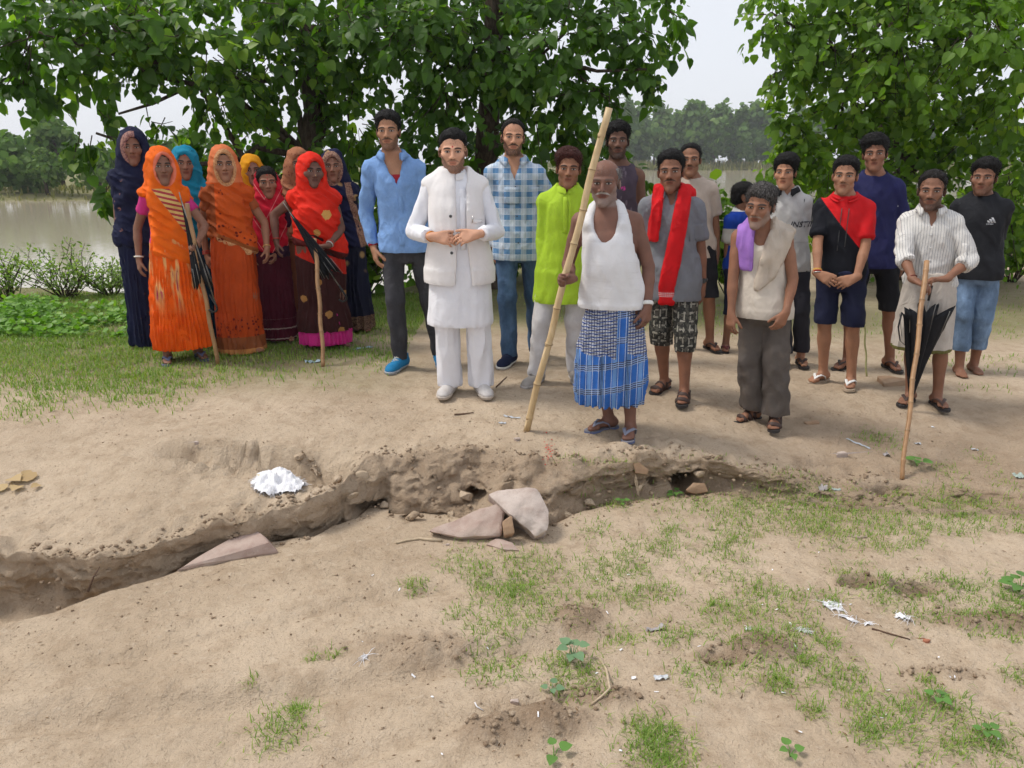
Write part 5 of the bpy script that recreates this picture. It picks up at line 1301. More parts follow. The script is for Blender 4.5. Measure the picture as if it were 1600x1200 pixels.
    sari(c, skin_mat('skin_w7', SK['mid']), {}, fabric('peach_veil', (.36, .15, .075), motif((.22, .07, .04), 40, .3)), None, fabric('peach_sari', (.3, .11, .06)), pal=(.9, .1), hood=dict(opw=.062), seed=71)
    # W8 red with umbrella
    c8 = c = Cast('stout woman in a scarlet sari with gold motifs holding a stick and umbrella', [(492, 541), (536, 541)], (484, 241), fyaw=(-.2, .35), arms=({'px': (432, 378, -.06), 'pole': (-1, .8, 0)}, {'px': (513, 384, -.20), 'pole': (1, .7, -.4), 'd': (-.8, -.5, .05), 'n': (-.3, -.2, -.6), 'curl': (60, 75, 50)}), female=True, girth=1.22, belly=.04, look=(.28, .05, .05))
    skin = skin_mat('skin_w8', (.110, .058, .046)); hz = c.P.hc; s = c.s
    def spot(M, x, z, cx, cz, r): return ((x-cx)*(x-cx)+(z-cz)*(z-cz)+(M.noise(M.obj(), 45, 2, .5)-.5)*r*r*1.5).lt(r*r)
    mot = [(.055, 1.20, .040), (-.035, 1.05, .030), (-.26, .86, .03)]
    def pv(M, x, y, z, c0):
        c1 = c0
        for a, b, r in mot: c1 = M.mix(spot(M, x, z, a*s, b*s, r*s)*y.lt(0), c1, (.66, .36, .10))
        return M.mix((z-(.88*s-x*.35)).lt(.045), c1, (.10, .012, .012))
    def ps(M, x, y, z, c0):
        d = (z-(.80+x*-.45)*s); c1 = M.mix(d.gt(-.05)*d.lt(.07), c0, (.55, .022, .012))
        for a, b, r in [(.02, .33, .032), (-.19, .47, .03), (.12, .18, .03), (-.05, .62, .028), (.17, .5, .028)]: c1 = M.mix(spot(M, x, z, a*s, b*s, r*s), c1, (.38, .19, .06))
        return c1
    P = sari(c, skin, dict(fw=1.08, jw=1.12, cheek=1.25, neck=1.15, nose=1.1), fabric('scarlet_veil', (.72, .024, .010), pv), fabric('maroon_blouse', (.06, .014, .012)), fabric('maroon_sari', (.045, .012, .012), ps), hem=.17, sleeve=.32, pal=(.90, -.35), hood=dict(opw=.076, oph=.126, side=.014, ow=.104), seed=81, fold=.011, pleats=9)
    P.skirt('petticoat', fabric('pink_petticoat', (.58, .03, .22)), c.o, [(.045, 0, -.0, .235, .19), (.2, 0, 0, .228, .185), (.34, 0, 0, .2, .16)], pleats=15, fold=.012, seed=83)
    P.ring(1, red_bangle, c.o, .84, r=.033, t=.005); P.ring(0, red_bangle, c.o, .9, r=.033, t=.005); P.ring(1, white_bangle, c.o, .90, r=.031)
    b = MB(); y0 = -.0; p = P.hc+P.HR@vec(.0, -.115, -.026)*P.hs; b.tube([p+vec(-.004, 0, 0), p+vec(.004, -.001, 0)], .004, 8); b.build('nose_stud', gold, c.o)
    hand = c.wpt(P.hand[1][0]+P.hand[1][1]*.085)
    bamboo('bamboo stick upright in the hand of the woman in scarlet', 'walking_stick', on_ground(506, 573), at_y(492, 373, hand[1]-.02), .016, .017, bamboo_brown, seed=8, mat2=bamboo_node)
    um = umbrella('folded black umbrella slanting across the woman in scarlet', at_y(449, 326, hand[1]-.10), at_y(516, 425, hand[1]-.03), at_y(540, 462, hand[1]-.01), .085, U_M, hook=-1)
    # W9 navy right
    c = Cast('woman in a navy sari with a beige border, rightmost of the women', [(538, 517), (572, 517)], (518, 236), turn=-.15, female=True, girth=1.05, fine=1.1, arms=({}, {'px': (541, 385, -.12), 'pole': (1, .4, -.3), 'd': (-.9, -.2, -.1)}))
    skin = skin_mat('skin_w9', SK['dark']); hz = c.P.hc; s = c.s
    def pv(M, x, y, z, c0):
        n = M.noise(M.obj(), 90, 3, .7).ss(.42, .6); bd = M.mix(n, (.36, .21, .14), (.15, .07, .06))
        e = (x-hz[0])*(x-hz[0])/(.098*.098)+(z-hz[2]+.02)*(z-hz[2]+.02)/(.150*.150)
        c1 = M.mix(blobs(M, M.obj(), 6.5, .17), c0, (.38, .24, .10)); c1 = M.mix(e.lt(1.0)*y.lt(hz[1]+.03), c1, bd)
        return M.mix((x-.03*s-(1.35*s-z)*.22).abs().lt(.026)*z.lt(1.42*s), c1, bd)
    def ps(M, x, y, z, c0):
        c1 = M.mix(blobs(M, M.obj(), 5.5, .2), c0, (.36, .23, .10)); n = M.noise(M.obj(), 80, 3, .7).ss(.42, .6)
        return M.mix(z.lt(.17), c1, M.mix(n, (.20, .12, .075), (.07, .035, .03)))
    sari(c, skin, dict(len=1.04), fabric('navy_border_veil', (.009, .012, .045), pv), fabric('black_blouse', (.012, .012, .02)), fabric('navy_border_sari', (.010, .012, .030), ps), pal=(.80, .25), hood=dict(opw=.064, tall=.004, ow=.102), seed=91, levels=[(.04, .02, 0, .235, .19), (.3, .01, 0, .225, .18), (.6, 0, 0, .205, .165), (.85, 0, 0, .19, .15), (1.03, 0, 0, .165, .13)], pleats=10, fold=.014)
# ---- men and boys
def denim(name, col, fade=.25):
    def pt(M, x, y, z, c0):
        n = M.noise(M.scaled(M.obj(), (1, 1, .4)), 7, 4, .6); w = M.noise(M.scaled(M.obj(), (260, 260, 60)), 1, 2, .6)
        c = M.mix(n.ss(.42, .72)*fade*2, c0, tuple(min(1, q*2.2+.04) for q in c0)); return M.mix(w.ss(.5, .8)*.35, c, tuple(min(1, q*1.8+.03) for q in c0))
    return fabric(name, col, pt, var=.2, wr=.8)
hang = lambda px, py, dy, sg: {'px': (px, py, dy), 'pole': (sg*.7, 1, 0)}
# M1 light blue shirt
c = Cast('tall young man in a light blue shirt and charcoal jeans', [(626, 575), (688, 570)], (603, 176), fyaw=(-.45, .1), arms=(hang(584, 386, -.03, -1), hang(668, 400, .06, 1)), girth=.93, shoulder=1.02, shod=True, sole=.02)
P = c.P; P.body(dict(jw=.98, fw=.97), mat=skin_mat('skin_m1', (.25, .135, .088), mous=.85, beard=.75, stub_col=(.03, .02, .017)), parent=c.o)
P.hair(blk, c.o, thick=.012, top=.012, line=.068, side=-.01, curl=.006, freq=70)
lb = fabric('light_blue_cotton', (.19, .34, .64), lambda M, x, y, z, c0: M.mix(M.noise(M.scaled(M.obj(), (1, 1, .3)), 300, 2, .6).ss(.45, .7)*.35, c0, (.34, .50, .78)), wr=.9)
P.trousers('jeans', denim('charcoal_denim', (.045, .045, .052), .12), c.o, hem=.075, ease=.010, end=.004)
P.shirt('shirt', lb, c.o, hem=c.zf(394), sleeve=1.93, ease=.020, flare=.02, neck=('v', .20), fold=.006, seed=101, cuff=.004)
P.shell('undershirt', fabric('red_undershirt', (.33, .02, .03)), c.o, lambda X, Y, Z: np.maximum(np.maximum(Z-1.315*P.s, 1.2*P.s-Z), np.abs(X-P.sp(1.3)[0])-.08)+0*Y, e0=.005, zlo=1.15, zhi=1.4, fold=.001)
P.collar(lb, c.o, spread=.06, open_=.5); P.buttons(btn_w, c.o, (1.195, 1.10, 1.0, .91), x=.004, r=.0055); P.patch('placket', lb, c.o, -.016+P.sp(1.1)[0], .018+P.sp(1.1)[0], .86, 1.21, nx=2, nz=14, off=.004)
P.ring(0, fabric('red_thread', (.35, .01, .012)), c.o, .93, r=.030, t=.005, w=.010); P.ring(0, fabric('dark_thread', (.10, .01, .012)), c.o, .885, r=.031, t=.004, w=.006)
bs = fabric('blue_mesh_shoe', (.02, .20, .42), weave=900)
for i in (0, 1): P.shoe(i, bs, plain('grey_sole', (.35, .38, .42), .6), plain('white_lace', (.6, .58, .52), .8), c.o)
# M2 white suit
c = Cast('man in white kurta, cream waistcoat and white trousers with clasped hands', [(703, 614), (752, 612)], (706, 204), fyaw=(-.3, .25), arms=({'px': (676, 370, -.215), 'pole': (-.75, .7, -.7), 'd': (.97, -.06, -.16), 'n': (.05, .75, -.45), 'curl': (14, 24, 16), 'thumb': (.8, .35, -.1)}, {'px': (746, 366, -.245), 'pole': (.75, .7, -.7), 'd': (-.97, -.08, -.24), 'n': (-.05, .75, -.4), 'curl': (22, 26, 18), 'thumb': (.8, .35, -.1)}), girth=1.05, belly=.03, shoulder=1.02, shod=True, sole=.02)
P = c.P; s = P.s
P.body(dict(fw=1.06, jw=1.1, cheek=1.15, neck=1.08), mat=skin_mat('skin_m2', (.40, .23, .165), mous=.6, beard=.95, stub_col=(.075, .045, .036), bindi=.6), parent=c.o)
P.hair(blk, c.o, thick=.011, top=.010, line=.070, side=-.025, curl=.003, freq=40, part=.3)
wc = fabric('white_cotton', (.76, .76, .80), var=.04, wr=.5); cream = fabric('cream_linen', (.76, .73, .72), lambda M, x, y, z, c0: M.mix(M.noise(M.scaled(M.obj(), (40, 40, 400)), 1, 2, .6).ss(.5, .7)*.3, c0, (.66, .62, .60)), var=.04, wr=.3)
P.trousers('trousers', wc, c.o, hem=.055, waist=.90, ease=.018, end=.022, fold=.007, seed=112, style='long')
P.shirt('kurta', wc, c.o, hem=c.zf(510), sleeve=1.80, ease=.016, flare=.030, neck=('high', .0), fold=.004, style='long', seed=113, cuff=.010)
kF = P.top
P.band_collar(wc, c.o, h=.022)
P.patch('placket', wc, c.o, -.017, .019, .98, 1.36, F=kF, nx=2, nz=16, off=.004); P.buttons(btn_w, c.o, (1.34, 1.27, 1.20), F=kF, r=.005)
def wv(F):
    for i, sg in enumerate((-1, 1)):
        F.add(rc(P.neck+vec(sg*.055, .01, -.010)*s, P.S[i]+vec(-sg*.005, 0, .020)*s, .062*s, .066*s), .05*s)
def wcut(F):
    for i, sg in enumerate((-1, 1)):
        S0, E, W = P.arm[i]; F.cut(rc(S0+vec(sg*.028, 0, -.03)*s, S0+vec(sg*.14, -.02, -.12)*s, .062*s, .10*s), .004)
    F.keep(lambda X, Y, Z: np.where(Y < 0, -(np.abs(X+.006-.03*np.clip(1.0*s-Z, 0, 1))-.030*s-.16*np.clip(.88*s+.25-Z, 0, .5)*.25-.05*np.clip(1.0*s-Z, 0, 1)*3*.3-.018*np.clip(Z-1.05*s, 0, 1))*.8, -1.))
P.shirt('waistcoat', cream, c.o, hem=c.zf(443), ease=.044, flare=.034, neck=('high', .004), fold=.002, style='long', seed=114, arms=False, straps=wv, extra=wcut)
wF = P.top; P.band_collar(cream, c.o, h=.026, name='waistcoat_collar')
for z in (1.19, 1.095, .965): P.buttons(btn_d, c.o, (z,), x=-.045 if z < 1.0 else -.038, r=.010, F=wF)
P.patch('chest_pocket', cream, c.o, .052, .125, 1.145, 1.165, F=wF, nx=6, nz=2, off=.004); b = MB(); yy = (wF.front(.062*s, 1.15*s) or -.15); b.tube([vec(.061, 0, 1.15)*s+vec(0, yy-.010, 0), vec(.063, 0, 1.19)*s+vec(0, yy-.009, 0)], .004, 8); b.build('pen', steel, c.o)
P.ring(0, fabric('orange_thread', (.62, .22, .04)), c.o, .93, r=.031, t=.004, w=.010)
wsh = fabric('white_canvas_shoe', (.60, .57, .55), dirt=.3)
for i in (0, 1): P.shoe(i, wsh, plain('dusty_sole', (.50, .44, .38), .8), white_rub, c.o, laces=False)
# M3 plaid
c = Cast('bearded man with receding hair in a blue and white plaid shirt and jeans', [(796, 570), (838, 556)], (800, 187), fyaw=(-.35, .3), arms=(hang(775, 410, .05, -1), {'px': (858, 380, .10), 'pole': (1, .5, 0)}), girth=.98, shoulder=1.02, shod=True, sole=.02)
P = c.P; P.body(dict(jw=1.02, fw=1.02, len=1.02), mat=skin_mat('skin_m3', (.34, .185, .125), mous=.95, beard=1.0, stub_col=(.016, .012, .011), closed=.4), parent=c.o)
P.hair(hair_mat('cropped_hair', (.016, .013, .012)), c.o, thick=.012, line=.092, side=-.02, curl=.001)
def plaid(M, x, y, z, c0):
    d = M.noise(M.obj(), 30, 3, .6); a = bandm(x, .085, .045).max(0); b = bandm(z, .085, .045)
    n = M.noise(M.scaled(M.obj(), (200, 200, 60)), 1, 2, .5)
    base = M.mix((a*.45+b*.45)*(d*.6+.55), c0, (.12, .28, .48)); base = M.mix(a*b*.6, base, (.06, .20, .42))
    base = M.mix(bandm(x, .0213, .0022)*.5, base, (.05, .13, .28)); return M.mix(bandm(z, .0425, .004)*.8, base, (.68, .72, .78))
pl = fabric('blue_plaid_cotton', (.60, .66, .73), plaid, wr=.9)
P.trousers('jeans', denim('blue_denim', (.055, .105, .19), .3), c.o, hem=.07, ease=.012, end=.004, seed=122)
P.shirt('shirt', pl, c.o, hem=c.zf(407), sleeve=1.9, ease=.020, flare=.02, neck=('v', .15), fold=.006, seed=121)
P.collar(pl, c.o, spread=.055, open_=.42); P.buttons(btn_d, c.o, (1.26, 1.16, 1.06, .96, .88), r=.005); P.patch('placket', pl, c.o, -.016, .018, .84, 1.27, nx=2, nz=16, off=.004)
for sg in (-1, 1): P.patch('chest_pocket', pl, c.o, sg*.085-.05, sg*.085+.05, 1.14, 1.255, nx=6, nz=6, off=.007)
for i in (0, 1): P.shoe(i, fabric('navy_shoe', (.012, .018, .05)), white_rub, plain('navy_lace', (.02, .03, .07), .8), c.o)
# M4 lime kurta
c = Cast('young man with auburn hair in a lime green kurta and off-white trousers', [(838, 598), (898, 594)], (890, 234), fyaw=(-.5, .15), arms=(hang(850, 432, -.03, -1), hang(925, 440, .04, 1)), girth=.98, shod=True, sole=.02, look=(0, .02, .04))
P = c.P; P.body(dict(jw=1.0, fw=.98), mat=skin_mat('skin_m4', (.185, .092, .058), mous=.25, beard=.2), parent=c.o)
P.hair(auburn, c.o, thick=.014, top=.014, line=.064, side=-.015, curl=.006, freq=45, part=-.4)
lime = fabric('lime_cotton', (.37, .55, .035), var=.08, wr=.6)
P.trousers('trousers', fabric('off_white_twill', (.60, .58, .58), dirt=.15), c.o, hem=.065, ease=.013, end=.006, seed=132)
P.shirt('kurta', lime, c.o, hem=c.zf(474), sleeve=1.96, ease=.018, flare=.03, neck=('v', .055), fold=.005, style='long', seed=131, cuff=.006)
P.band_collar(lime, c.o, h=.026); P.patch('placket', lime, c.o, -.016+P.sp(1.2)[0], .018+P.sp(1.2)[0], 1.13, 1.38, nx=2, nz=10, off=.004); P.buttons(btn_w, c.o, (1.32, 1.25, 1.18), r=.004)
for i in (0, 1): P.shoe(i, fabric('beige_mesh_shoe', (.36, .33, .30), dirt=.3), plain('pale_sole', (.45, .42, .40), .7), plain('black_lace', (.015, .015, .016), .7), c.o)
# M6 floral tank (stands behind)
c = Cast('curly haired man in a grey tank top printed with pink flowers', [(945, 560), (985, 560)], (965, 193), arms=(hang(930, 420, .05, -1), hang(1003, 420, .05, 1)), girth=.92, fine=1.15, look=(.05, 0, 0))
P = c.P; P.body(dict(jw=.95, len=1.04), mat=skin_mat('skin_m6', (.105, .055, .040), mous=.8, beard=.9, stub_col=(.012, .010, .010)), parent=c.o)
P.hair(blk, c.o, thick=.018, top=.010, line=.062, side=-.02, curl=.012, freq=52)
def floral(M, x, y, z, c0):
    f = blobs(M, M.obj(), 13, .24)*M.noise(M.scaled(M.obj(), (90, 90, 30)), 1, 2, .6).gt(.45); g = blobs(M, M.scaled(M.obj(), (1, 1, .4)), 22, .2)
    return M.mix(f, M.mix(g, c0, (.17, .13, .16)), (.62, .06, .30))
def tankcut(F, P=P):
    s = P.s
    for i, sg in enumerate((-1, 1)):
        F.cut(rc(P.S[i]+vec(sg*.03, 0, .05)*s, P.S[i]+vec(sg*.045, 0, -.14)*s, .062*s, .075*s), .006)
P.shirt('tank_top', fabric('floral_print', (.075, .055, .075), floral), c.o, hem=.86, sleeve=.1, ease=.014, neck=('crew', .35), fold=.004, seed=141, extra=tankcut)
P.trousers('trousers', fabric('dark_trousers', (.03, .03, .035)), c.o, hem=.1, step=.02)
# M5 vest and lungi
c5 = c = Cast('old balding man in a white vest and blue checked lungi holding a tall bamboo pole', [(950, 668), (984, 682)], (943, 250), fyaw=(-.95, -.1), arms=({'px': (893, 436, -.12), 'pole': (-.25, 1, -.1), 'd': (-.75, -.6, .0), 'n': (.35, -.75, -.15), 'curl': (58, 78, 52), 'thumb': (.6, .3, .7)}, {'px': (1012, 478, -.10), 'pole': (.8, 1, 0), 'd': (-.05, -.2, -1), 'n': (-.8, .6, 0), 'curl': (24, 34, 24)}), girth=1.10, belly=.05, shoulder=1.04, look=(-.08, .03, 0))
P = c.P; s = P.s
P.body(dict(fw=1.06, jw=1.06, cheek=1.12, nose=1.15, neck=1.12, len=1.02), mat=skin_mat('skin_m5', (.125, .066, .052), hair=(.10, .09, .085), brow=.5, mous=.95, beard=.45, stub_col=(.34, .32, .30), mwide=1.1), parent=c.o)
P.hair(greyh, c.o, thick=.015, line=.125, side=-.01, curl=.001, bald=.075)
def vest(F):
    for i, sg in enumerate((-1, 1)):
        F.add(rc(P.neck+vec(sg*.085, .02, -.005)*s, P.neck+vec(sg*.098, -.075, -.10)*s, .024*s, .038*s), .03)
        F.cut(rc(P.S[i]+vec(sg*.035, -.01, .06)*s, P.S[i]+vec(sg*.030, -.02, -.14)*s, .078*s, .086*s), .008)
    F.cut(ell(P.neck+vec(0, -.12, -.02)*s, vec(.082, .13, .185)*s), .01)
vm = fabric('white_vest_jersey', (.70, .69, .70), lambda M, x, y, z, c0: M.mix(M.noise(M.scaled(M.obj(), (5, 5, 90)), 1, 3, .6).ss(.55, .7)*.25, c0, (.5, .48, .47)), var=.06, wr=.4, dirt=.10)
def lungi(M, x, y, z, c0):
    o = M.obj(); zz = z/s
    sw = x*.35*(x.gt(-.02))-x*.2
    hi_ = (z+sw*.0)/s
    chk = M.mix(bandm(x+z*.02, .016, .0036).max(bandm(z, .016, .0036)), (.46, .48, .54), (.022, .024, .06))
    big = M.mix(bandm(x, .075, .022)*.6, (.035, .14, .47), (.24, .42, .70))
    dk = bandm(z-x*.18, .145, .040, .03); lines = bandm(z-x*.18, .0125, .005)
    big = M.mix(dk*lines, big, (.025, .025, .04)); big = M.mix(dk*(1-lines)*.45, big, (.45, .55, .72)); big = M.mix(bandm(x, .15, .02, .04)*bandm(x, .008, .0035)*.9, big, (.03, .03, .05)); big = M.mix(bandm(x, .0375, .003), big, (.55, .62, .75))
    side = ((x.abs())/s-.035).ss(-.02, .02)
    up = ((hi_-.55-.16*(M.noise(M.scaled(o, (1, 1, .3)), 7, 2, .5)-.5)).ss(-.006, .006))*(side*.9+.1).gt(.5)
    stripes = M.mix(bandm(z+x*.25*x.gt(0)-x*.2, .021, .005), chk, (.020, .06, .26)); return M.mix(up, big, stripes)
P.skirt('lungi', fabric('blue_check_lungi', (.02, .12, .5), lungi, wr=.9), c.o, [(c.zf(627, 0), .0, -.02, .205, .160), (c.zf(600, 0), .0, -.02, .222, .175), (.45, 0, -.015, .222, .172), (.65, 0, -.01, .200, .160), (.74, 0, -.01, .180, .148), (.80, 0, -.015, .160, .135), (.90, 0, -.02, .13, .115)], pleats=11, fold=.014, seed=152)
P.shirt('vest', vm, c.o, hem=c.zf(483), ease=.018, flare=.026, neck=('none', 0), fold=.003, seed=151, arms=False, straps=None, extra=vest)
P.ring(1, plain('white_watch_strap', (.72, .71, .68), .4), c.o, .93, r=.031, t=.004, w=.012, name='watch')
gs = plain('grey_flip_strap', (.22, .23, .30), .6); gsole = plain('grey_blue_sole', (.10, .13, .25), .7)
for i in (0, 1): P.slipper(i, gsole, gs, c.o, top=plain('grey_footbed', (.20, .20, .24), .8))
h = P.hand[0]; hp = c.wpt(h[0]+h[1]*.082*s+h[2]*.028*s)
lo = on_ground(822, 674); rr = ray(951, 168); tt = 1.0
d0 = hp-lo; k = (1.83+.08)/d0[2]; hi = at_y(951, 168, lo[1]+d0[1]*1.0+.03)
bamboo('long pale bamboo pole, taller than the old man gripping it', 'bamboo_pole', lo, hi, .0215, .0195, bamboo_pale, nodes=[.05, .165, .30, .415, .52, .615, .715, .83, .925], seed=5, mat2=bamboo_node)
# M7 grey shirt red scarf
c = Cast('moustached man in a grey shirt with a long red scarf and patterned shorts', [(1037, 608), (1068, 628)], (1048, 237), fyaw=(-.5, -.1), arms=(hang(1010, 470, .04, -1), {'px': (1098, 446, -.02), 'pole': (.8, 1, 0)}), girth=1.04, look=(-.05, .0, -.04))
P = c.P; s = P.s; P.body(dict(jw=.98, len=1.04, fw=1.0), mat=skin_mat('skin_m7', (.16, .078, .052), mous=.9, beard=.25, stub_col=(.02, .016, .015)), parent=c.o)
P.hair(blk, c.o, thick=.011, top=.012, line=.074, side=-.02, curl=.007, freq=50)
def prt(M, x, y, z, c0):
    a = bandm(z+M.noise(M.obj(), 20, 1, .5)*.02, .055, .012)*bandm(x, .06, .035); b = bandm(x+.02, .04, .009)*bandm(z, .08, .05)
    n = M.noise(M.obj(), 40, 2, .6); c1 = M.mix(n.ss(.45, .6)*.7, c0, (.13, .12, .10)); return M.mix(a.max(b)*n.gt(.42), c1, (.34, .32, .27))
P.trousers('shorts', fabric('patterned_shorts', (.035, .035, .032), prt), c.o, hem=c.zf(546), ease=.018, end=.014, seed=162)
gsh = fabric('grey_cotton', (.19, .195, .215), var=.1, wr=.8, dirt=.08)
P.shirt('shirt', gsh, c.o, hem=c.zf(470), sleeve=.78, ease=.020, flare=.02, neck=('v', .10), fold=.006, seed=161, cuff=.012)
P.collar(gsh, c.o, spread=.05, open_=.4); P.patch('chest_pocket', gsh, c.o, .045, .135, 1.12, 1.235, nx=6, nz=6, off=.007)
def scarf(X, Y, Z):
    lx = P.sp(1.2*s)[0]; zz = np.clip((1.46*s-Z)/(.65*s), 0, 1)
    bnd = np.abs(X-lx-(.075-.085*zz)*s)-(.034+.014*zz)*s
    bnd2 = np.maximum(np.abs(X-lx+(.10+.055*zz)*s)-.028*s, (1.12*s-Z))
    back = np.where((Z > 1.36*s) & (Y > -.03), np.abs(X-lx)-.13*s, 1)
    return np.minimum(np.minimum(np.where(Y < .02, bnd, 1), np.where(Y < .02, bnd2, 1)), back)
zb = c.zf(474, -.1)
def sp_(M, x, y, z, c0):
    return M.mix(z.gt((zb+.05)*s)*z.lt((zb+.085)*s)*(bandm(x, .012, .007)*bandm(z, .012, .007)).max(bandm(z, .012, .003)), c0, (.75, .55, .55))
P.shell('scarf', fabric('red_scarf', (.60, .010, .014), sp_, wr=.9), c.o, scarf, e0=.056, zlo=zb, zhi=1.52, fold=.008, style='long', seed=163)
P.ring(1, plain('watch_strap', (.02, .018, .018), .5), c.o, .91, r=.033, t=.004, w=.011, name='watch_strap'); w_ = lerp(P.arm[1][1], P.arm[1][2], .91)
b = MB(); b.tube([w_+vec(.008, -.026, 0), w_+vec(.010, -.040, 0)], .019, 4); b.build('watch_face', plain('watch_glass', (.03, .025, .02), .15), c.o, False)
ph = P.hand[1]; b = MB(); q = ph[0]+vec(-.045, .0, -.055)*s; b.tube([q+vec(-.03, -.02, .04), q+vec(.03, -.035, -.075)], [(.036, .006), (.036, .006)], 4)
tag(b.build('phone', plain('phone_black', (.02, .02, .022), .2), None, False), 'dark mobile phone held by the man with the red scarf', 'phone').matrix_world = Matrix.Translation(c.r) @ Matrix.Rotation(c.yaw, 4, 'Z')
for i in (0, 1): P.slipper(i, rubber, brown_strap, c.o, kind='sandal')
# M8 beige tee behind
c = Cast('balding man in a pale beige T-shirt behind the red scarf', [(1068, 545), (1108, 546)], (1078, 225), fyaw=(-.2, .5), arms=(hang(1040, 400, .05, -1), hang(1122, 415, .06, 1)), girth=1.0, fine=1.1)
P = c.P; P.body(dict(jw=1.0, len=1.03), mat=skin_mat('skin_m8', (.185, .095, .062), mous=.6, beard=.1, hair=(.03, .025, .024)), parent=c.o)
P.hair(blk, c.o, thick=.012, line=.090, side=-.02, curl=.001)
P.shirt('t_shirt', fabric('beige_jersey', (.50, .41, .34)), c.o, hem=.80, sleeve=.75, ease=.022, neck=('crew', .05), seed=171); P.trousers('shorts', fabric('black_shorts', (.018, .018, .022)), c.o, hem=.47, ease=.02, end=.01, seed=172)
for i in (0, 1): P.slipper(i, rubber, brown_strap, c.o)
# B1 boy turned away
c = Cast('small boy in a blue and white shirt with his head turned away', [(1133, 548), (1160, 546)], (1158, 286), arms=(hang(1136, 430, .0, -1), {}), turn=.9, look=(.75, 0, 0), girth=.92, hscale=1.02, fine=1.1, fyaw=(-.9, -.6))
P = c.P; P.body(dict(jw=.95), mat=skin_mat('skin_b1', (.16, .082, .055)), parent=c.o); P.hair(blk, c.o, thick=.014, line=.060, side=-.02, nape=-.075, curl=.003, puff=.004)
P.shirt('shirt', fabric('blue_white_shirt', (.012, .055, .36), lambda M, x, y, z, c0: M.mix(z.lt(1.265*P.s)*z.gt(1.10*P.s), M.mix(z.gt(1.43*P.s), c0, (.7, .7, .7)), (.48, .46, .42))), c.o, hem=.85, sleeve=.75, ease=.02, neck=('crew', .05), seed=181)
P.trousers('trousers', fabric('dark_blue_trousers', (.015, .02, .05)), c.o, hem=.40, ease=.02, step=.016)
for i in (0, 1): P.slipper(i, rubber, plain('dark_red_strap', (.15, .03, .03), .6), c.o)
# M9 old man, towel on shoulder
c = Cast('old grey haired man with a lilac cloth and cream towel over his shoulders', [(1176, 652), (1210, 668)], (1189, 288), fyaw=(-.75, -.05), arms=({'px': (1141, 505, -.05), 'pole': (-.8, 1, 0), 'n': (.6, .8, 0), 'curl': (20, 30, 20)}, {'px': (1228, 488, -.19), 'pole': (1, 1, 0), 'd': (-.35, -.2, -.9), 'n': (-.5, .8, 0), 'curl': (22, 30, 22)}), girth=1.0, stoop=.7, look=(-.25, .10, .05), hscale=1.02, shoulder=1.03)
P = c.P; s = P.s; P.body(dict(jw=.98, len=1.03, cheek=1.05, nose=1.1), mat=skin_mat('skin_m9', (.175, .088, .058), hair=(.06, .05, .05), mous=.55, beard=.55, stub_col=(.26, .24, .22), closed=.4), parent=c.o)
P.hair(saltp, c.o, thick=.015, top=.006, line=.052, side=-.025, curl=.006, freq=45)
P.trousers('trousers', fabric('grey_brown_trousers', (.105, .088, .078), dirt=.12), c.o, hem=.10, waist=c.zf(500)+.035, ease=.026, end=.024, fold=.007, seed=192)
for i in (0, 1):
    hj, kn, an, fy = P.leg[i]; d = unit(an-kn); p = an+d*(an[2]-.115*s)/d[2]*1.0; b = MB(); q = vec(an[0], an[1], 0)+(kn-an)*.02
    b.tube([q+vec(0, 0, .095)*s, q+vec(0, 0, .105)*s, q+vec(0, 0, .135)*s, q+vec(0, 0, .14)*s], [.082*s, .088*s, .088*s, .082*s], 18); b.build('trouser_cuff', bpy.data.materials['grey_brown_trousers'], c.o)
def vest9(F):
    for i, sg in enumerate((-1, 1)): F.cut(rc(P.S[i]+vec(sg*.035, -.01, .06)*s, P.S[i]+vec(sg*.03, -.02, -.10)*s, .065*s, .07*s), .008)
    F.cut(ell(P.neck+vec(.0, -.12, -.01)*s, vec(.07, .13, .135)*s), .01)
P.shirt('vest', fabric('cream_vest', (.60, .53, .45), dirt=.15), c.o, hem=c.zf(500), ease=.018, flare=.03, neck=('none', 0), fold=.003, seed=191, arms=False, extra=vest9)
lx = P.sp(1.3*s)
P.shell('lilac_cloth', fabric('lilac_cotton', (.36, .18, .56)), c.o, lambda X, Y, Z: np.maximum(np.maximum(np.abs(X-lx[0]+.115*s)-(.055*s+.02*np.clip(1.4*s-Z, 0, 1)), 1.13*s-Z), Y-.10), e0=.028, zlo=1.1, zhi=1.5, fold=.005, seed=193)
def tow(X, Y, Z):
    zz = np.clip((1.45*s-Z)/(.4*s), 0, 1); return np.maximum(np.maximum(np.abs(X-lx[0]-(.135-.10*zz)*s)-(.075-.02*zz)*s, (1.02+1.2*np.maximum(X-lx[0]-.02, -.05))*s-Z), Y-.12)
P.shell('cream_towel', fabric('cream_towel', (.52, .44, .36)), c.o, tow, e0=.036, zlo=1.0, zhi=1.5, fold=.009, style='long', seed=194)
for i in (0, 1): P.slipper(i, rubber, brown_strap, c.o, kind='sandal')
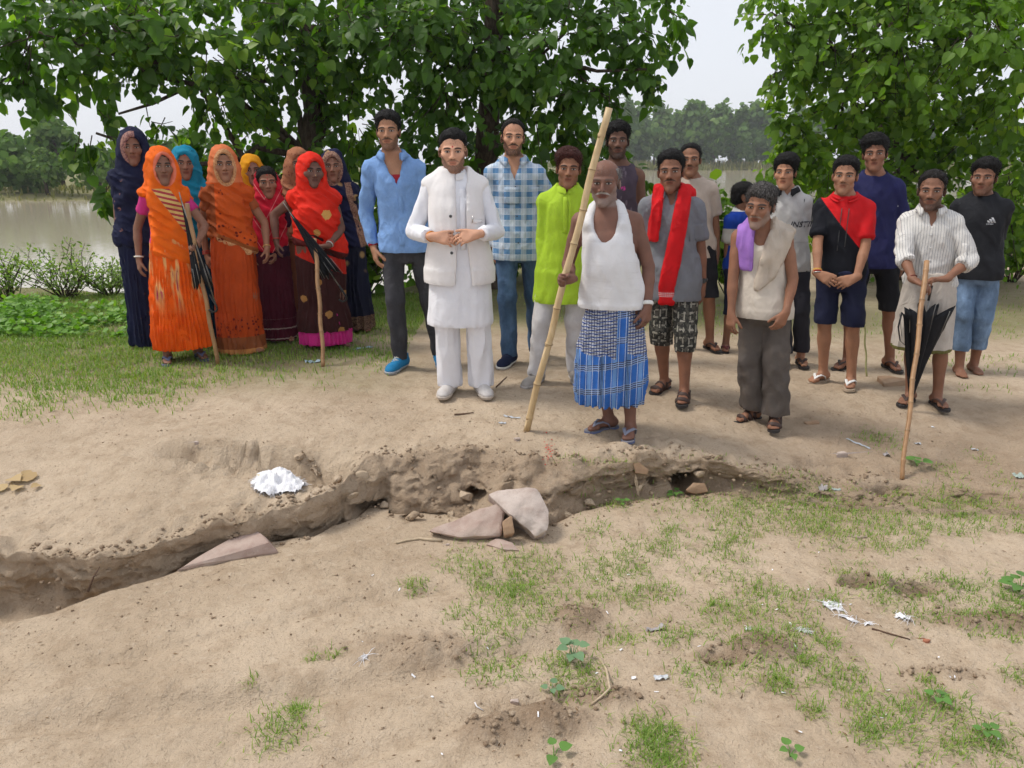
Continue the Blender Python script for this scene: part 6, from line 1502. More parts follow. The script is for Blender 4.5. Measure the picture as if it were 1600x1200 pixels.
# B2 boy white tee
c = Cast('boy in a white printed T-shirt with a black collar and dark fringe', [(1225, 572), (1250, 570)], (1226, 243), arms=({'px': (1205, 430, .08), 'pole': (-1, .5, 0)}, {'px': (1240, 430, .09), 'pole': (1, .6, -.2)}), girth=.88, hscale=1.0, fine=1.08)
P = c.P; s = P.s; P.body(dict(jw=.92, fw=.95), mat=skin_mat('skin_b2', (.27, .145, .095)), parent=c.o); P.hair(blk, c.o, thick=.017, top=.014, line=.058, side=-.015, curl=.005, freq=48, part=.5)
P.shirt('t_shirt', fabric('white_grey_jersey', (.50, .49, .48), lambda M, x, y, z, c0: M.mix(z.lt(1.04*s), c0, (.40, .39, .38))), c.o, hem=.80, sleeve=.9, ease=.024, neck=('v', .07), seed=201)
kcol = fabric('black_collar', (.015, .015, .018)); P.collar(kcol, c.o, spread=.045, open_=.35)
tF = P.top
for x in (-.035, .03):
    b = MB(); b.tube([vec(x, (tF.front(x*s, z*s) or -.12)/1-.005, z*s) for z in (1.37, 1.32, 1.27, 1.22, 1.17)], .0028, 6); b.build('drawcord', kcol, c.o)
def word(txt, P, F, parent, x0, z0, size, mat, name='print', shear=.0, off=.015):
    cu = bpy.data.curves.new('w', 'FONT'); cu.body = txt; cu.size = size; cu.shear = shear; cu.resolution_u = 2; cu.offset = size*.02
    to = bpy.data.objects.new('w', cu); COL.objects.link(to); dg = bpy.context.evaluated_depsgraph_get(); me = bpy.data.meshes.new_from_object(to.evaluated_get(dg)); bpy.data.objects.remove(to)
    for v in me.vertices:
        x, z = x0+v.co.x, z0+v.co.y; y = None
        for dx in (0, .012, -.012, .03, -.03):
            y = F.front(x+dx, z)
            if y is not None: break
        v.co = (x, (y if y is not None else -.12)-off, z)
    me.materials.append(mat); o = bpy.data.objects.new(name, me); COL.objects.link(o); o.parent = parent; return o
word('INSTINCT', P, tF, c.o, -.125*s, 1.155*s, .062*s, plain('dark_print', (.05, .05, .06), .7), shear=.25)
P.trousers('trousers', fabric('dark_boy_trousers', (.03, .03, .04)), c.o, hem=.12, step=.018)
for i in (0, 1): P.slipper(i, rubber, brown_strap, c.o)
# M11 navy tee (behind)
c = Cast('tall youth in a plain navy T-shirt and black shorts', [(1322, 575), (1388, 575)], (1368, 213), fyaw=(-.5, .5), arms=(hang(1330, 430, .06, -1), hang(1412, 430, .05, 1)), girth=.97, look=(0, 0, -.06))
P = c.P; P.body(dict(jw=1.0, fw=1.0), mat=skin_mat('skin_m11', (.17, .084, .056)), parent=c.o); P.hair(blk, c.o, thick=.018, top=.018, line=.060, side=-.015, curl=.008, freq=46, part=-.4)
P.shirt('t_shirt', fabric('navy_jersey', (.020, .022, .085)), c.o, hem=c.zf(420), sleeve=.85, ease=.022, flare=.015, neck=('crew', .04), seed=211); P.trousers('shorts', fabric('black_jersey_shorts', (.010, .010, .013)), c.o, hem=c.zf(483, 0), ease=.022, end=.012, seed=212)
b = MB(); y = P.top.front(.06, 1.24*P.s) or -.12; b.tube([vec(.058, y-.006, 1.235*P.s), vec(.066, y-.006, 1.215*P.s)], .003, 5); b.build('chest_mark', btn_w, c.o)
for i in (0, 1): P.slipper(i, rubber, brown_strap, c.o)
# M10 red and black tee
c = Cast('young man in a red and black hooded T-shirt and navy shorts, hands crossed', [(1284, 596), (1328, 604)], (1322, 246), fyaw=(-.55, -.05), arms=({'px': (1276, 440, -.16), 'pole': (-1, .5, -.2), 'd': (.85, -.25, -.40), 'n': (.1, .8, -.3), 'curl': (14, 20, 14), 'thumb': (.8, .3, .0)}, {'px': (1338, 434, -.19), 'pole': (1, .5, -.2), 'd': (-.85, -.3, -.42), 'n': (-.1, .8, -.3), 'curl': (20, 26, 18), 'thumb': (.8, .3, .0)}), girth=.98, look=(-.05, 0, .02))
P = c.P; s = P.s; P.body(dict(jw=1.0), mat=skin_mat('skin_m10', (.235, .125, .082), mous=.45, beard=.12), parent=c.o); P.hair(blk, c.o, thick=.012, top=.010, line=.068, side=-.01, curl=.005, freq=60)
cx = P.sp(1.2*s)[0]
P.trousers('shorts', fabric('navy_shorts', (.014, .017, .045)), c.o, hem=c.zf(505, 0), ease=.024, end=.018, seed=222)
P.shirt('t_shirt', fabric('red_black_jersey', (.010, .011, .016), lambda M, x, y, z, c0: M.mix((x-cx+z*.86-(1.036*s)).gt(0), c0, (.62, .012, .016))), c.o, hem=c.zf(440), sleeve=.80, ease=.020, neck=('crew', .10), seed=221, cuff=.006)
redj = fabric('red_hood', (.60, .012, .016))
b = MB(); n_ = P.neck
for w in (0, 1): b.tube([n_+vec(math.sin(a)*(.078+.012*w), math.cos(a)*(.075+.012*w)*(1 if math.cos(a) > 0 else 1.15)-.012, .020-.018*w-.055*(abs(a)/math.pi)**2)*1.0 for a in np.linspace(-2.75, 2.75, 22)], [(.011, .008)]*22, 8)
b.build('hood', redj, c.o)
tF = P.top
for x, z1 in ((-.025, 1.10), (.022, 1.13)):
    b = MB(); b.tube([vec(cx+x, (tF.front(cx+x, z*s) or -.12)-.006, z*s) for z in np.linspace(1.345, z1-.06, 9)], .003, 6); b.build('drawcord', btn_d, c.o)
for q, m in ((.90, gold), (.93, fabric('red_thread_b', (.5, .03, .02))), (.875, plain('yellow_thread', (.75, .4, .03), .6)), (.985, steel)): P.ring(0, m, c.o, q, r=.029, t=.004)
wst = plain('white_strap', (.78, .77, .75), .5)
for i in (0, 1): P.slipper(i, tan_sole, wst, c.o, top=tan_sole)
# M13 black tee
c = Cast('young man in a black T-shirt and rolled up jeans, rightmost, hands behind back', [(1497, 583), (1520, 580)], (1540, 251), fyaw=(.25, .4), arms=({'px': (1490, 430, .15), 'pole': (-1, .3, 0)}, {'px': (1535, 425, .17), 'pole': (1, .4, -.3)}), girth=1.07, sole=.0, look=(-.1, 0, 0))
P = c.P; s = P.s; P.body(dict(jw=1.08, fw=1.03, cheek=1.1), mat=skin_mat('skin_m13', (.165, .083, .056), beard=.55, mous=.3, stub_col=(.02, .016, .015)), parent=c.o); P.hair(blk, c.o, thick=.016, top=.018, line=.066, side=-.01, curl=.008, freq=50, part=.3)
P.trousers('jeans', denim('faded_denim', (.14, .215, .33), .35), c.o, hem=c.zf(545, 0), ease=.014, end=.006, seed=232)
P.shirt('t_shirt', fabric('black_jersey', (.018, .019, .023)), c.o, hem=c.zf(438), sleeve=.9, ease=.020, flare=.012, neck=('crew', .06), seed=231)
tF = P.top; wm = plain('grey_print', (.45, .46, .48), .6); k = .030*s; lx = .075+P.sp(1.22*s)[0]
for j, (x0, hh) in enumerate(((-.9, .55), (-.25, .95), (.4, 1.35))):
    P.patch('chest_logo', wm, c.o, 0, 0, 0, 0, F=tF, nx=1, nz=2, off=.012, thick=.001, shape=lambda u, v, x0=x0, hh=hh: ((lx+(x0+.5*u-.0*v+(-.55*v*hh))*k)/s, (1.235*s+hh*v*k)/s))
word('adidas', P, tF, c.o, lx-.037*s, 1.221*s, .019*s, wm)
# M12 striped shirt with umbrella
c = Cast('man in a white striped shirt and pale lungi resting both hands on a cane', [(1420, 628), (1462, 634)], (1457, 268), fyaw=(-.3, .45), arms=({'px': (1427, 437, -.20), 'pole': (-1, .5, -.3), 'd': (.8, -.35, -.3), 'n': (.25, -.1, -.9), 'curl': (20, 40, 30)}, {'px': (1478, 436, -.20), 'pole': (1, .5, -.3), 'd': (-.85, -.35, -.05), 'n': (-.2, -.1, -.9), 'curl': (22, 40, 30)}), girth=.98, look=(0, .02, 0))
P = c.P; s = P.s; P.body(dict(jw=.98, len=1.03), mat=skin_mat('skin_m12', (.155, .080, .055), mous=.85, beard=.95, stub_col=(.03, .024, .022)), parent=c.o); P.hair(hair_mat('thin_hair', (.016, .013, .012)), c.o, thick=.012, top=.004, line=.082, side=-.02, curl=.005, freq=60)
ss_ = fabric('striped_shirt', (.62, .60, .57), lambda M, x, y, z, c0: M.mix(bandm(x+y*.3, .0165, .0024)*.8, c0, (.14, .14, .18)), var=.06, wr=.9, dirt=.06)
pl_ = fabric('pale_lungi', (.50, .45, .40), lambda M, x, y, z, c0: M.mix(z.lt((c.zf(545, 0)+.02)*s), c0, (.14, .13, .04)), dirt=.18, wr=.9)
P.skirt('lungi', pl_, c.o, [(c.zf(546, 0), 0, -.01, .20, .155), (.45, 0, -.01, .20, .155), (.7, 0, 0, .19, .15), (.9, 0, 0, .175, .14), (1.0, 0, 0, .16, .13)], pleats=6, fold=.009, seed=242)
P.shirt('shirt', ss_, c.o, hem=.90, sleeve=1.32, ease=.022, flare=.0, neck=('v', .13), fold=.007, seed=241, cuff=.016); P.collar(ss_, c.o, spread=.065, open_=.45); P.patch('chest_pocket', ss_, c.o, .05, .135, 1.10, 1.22, nx=6, nz=6, off=.008); P.buttons(btn_w, c.o, (1.27, 1.18, 1.09), r=.005)
P.ring(0, fabric('maroon_thread', (.15, .02, .02)), c.o, .93, r=.028, t=.003)
for i in (0, 1): P.slipper(i, rubber, brown_strap, c.o)
hand = c.wpt(lerp(P.hand[0][0]+P.hand[0][1]*.09, P.hand[1][0]+P.hand[1][1]*.09, .5))
lo = on_ground(1409, 749); hi = at_y(1448, 408, hand[1]+.02)
bamboo('thin brown bamboo cane planted on the slope before the striped shirt', 'walking_cane', lo, hi, .0125, .0165, bamboo_brown, seed=12, mat2=bamboo_node)
fp = on_ground(1418, 640)
umbrella('half folded black umbrella standing point down before the striped shirt', fp+vec(0, -.02, .05), at_y(1447, 486, hand[1]+.03), at_y(1456, 446, hand[1]+.03), .175, U_M, hook=False, flat=.45, strap=True)

bamboo('thin greenish cane standing behind the man in red and black', 'thin_cane', on_ground(1354, 588), at_y(1349, 470, on_ground(1354, 588)[1]), .007, .007, bam('green_cane', (.42, .42, .20), (.34, .34, .15)), seed=31)
# ------------------------------------------------------------------ stones, sack, litter
import bmesh
def stone_mat(name, c1, c2, c3):
    M = Mat(name, .85, .2); o = M.obj(); n = M.noise(o, 9, 5, .65); n2 = M.noise(o, 60, 4, .7); n3 = M.noise(o, 3, 2, .5)
    c = M.mix(n.ss(.35, .68), c1, c2); c = M.mix(n3.ss(.5, .75)*.6, c, c3); c = M.mix(n2.ss(.6, .75)*.5, c, tuple(q*.5 for q in c1)); M.color(c)
    M.bump(n, .012, .6).bump(n2, .004, .7); return M.m
def rock(label, pts, mat, depth=(0, .08, -.12), seed=0, name='stone', cat='stone', rough_=.010, cuts=2, group=None, parent=None, bevel=.012):
    pts = [np.asarray(p, float) for p in pts]; c = np.mean(pts, 0); bm = bmesh.new()
    for p in pts: bm.verts.new(p-c); bm.verts.new(p-c+np.asarray(depth)+.15*(c-p)*vec(1, 1, .5))
    bmesh.ops.convex_hull(bm, input=bm.verts[:]); 
    for v in [v for v in bm.verts if not v.link_faces]: bm.verts.remove(v)
    bmesh.ops.dissolve_limit(bm, angle_limit=.12, verts=bm.verts[:], edges=bm.edges[:])
    bmesh.ops.bevel(bm, geom=bm.edges[:], offset=bevel, segments=2, affect='EDGES', profile=.6)
    bmesh.ops.triangulate(bm, faces=bm.faces[:]); 
    for _ in range(cuts): bmesh.ops.subdivide_edges(bm, edges=[e for e in bm.edges if e.calc_length() > .018], cuts=1, use_grid_fill=True); bmesh.ops.triangulate(bm, faces=bm.faces[:])
    bm.normal_update(); co = np.array([v.co for v in bm.verts]); nn = np.array([v.normal for v in bm.verts])
    d = rough_*fbm(co[:, 0]*9, co[:, 1]*9, co[:, 2]*9, seed=seed, octv=4)
    for v, q in zip(bm.verts, co+nn*d[:, None]): v.co = q
    me = bpy.data.meshes.new(name); bm.to_mesh(me); bm.free(); me.polygons.foreach_set('use_smooth', np.ones(len(me.polygons), bool)); me.set_sharp_from_angle(angle=math.radians(35)); me.materials.append(mat)
    o = bpy.data.objects.new(name, me); COL.objects.link(o); o.location = c
    if label: tag(o, label, cat, group)
    return o
granite = stone_mat('pinkish_granite', (.52, .44, .39), (.37, .29, .25), (.58, .51, .46)); pinks = stone_mat('pink_sandstone', (.43, .335, .285), (.34, .24, .20), (.48, .40, .34)); redb = stone_mat('brick_red', (.40, .17, .10), (.30, .12, .075), (.45, .25, .18)); tanst = stone_mat('tan_stone', (.42, .28, .18), (.33, .21, .13), (.46, .35, .25))
def gp(px, py, off=.05): q = on_ground(px, py); return at_y(px, py, q[1]-off)
yb0 = on_ground(826, 842)[1]
rock('large rough granite slab tilted into the washed out pit', [at_y(762, 772, yb0+.10), at_y(790, 761, yb0+.13), at_y(842, 760, yb0+.13), at_y(859, 800, yb0+.03), at_y(857, 828, yb0-.04), at_y(836, 840, yb0-.06), at_y(797, 804, yb0-.01)], granite, (0, .17, -.17), 1, rough_=.030, bevel=.022)
rock('flat pink stone slab leaning beside the granite slab', [at_y(668, 830, yb0+.0), at_y(740, 797, yb0+.05), at_y(786, 783, yb0+.07), at_y(790, 800, yb0+.05), at_y(784, 836, yb0-.05), at_y(720, 840, yb0-.06)], pinks, (0, .14, -.13), 2, rough_=.024, bevel=.016)
rock('small stone wedged between the two pit slabs', [at_y(785, 815, yb0-.06), at_y(799, 806, yb0-.05), at_y(803, 832, yb0-.08), at_y(787, 836, yb0-.08)], tanst, (0, .05, -.05), 3, bevel=.006)
rock('pink triangular stone slab half buried at the crack on the left', [at_z(270, 890, -.315), at_z(330, 858, -.28), at_z(384, 826, -.235), at_z(404, 827, -.23), at_z(420, 848, -.26), at_z(436, 862, -.31), at_z(350, 872, -.312), at_z(300, 885, -.315)], pinks, (.0, .05, -.10), 4, rough_=.014)
rock('flat pale pink stone buried before the granite slab', [on_ground(758, 853)+vec(0, 0, .012), on_ground(775, 846)+vec(0, 0, .02), on_ground(800, 852)+vec(0, 0, .016), on_ground(812, 862)+vec(0, 0, .008), on_ground(790, 862)+vec(0, 0, .012)], pinks, (0, .01, -.04), 5, bevel=.005)
rock('broken brick lying in the mouth of the dark hole', [gp(1072, 766, .02), gp(1083, 753, .02), gp(1102, 754, .02), gp(1107, 768, .02), gp(1086, 772, .02)], tanst, (0, .06, -.05), 6, name='brick', cat='brick', bevel=.006)
rock('brick stuck in the bank left of the dark hole', [gp(989, 724, .015), gp(1000, 722, .015), gp(1014, 734, .015), gp(1012, 742, .015), gp(992, 740, .015)], tanst, (0, .08, -.03), 7, name='brick', cat='brick', bevel=.005)
def chip(label, px, py, r, h, mat, seed, name='stone', cat='stone', group=None, flat=.6):
    rng = np.random.default_rng(seed); c = on_ground(px, py); a = np.sort(rng.uniform(0, 6.283, 7)); P = [c+vec(math.cos(q)*r*rng.uniform(.7, 1.2), math.sin(q)*r*rng.uniform(.7, 1.2)*flat, h*rng.uniform(.5, 1)) for q in a]
    return rock(label, P, mat, (0, 0, -h*1.6), seed, name, cat, rough_=r*.12, cuts=1, group=group, bevel=min(.006, r*.18))
chip('brown stone set in the ground beside the grey trousers', 1268, 661, .06, .015, tanst, 11); chip('brown boulder top showing behind the striped shirt', 1388, 600, .14, .05, tanst, 12); chip('flat grey stone on the slope right of the grey trousers', 1312, 712, .045, .025, granite, 13)
chip('pale flat stone among the grass tufts', 1342, 838, .055, .012, pinks, 14); chip('small dark stone before the pole tip', 808, 688, .025, .018, granite, 15); chip('lone dark pebble on the bare sand at left', 307, 692, .014, .012, granite, 16); chip('small grey stone low in the foreground centre', 805, 1098, .02, .014, granite, 17)
chip('pebble lying left of the flat pink stone', 700, 852, .012, .01, granite, 18); chip('reddish chip among the white scraps', 1447, 1003, .016, .012, redb, 19); 0 and chip('tan stone by the crossed hands man', 1405, 625, .05, .018, tanst, 20)
# loose crumbs and clods of soil
def crumbs(P, R, seed, name, label):
    rng = np.random.default_rng(seed); t = (1+5**.5)/2
    ico = nrm(np.array([(-1, t, 0), (1, t, 0), (-1, -t, 0), (1, -t, 0), (0, -1, t), (0, 1, t), (0, -1, -t), (0, 1, -t), (t, 0, -1), (t, 0, 1), (-t, 0, -1), (-t, 0, 1)], float))
    F0 = np.array([(0, 11, 5), (0, 5, 1), (0, 1, 7), (0, 7, 10), (0, 10, 11), (1, 5, 9), (5, 11, 4), (11, 10, 2), (10, 7, 6), (7, 1, 8), (3, 9, 4), (3, 4, 2), (3, 2, 6), (3, 6, 8), (3, 8, 9), (4, 9, 5), (2, 4, 11), (6, 2, 10), (8, 6, 7), (9, 8, 1)])
    V = P[:, None, :]+ico[None]*(R[:, None, None]*rng.uniform(.6, 1.35, (len(P), 12, 1)))*np.array([1, 1, .7])
    Fq = (np.arange(len(P))*12)[:, None, None]+F0[None]
    o = mesh_obj(name, V.reshape(-1, 3), Fq.reshape(-1, 3), soil.m, smooth=True, attrs={'moist': np.repeat(rng.uniform(.3, 1, len(P)), 12), 'green': np.zeros(len(P)*12)}); return tag(o, label, 'soil', kind='stuff')
rng = np.random.default_rng(5); Q = []; RR = []
for (px, py, rx, ry, h) in PITS:
    c = at_z(px, py, -.31); n = 45; q = c[:2]+rng.normal(size=(n, 2))*vec(rx, ry)*.8; Q.append(q); RR.append(.004+.010*rng.random(n)**2.5)
xs_ = rng.uniform(-2.3, 2.2, 1800); L_ = lines(xs_); ys_ = np.where(rng.random(1800) < .5, L_[2]+.02, L_[0]+.03)+rng.normal(size=1800)*.06; Q.append(np.column_stack([xs_, ys_])); RR.append(.003+.013*rng.random(1800)**3)
q = np.column_stack([rng.uniform(-2.6, 3.2, 2600), rng.uniform(1.9, 5.2, 2600)]); q = q[fbm(q[:, 0]*1.3, q[:, 1]*1.3, seed=88) > -.05]; Q.append(q); RR.append(.002+.005*rng.random(len(q))**3)
Q = np.concatenate(Q); RR = np.concatenate(RR); crumbs(np.column_stack([Q, gz(Q[:, 0], Q[:, 1])+RR*.3]), RR, 3, 'soil_crumbs', 'loose crumbs and small clods of brown soil on the ground')
for i, (px, py, r) in enumerate([(498, 736, .05), (530, 752, .045), (546, 772, .05), (488, 722, .035), (468, 714, .04), (562, 748, .05), (603, 790, .035), (642, 806, .045), (705, 806, .04), (728, 772, .05), (884, 806, .05), (922, 786, .04), (1000, 764, .045), (1094, 738, .035), (455, 812, .04), (430, 815, .035)]):
    rg_ = np.random.default_rng(400+i); c = on_ground(px, py); P_ = [c+vec(*(unit(rg_.normal(size=3))*r*rg_.uniform(.7, 1.2)))*vec(1, .8, .8) for _ in range(9)]
    rock('crumbling block of brown soil broken from the bank wall', P_, soil.m, (0, .01, -.01), 400+i, 'soil_block', 'soil block', rough_=r*.45, cuts=1, group='broken soil blocks', bevel=r*.14)
# dry specks, straw bits and leaf crumbs lying everywhere
speck = leaf_mat('dry_speck', (.10, .06, .035), (.20, .13, .075), (.55, .46, .33), .05, .9, .05)
q = np.column_stack([rng.uniform(-3.2, 3.6, 5200), rng.uniform(1.9, 6.5, 5200)]); q = q[fbm(q[:, 0]*1.1, q[:, 1]*1.1, seed=91)+.25*rng.random(len(q)) > -.02]
A_ = np.column_stack([q, gz(q[:, 0], q[:, 1])+.003]); V, Fq = leaves(A_, rng.normal(size=A_.shape)*vec(1, 1, .12), nrm(vec(0, -.2, 1)+rng.normal(size=A_.shape)*.3), .005+.022*rng.random(len(A_))**3, (LEAF_OVAL*vec(.5, 1, 1), LEAF_OVAL_F)); tag(mesh_obj('dry_specks', V, Fq, speck, smooth=False), 'dry specks and straw bits strewn over the sand', 'debris', kind='stuff')
# torn white woven sack
fib = Mat('white_woven_plastic', .55, .35); _o = fib.obj(); _w = fib.noise(fib.scaled(_o, (300, 60, 60)), 1, 3, .6); fib.color(fib.mix(_w.ss(.4, .7), (.80, .80, .83), (.62, .61, .62))); fib.bump(_w, .003, .8); fib = fib.m
yel = plain('yellowed_plastic', (.70, .56, .26), .6)
sc = on_ground(436, 762); n1_, n2_ = 46, 34; U_, V_ = np.meshgrid(np.linspace(-1, 1, n1_), np.linspace(-1, 1, n2_)); th_ = np.arctan2(V_, U_)
X_ = U_*.145+.03*V_; Y_ = V_*.135+.03-.04*U_; rr_s = np.hypot(U_, V_)+.28*fbm(th_*1.6, 0*th_, seed=7)+.16*fbm(U_*5, V_*5, seed=8)
rid = 1-np.abs(fbm(X_*20+Y_*12, Y_*26-X_*6, seed=9, octv=3))*2.6
Z_ = gz(X_+sc[0], Y_+sc[1])-sc[2]+.006+np.clip(1.05-rr_s, 0, 1)**.6*(.040+.040*rid)+.006*fbm(X_*80, Y_*80, seed=10)
vv = np.stack([X_, Y_, Z_], -1).reshape(-1, 3); ii = np.arange(n1_*n2_).reshape(n2_, n1_); qf = np.stack([ii[:-1, :-1], ii[:-1, 1:], ii[1:, 1:], ii[1:, :-1]], -1).reshape(-1, 4); qf = qf[(rr_s.ravel()[qf] < 1.0).all(1)]
sroot = empty('torn_sack', sc); tag(sroot, 'torn white woven sack with frayed edges lying on the sand ledge', 'sack'); mesh_obj('cloth', vv, qf, fib, sroot)
b = MB(); rg = random.Random(3)
for i in range(320):
    a = rg.uniform(0, 6.283); k_ = rg.uniform(.75, 1.05); x = math.cos(a)*.125*k_; y = math.sin(a)*.085*k_+.015; l = rg.uniform(.02, .055); dx = vec(math.cos(a)*.7+rg.uniform(-.6, .6), math.sin(a)*.7-.3+rg.uniform(-.4, .4), rg.uniform(-.5, .2)); p = vec(x, y, rg.uniform(.008, .03)+float(gz(np.array([x+sc[0]]), np.array([y+sc[1]]))[0])-sc[2]); b.tube([p, p+unit(dx)*l*.6, p+unit(dx)*l+vec(0, 0, -.006)], [.0016, .0013, .0006], 3, cap=False)
b.build('frayed_fibres', fib, sroot)['kind'] = 'stuff'
b = MB()
for i in range(26):
    p = vec(-.10+rg.uniform(-.02, .03), .05+rg.uniform(-.02, .03), .03+rg.uniform(0, .02)); b.tube([p, p+vec(rg.uniform(-.04, .01), rg.uniform(-.01, .03), rg.uniform(-.01, .015))], [.003, .001], 4, cap=False)
b.build('yellow_fibres', yel, sroot)
# litter
def scrap(label, px, py, w, h, mat, seed, rz=0., lift=.012, fringe=0, name='plastic_scrap', cat='litter', group=None, bumpy=.02):
    rng = np.random.default_rng(seed); c = on_ground(px, py); n = 9; V = []; Fc = []
    ed = rng.uniform(.55, 1.1, (4, n+1))
    for j in range(n+1):
        for i in range(n+1):
            u, v = i/n-.5, j/n-.5; x = u*w*(.6+.4*(ed[0, j] if u < 0 else ed[1, j])); y = v*h*(.6+.4*(ed[2, i] if v < 0 else ed[3, i]))
            X, Y = x*math.cos(rz)-y*math.sin(rz), x*math.sin(rz)+y*math.cos(rz); V.append((X, Y, 0))
    V = np.array(V); g = np.clip(gz(V[:, 0]+c[0], V[:, 1]+c[1])-c[2], -.02, .02)
    V[:, 2] = g+.003+lift*np.abs(fbm(V[:, 0]*45, V[:, 1]*45, seed=seed, octv=2)); 
    for j in range(n):
        for i in range(n): k = j*(n+1)+i; Fc.append((k, k+1, k+n+2, k+n+1))
    if fringe:
        root = empty(name, c); o = mesh_obj('sheet', V, Fc, mat, root); b = MB()
        for _ in range(fringe):
            p = V[rng.integers(len(V))]*1.05; a = rng.uniform(0, 6.283); l = rng.uniform(.015, .05); e = p+vec(math.cos(a)*l, math.sin(a)*l, .0); e[2] = float(gz(np.array([e[0]+c[0]]), np.array([e[1]+c[1]]))[0])-c[2]+.003; b.tube([p+vec(0, 0, .002), lerp(p, e, .5)+vec(0, 0, .006), e], [.0014, .0012, .0006], 3, cap=False)
        b.build('fibres', mat, root)
    else:
        root = mesh_obj(name, V, Fc, mat); root.location = c
    return tag(root, label, cat, group)
clear = plain('greyish_plastic', (.50, .52, .55), .3); bluep = plain('bluish_plastic', (.36, .47, .55), .35); greyp = plain('grey_paper', (.36, .33, .33), .8); greenp = plain('greenish_foil', (.34, .40, .36), .5)
scrap('largest white plastic scrap with frayed fibres, right foreground', 1300, 948, .085, .05, fib, 1, -.3, fringe=26); scrap('white strip of fibres trailing right of the largest scrap', 1325, 968, .08, .022, fib, 2, -.8, fringe=16); scrap('pointed white scrap by the muddy footprint', 1410, 966, .06, .035, fib, 3, -.5, fringe=18, lift=.03)
scrap('white frayed tuft left of the largest scrap', 1256, 987, .055, .022, fib, 4, -.5, fringe=22); scrap('small white bit between two larger scraps', 1355, 976, .03, .018, fib, 5, 0, fringe=6); scrap('tiny white shred beside the turned clods', 1167, 984, .024, .014, fib, 6, 0, fringe=8)
scrap('clear crumpled plastic piece in the lower centre', 1033, 1061, .055, .024, clear, 7, .1, lift=.02); scrap('small white curl next to the clear plastic piece', 990, 1061, .018, .012, fib, 8); scrap('white feathery fibre tuft in the left foreground', 571, 1029, .022, .025, fib, 9, fringe=16)
scrap('long pale plastic strip on the slope right of the stones', 1340, 694, .16, .014, clear, 10, -.75); scrap('blue tinted plastic bag by the stick of the scarlet sari', 490, 567, .14, .05, bluep, 11, .1, lift=.03); scrap('pale plastic shreds on the grass behind the blue bag', 566, 545, .20, .045, bluep, 12, .5, lift=.02); scrap('white paper strip near the pole tip', 800, 653, .13, .018, clear, 13, -.5); scrap('white paper bit below the white strip', 785, 662, .05, .016, clear, 14)
scrap('greenish foil wrapper at the right border', 1592, 745, .06, .05, greenp, 15, lift=.03); scrap('crumpled grey paper on the slope before the cane', 1385, 712, .04, .035, greyp, 16, lift=.03); scrap('dirty wrapper at the foot of the right bank', 1285, 765, .05, .03, greyp, 17, lift=.03); scrap('teal wrapper piece at the foot of the right bank', 1306, 766, .05, .02, greenp, 18, lift=.02)
scrap('white chip near the right flip-flop', 1457, 668, .025, .018, fib, 19); scrap('greyish scrap right of the cane', 1434, 694, .035, .025, clear, 20, lift=.02); scrap('small pale scrap on the right slope', 1523, 704, .045, .018, clear, 21); scrap('bleached leaf shaped scrap among the grass', 1113, 828, .045, .014, pinks, 22); scrap('white dot of plastic in the grass centre right', 982, 899, .014, .010, fib, 23); scrap('grey flaky bark piece in the grass', 1025, 985, .09, .03, greyp, 24, .3, lift=.03)
rg2 = random.Random(6)
for i in range(34):
    px, py = rg2.uniform(560, 1590), rg2.uniform(860, 1180); scrap('tiny white plastic fleck scattered on the foreground', px, py, rg2.uniform(.008, .02), rg2.uniform(.003, .008), fib, 60+i, rg2.uniform(0, 3), lift=.004, name='plastic_fleck', group='white plastic flecks')
# dry leaves, roots, twigs
dryl = leaf_mat('dry_leaf', (.36, .25, .13), (.48, .36, .20), (.55, .44, .28), .1, .8, .1)
for i, (px, py, r) in enumerate([(18, 750, .06), (52, 752, .065), (30, 762, .05), (8, 768, .05), (40, 745, .04), (62, 760, .035)]):
    c = on_ground(px, py); a = rg2.uniform(0, 6.28); V, Fq = leaves(np.array([[0, 0, .012]]), np.array([[math.cos(a), math.sin(a), .15]]), np.array([[.2, -.3, 1]]), np.array([r*1.6])); o = mesh_obj('dry_leaf', V, Fq, dryl, smooth=False); o.location = c; tag(o, 'curled dry leaf in the little heap at the left border', 'dry leaf', 'dry leaves at the left border')
rootm = plain('pale_root', (.48, .38, .26), .8); twigm = plain('dark_twig', (.12, .07, .045), .9)
def root_(label, pts, r, mat, name='root', cat='root', lift=.006):
    P = [on_ground(*p)+vec(0, 0, lift) for p in pts]; c = P[0].copy(); b = MB(); n = len(P); b.tube([p-c for p in P], [r*(1-.6*i/n) for i in range(n)], 6); o = b.build(name, mat); o.location = c; return tag(o, label, cat)
root_('pale bone coloured root lying on the sand before the pit', [(690, 846), (672, 845), (655, 843), (635, 846), (618, 850)], .010, rootm); root_('pale forked root curving down the lower foreground', [(938, 1032), (948, 1050), (953, 1078), (940, 1090), (922, 1104)], .006, rootm); root_('short dark twig on the bare ground behind the pit', [(710, 649), (725, 648), (740, 646)], .006, twigm, 'twig', 'twig')
root_('thin dark twig under the white scraps', [(1362, 984), (1390, 992), (1422, 1001)], .004, twigm, 'twig', 'twig'); root_('dark stick beside the white shoes', [(775, 606), (783, 598), (792, 590)], .005, twigm, 'twig', 'twig'); root_('bent straw left of the forked root', [(742, 1100), (745, 1106), (755, 1112)], .003, fib, 'straw', 'straw')
b = MB(); p = at_y(137, 925, 3.12); b.tube([p, p+vec(.02, .03, .06), p+vec(.045, .05, .10)], [.005, .004, .002], 5); b.tube([p+vec(.02, .03, .06), p+vec(.045, .03, .075)], [.003, .001], 5); o = b.build('twig', twigm); tag(o, 'brown twig sticking out of the crack at left', 'twig')
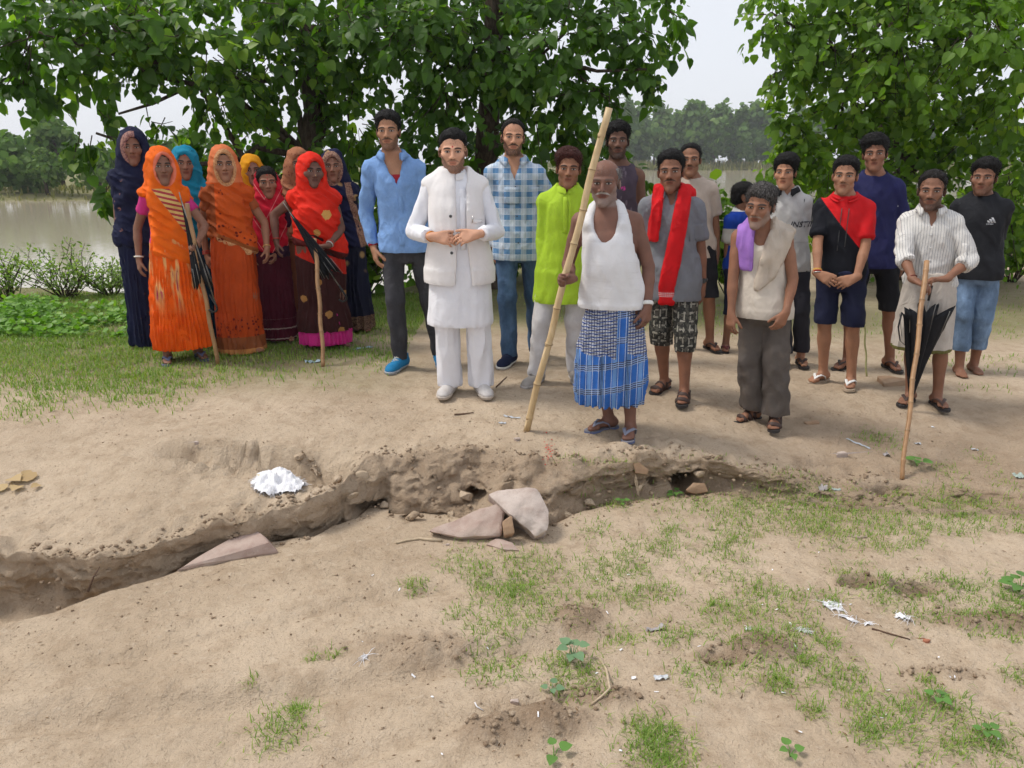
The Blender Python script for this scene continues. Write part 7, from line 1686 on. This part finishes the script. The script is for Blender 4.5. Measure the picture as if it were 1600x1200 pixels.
# seedlings with large leaves
seedm = leaf_mat('seedling_leaf', (.10, .20, .05), (.13, .27, .06), (.2, .34, .09), .3); bluegreen = leaf_mat('blue_green_leaf', (.12, .21, .11), (.17, .28, .15), (.22, .33, .18), .2)
def seedling(label, px, py, n, size, mat, seed, h=.03):
    rng = np.random.default_rng(seed); c = on_ground(px, py); root = empty('seedling', c); tag(root, label, 'seedling'); b = MB()
    for i in range(n):
        a = 6.283*i/n+rng.uniform(-.4, .4); e = vec(math.cos(a), math.sin(a), 0)*size*.5+vec(0, 0, h*rng.uniform(.6, 1.2)); b.tube([vec(0, 0, -.005), lerp(vec(0, 0, 0), e, .5)+vec(0, 0, h*.3), e], [.002, .0018, .001], 4, cap=False)
        V, Fq = leaves(e[None], np.array([[math.cos(a), math.sin(a), .05]]), np.array([[-math.cos(a)*.3, -math.sin(a)*.3-.2, 1]]), np.array([size*rng.uniform(.8, 1.15)])); mesh_obj('leaf', V, Fq, mat, root, smooth=False)
    b.build('stem', mat, root); return root
seedling('blue green seedling with round leaves in the lower centre', 895, 1028, 7, .05, bluegreen, 1, .05); seedling('second smaller blue green seedling below the round leaved one', 862, 1082, 4, .032, bluegreen, 2); seedling('bright seedling growing beside the cane tip', 1433, 728, 6, .055, seedm, 3, .05); seedling('two leaved seedling at the bottom border', 866, 1182, 3, .04, seedm, 4)
seedling('pale seedling at the bottom right among grass', 1540, 1150, 5, .035, seedm, 5); seedling('tiny seedling at the rim of the dark hole', 1055, 776, 5, .035, seedm, 6); seedling('small seedling on the pit edge right of the slab', 972, 790, 4, .03, seedm, 7); seedling('leafy seedling at the right border in the damp soil', 1592, 925, 8, .06, seedm, 8, .06); seedling('bright seedling between grass tufts in the lower right', 1235, 1182, 4, .035, seedm, 9); seedling('little seedling right of the turned clods', 1465, 1098, 5, .035, seedm, 10)
# vermilion powder sprinkled on the lip
verm = plain('vermilion', (.55, .03, .02), .9); rng = np.random.default_rng(2); A = np.array([on_ground(855+rng.normal()*6+(i % 5)*1.0, 705+rng.normal()*12)[:3] for i in range(46)]); A[:, 2] += .004
V, Fq = leaves(A, rng.normal(size=A.shape)*vec(1, 1, .4), nrm(vec(0, -.5, 1)+rng.normal(size=A.shape)*.4), rng.uniform(.004, .012, len(A)), (LEAF_HEX, LEAF_HEX_F)); tag(mesh_obj('vermilion_powder', V, Fq, verm, smooth=False), 'red vermilion powder sprinkled on the bank edge', 'powder', kind='stuff')
# ------------------------------------------------------------------ air
hz_ = bpy.data.materials.new('haze'); hz_.use_nodes = True; nt = hz_.node_tree; nt.nodes.clear(); vo = nt.nodes.new('ShaderNodeVolumePrincipled'); vo.inputs['Color'].default_value = (.96, .98, 1, 1); vo.inputs['Density'].default_value = .0006; vo.inputs['Anisotropy'].default_value = .2
ou = nt.nodes.new('ShaderNodeOutputMaterial'); nt.links.new(vo.outputs[0], ou.inputs['Volume'])
x0, x1, y0, y1, z0, z1 = -403, 403, -4, 453, -3, 21
haze = mesh_obj('haze', [(x0, y0, z0), (x1, y0, z0), (x1, y1, z0), (x0, y1, z0), (x0, y0, z1), (x1, y0, z1), (x1, y1, z1), (x0, y1, z1)], [(0, 3, 2, 1), (4, 5, 6, 7), (0, 1, 5, 4), (1, 2, 6, 5), (2, 3, 7, 6), (3, 0, 4, 7)], hz_, smooth=False); tag(haze, 'thin pale haze in the air', 'haze', kind='stuff')
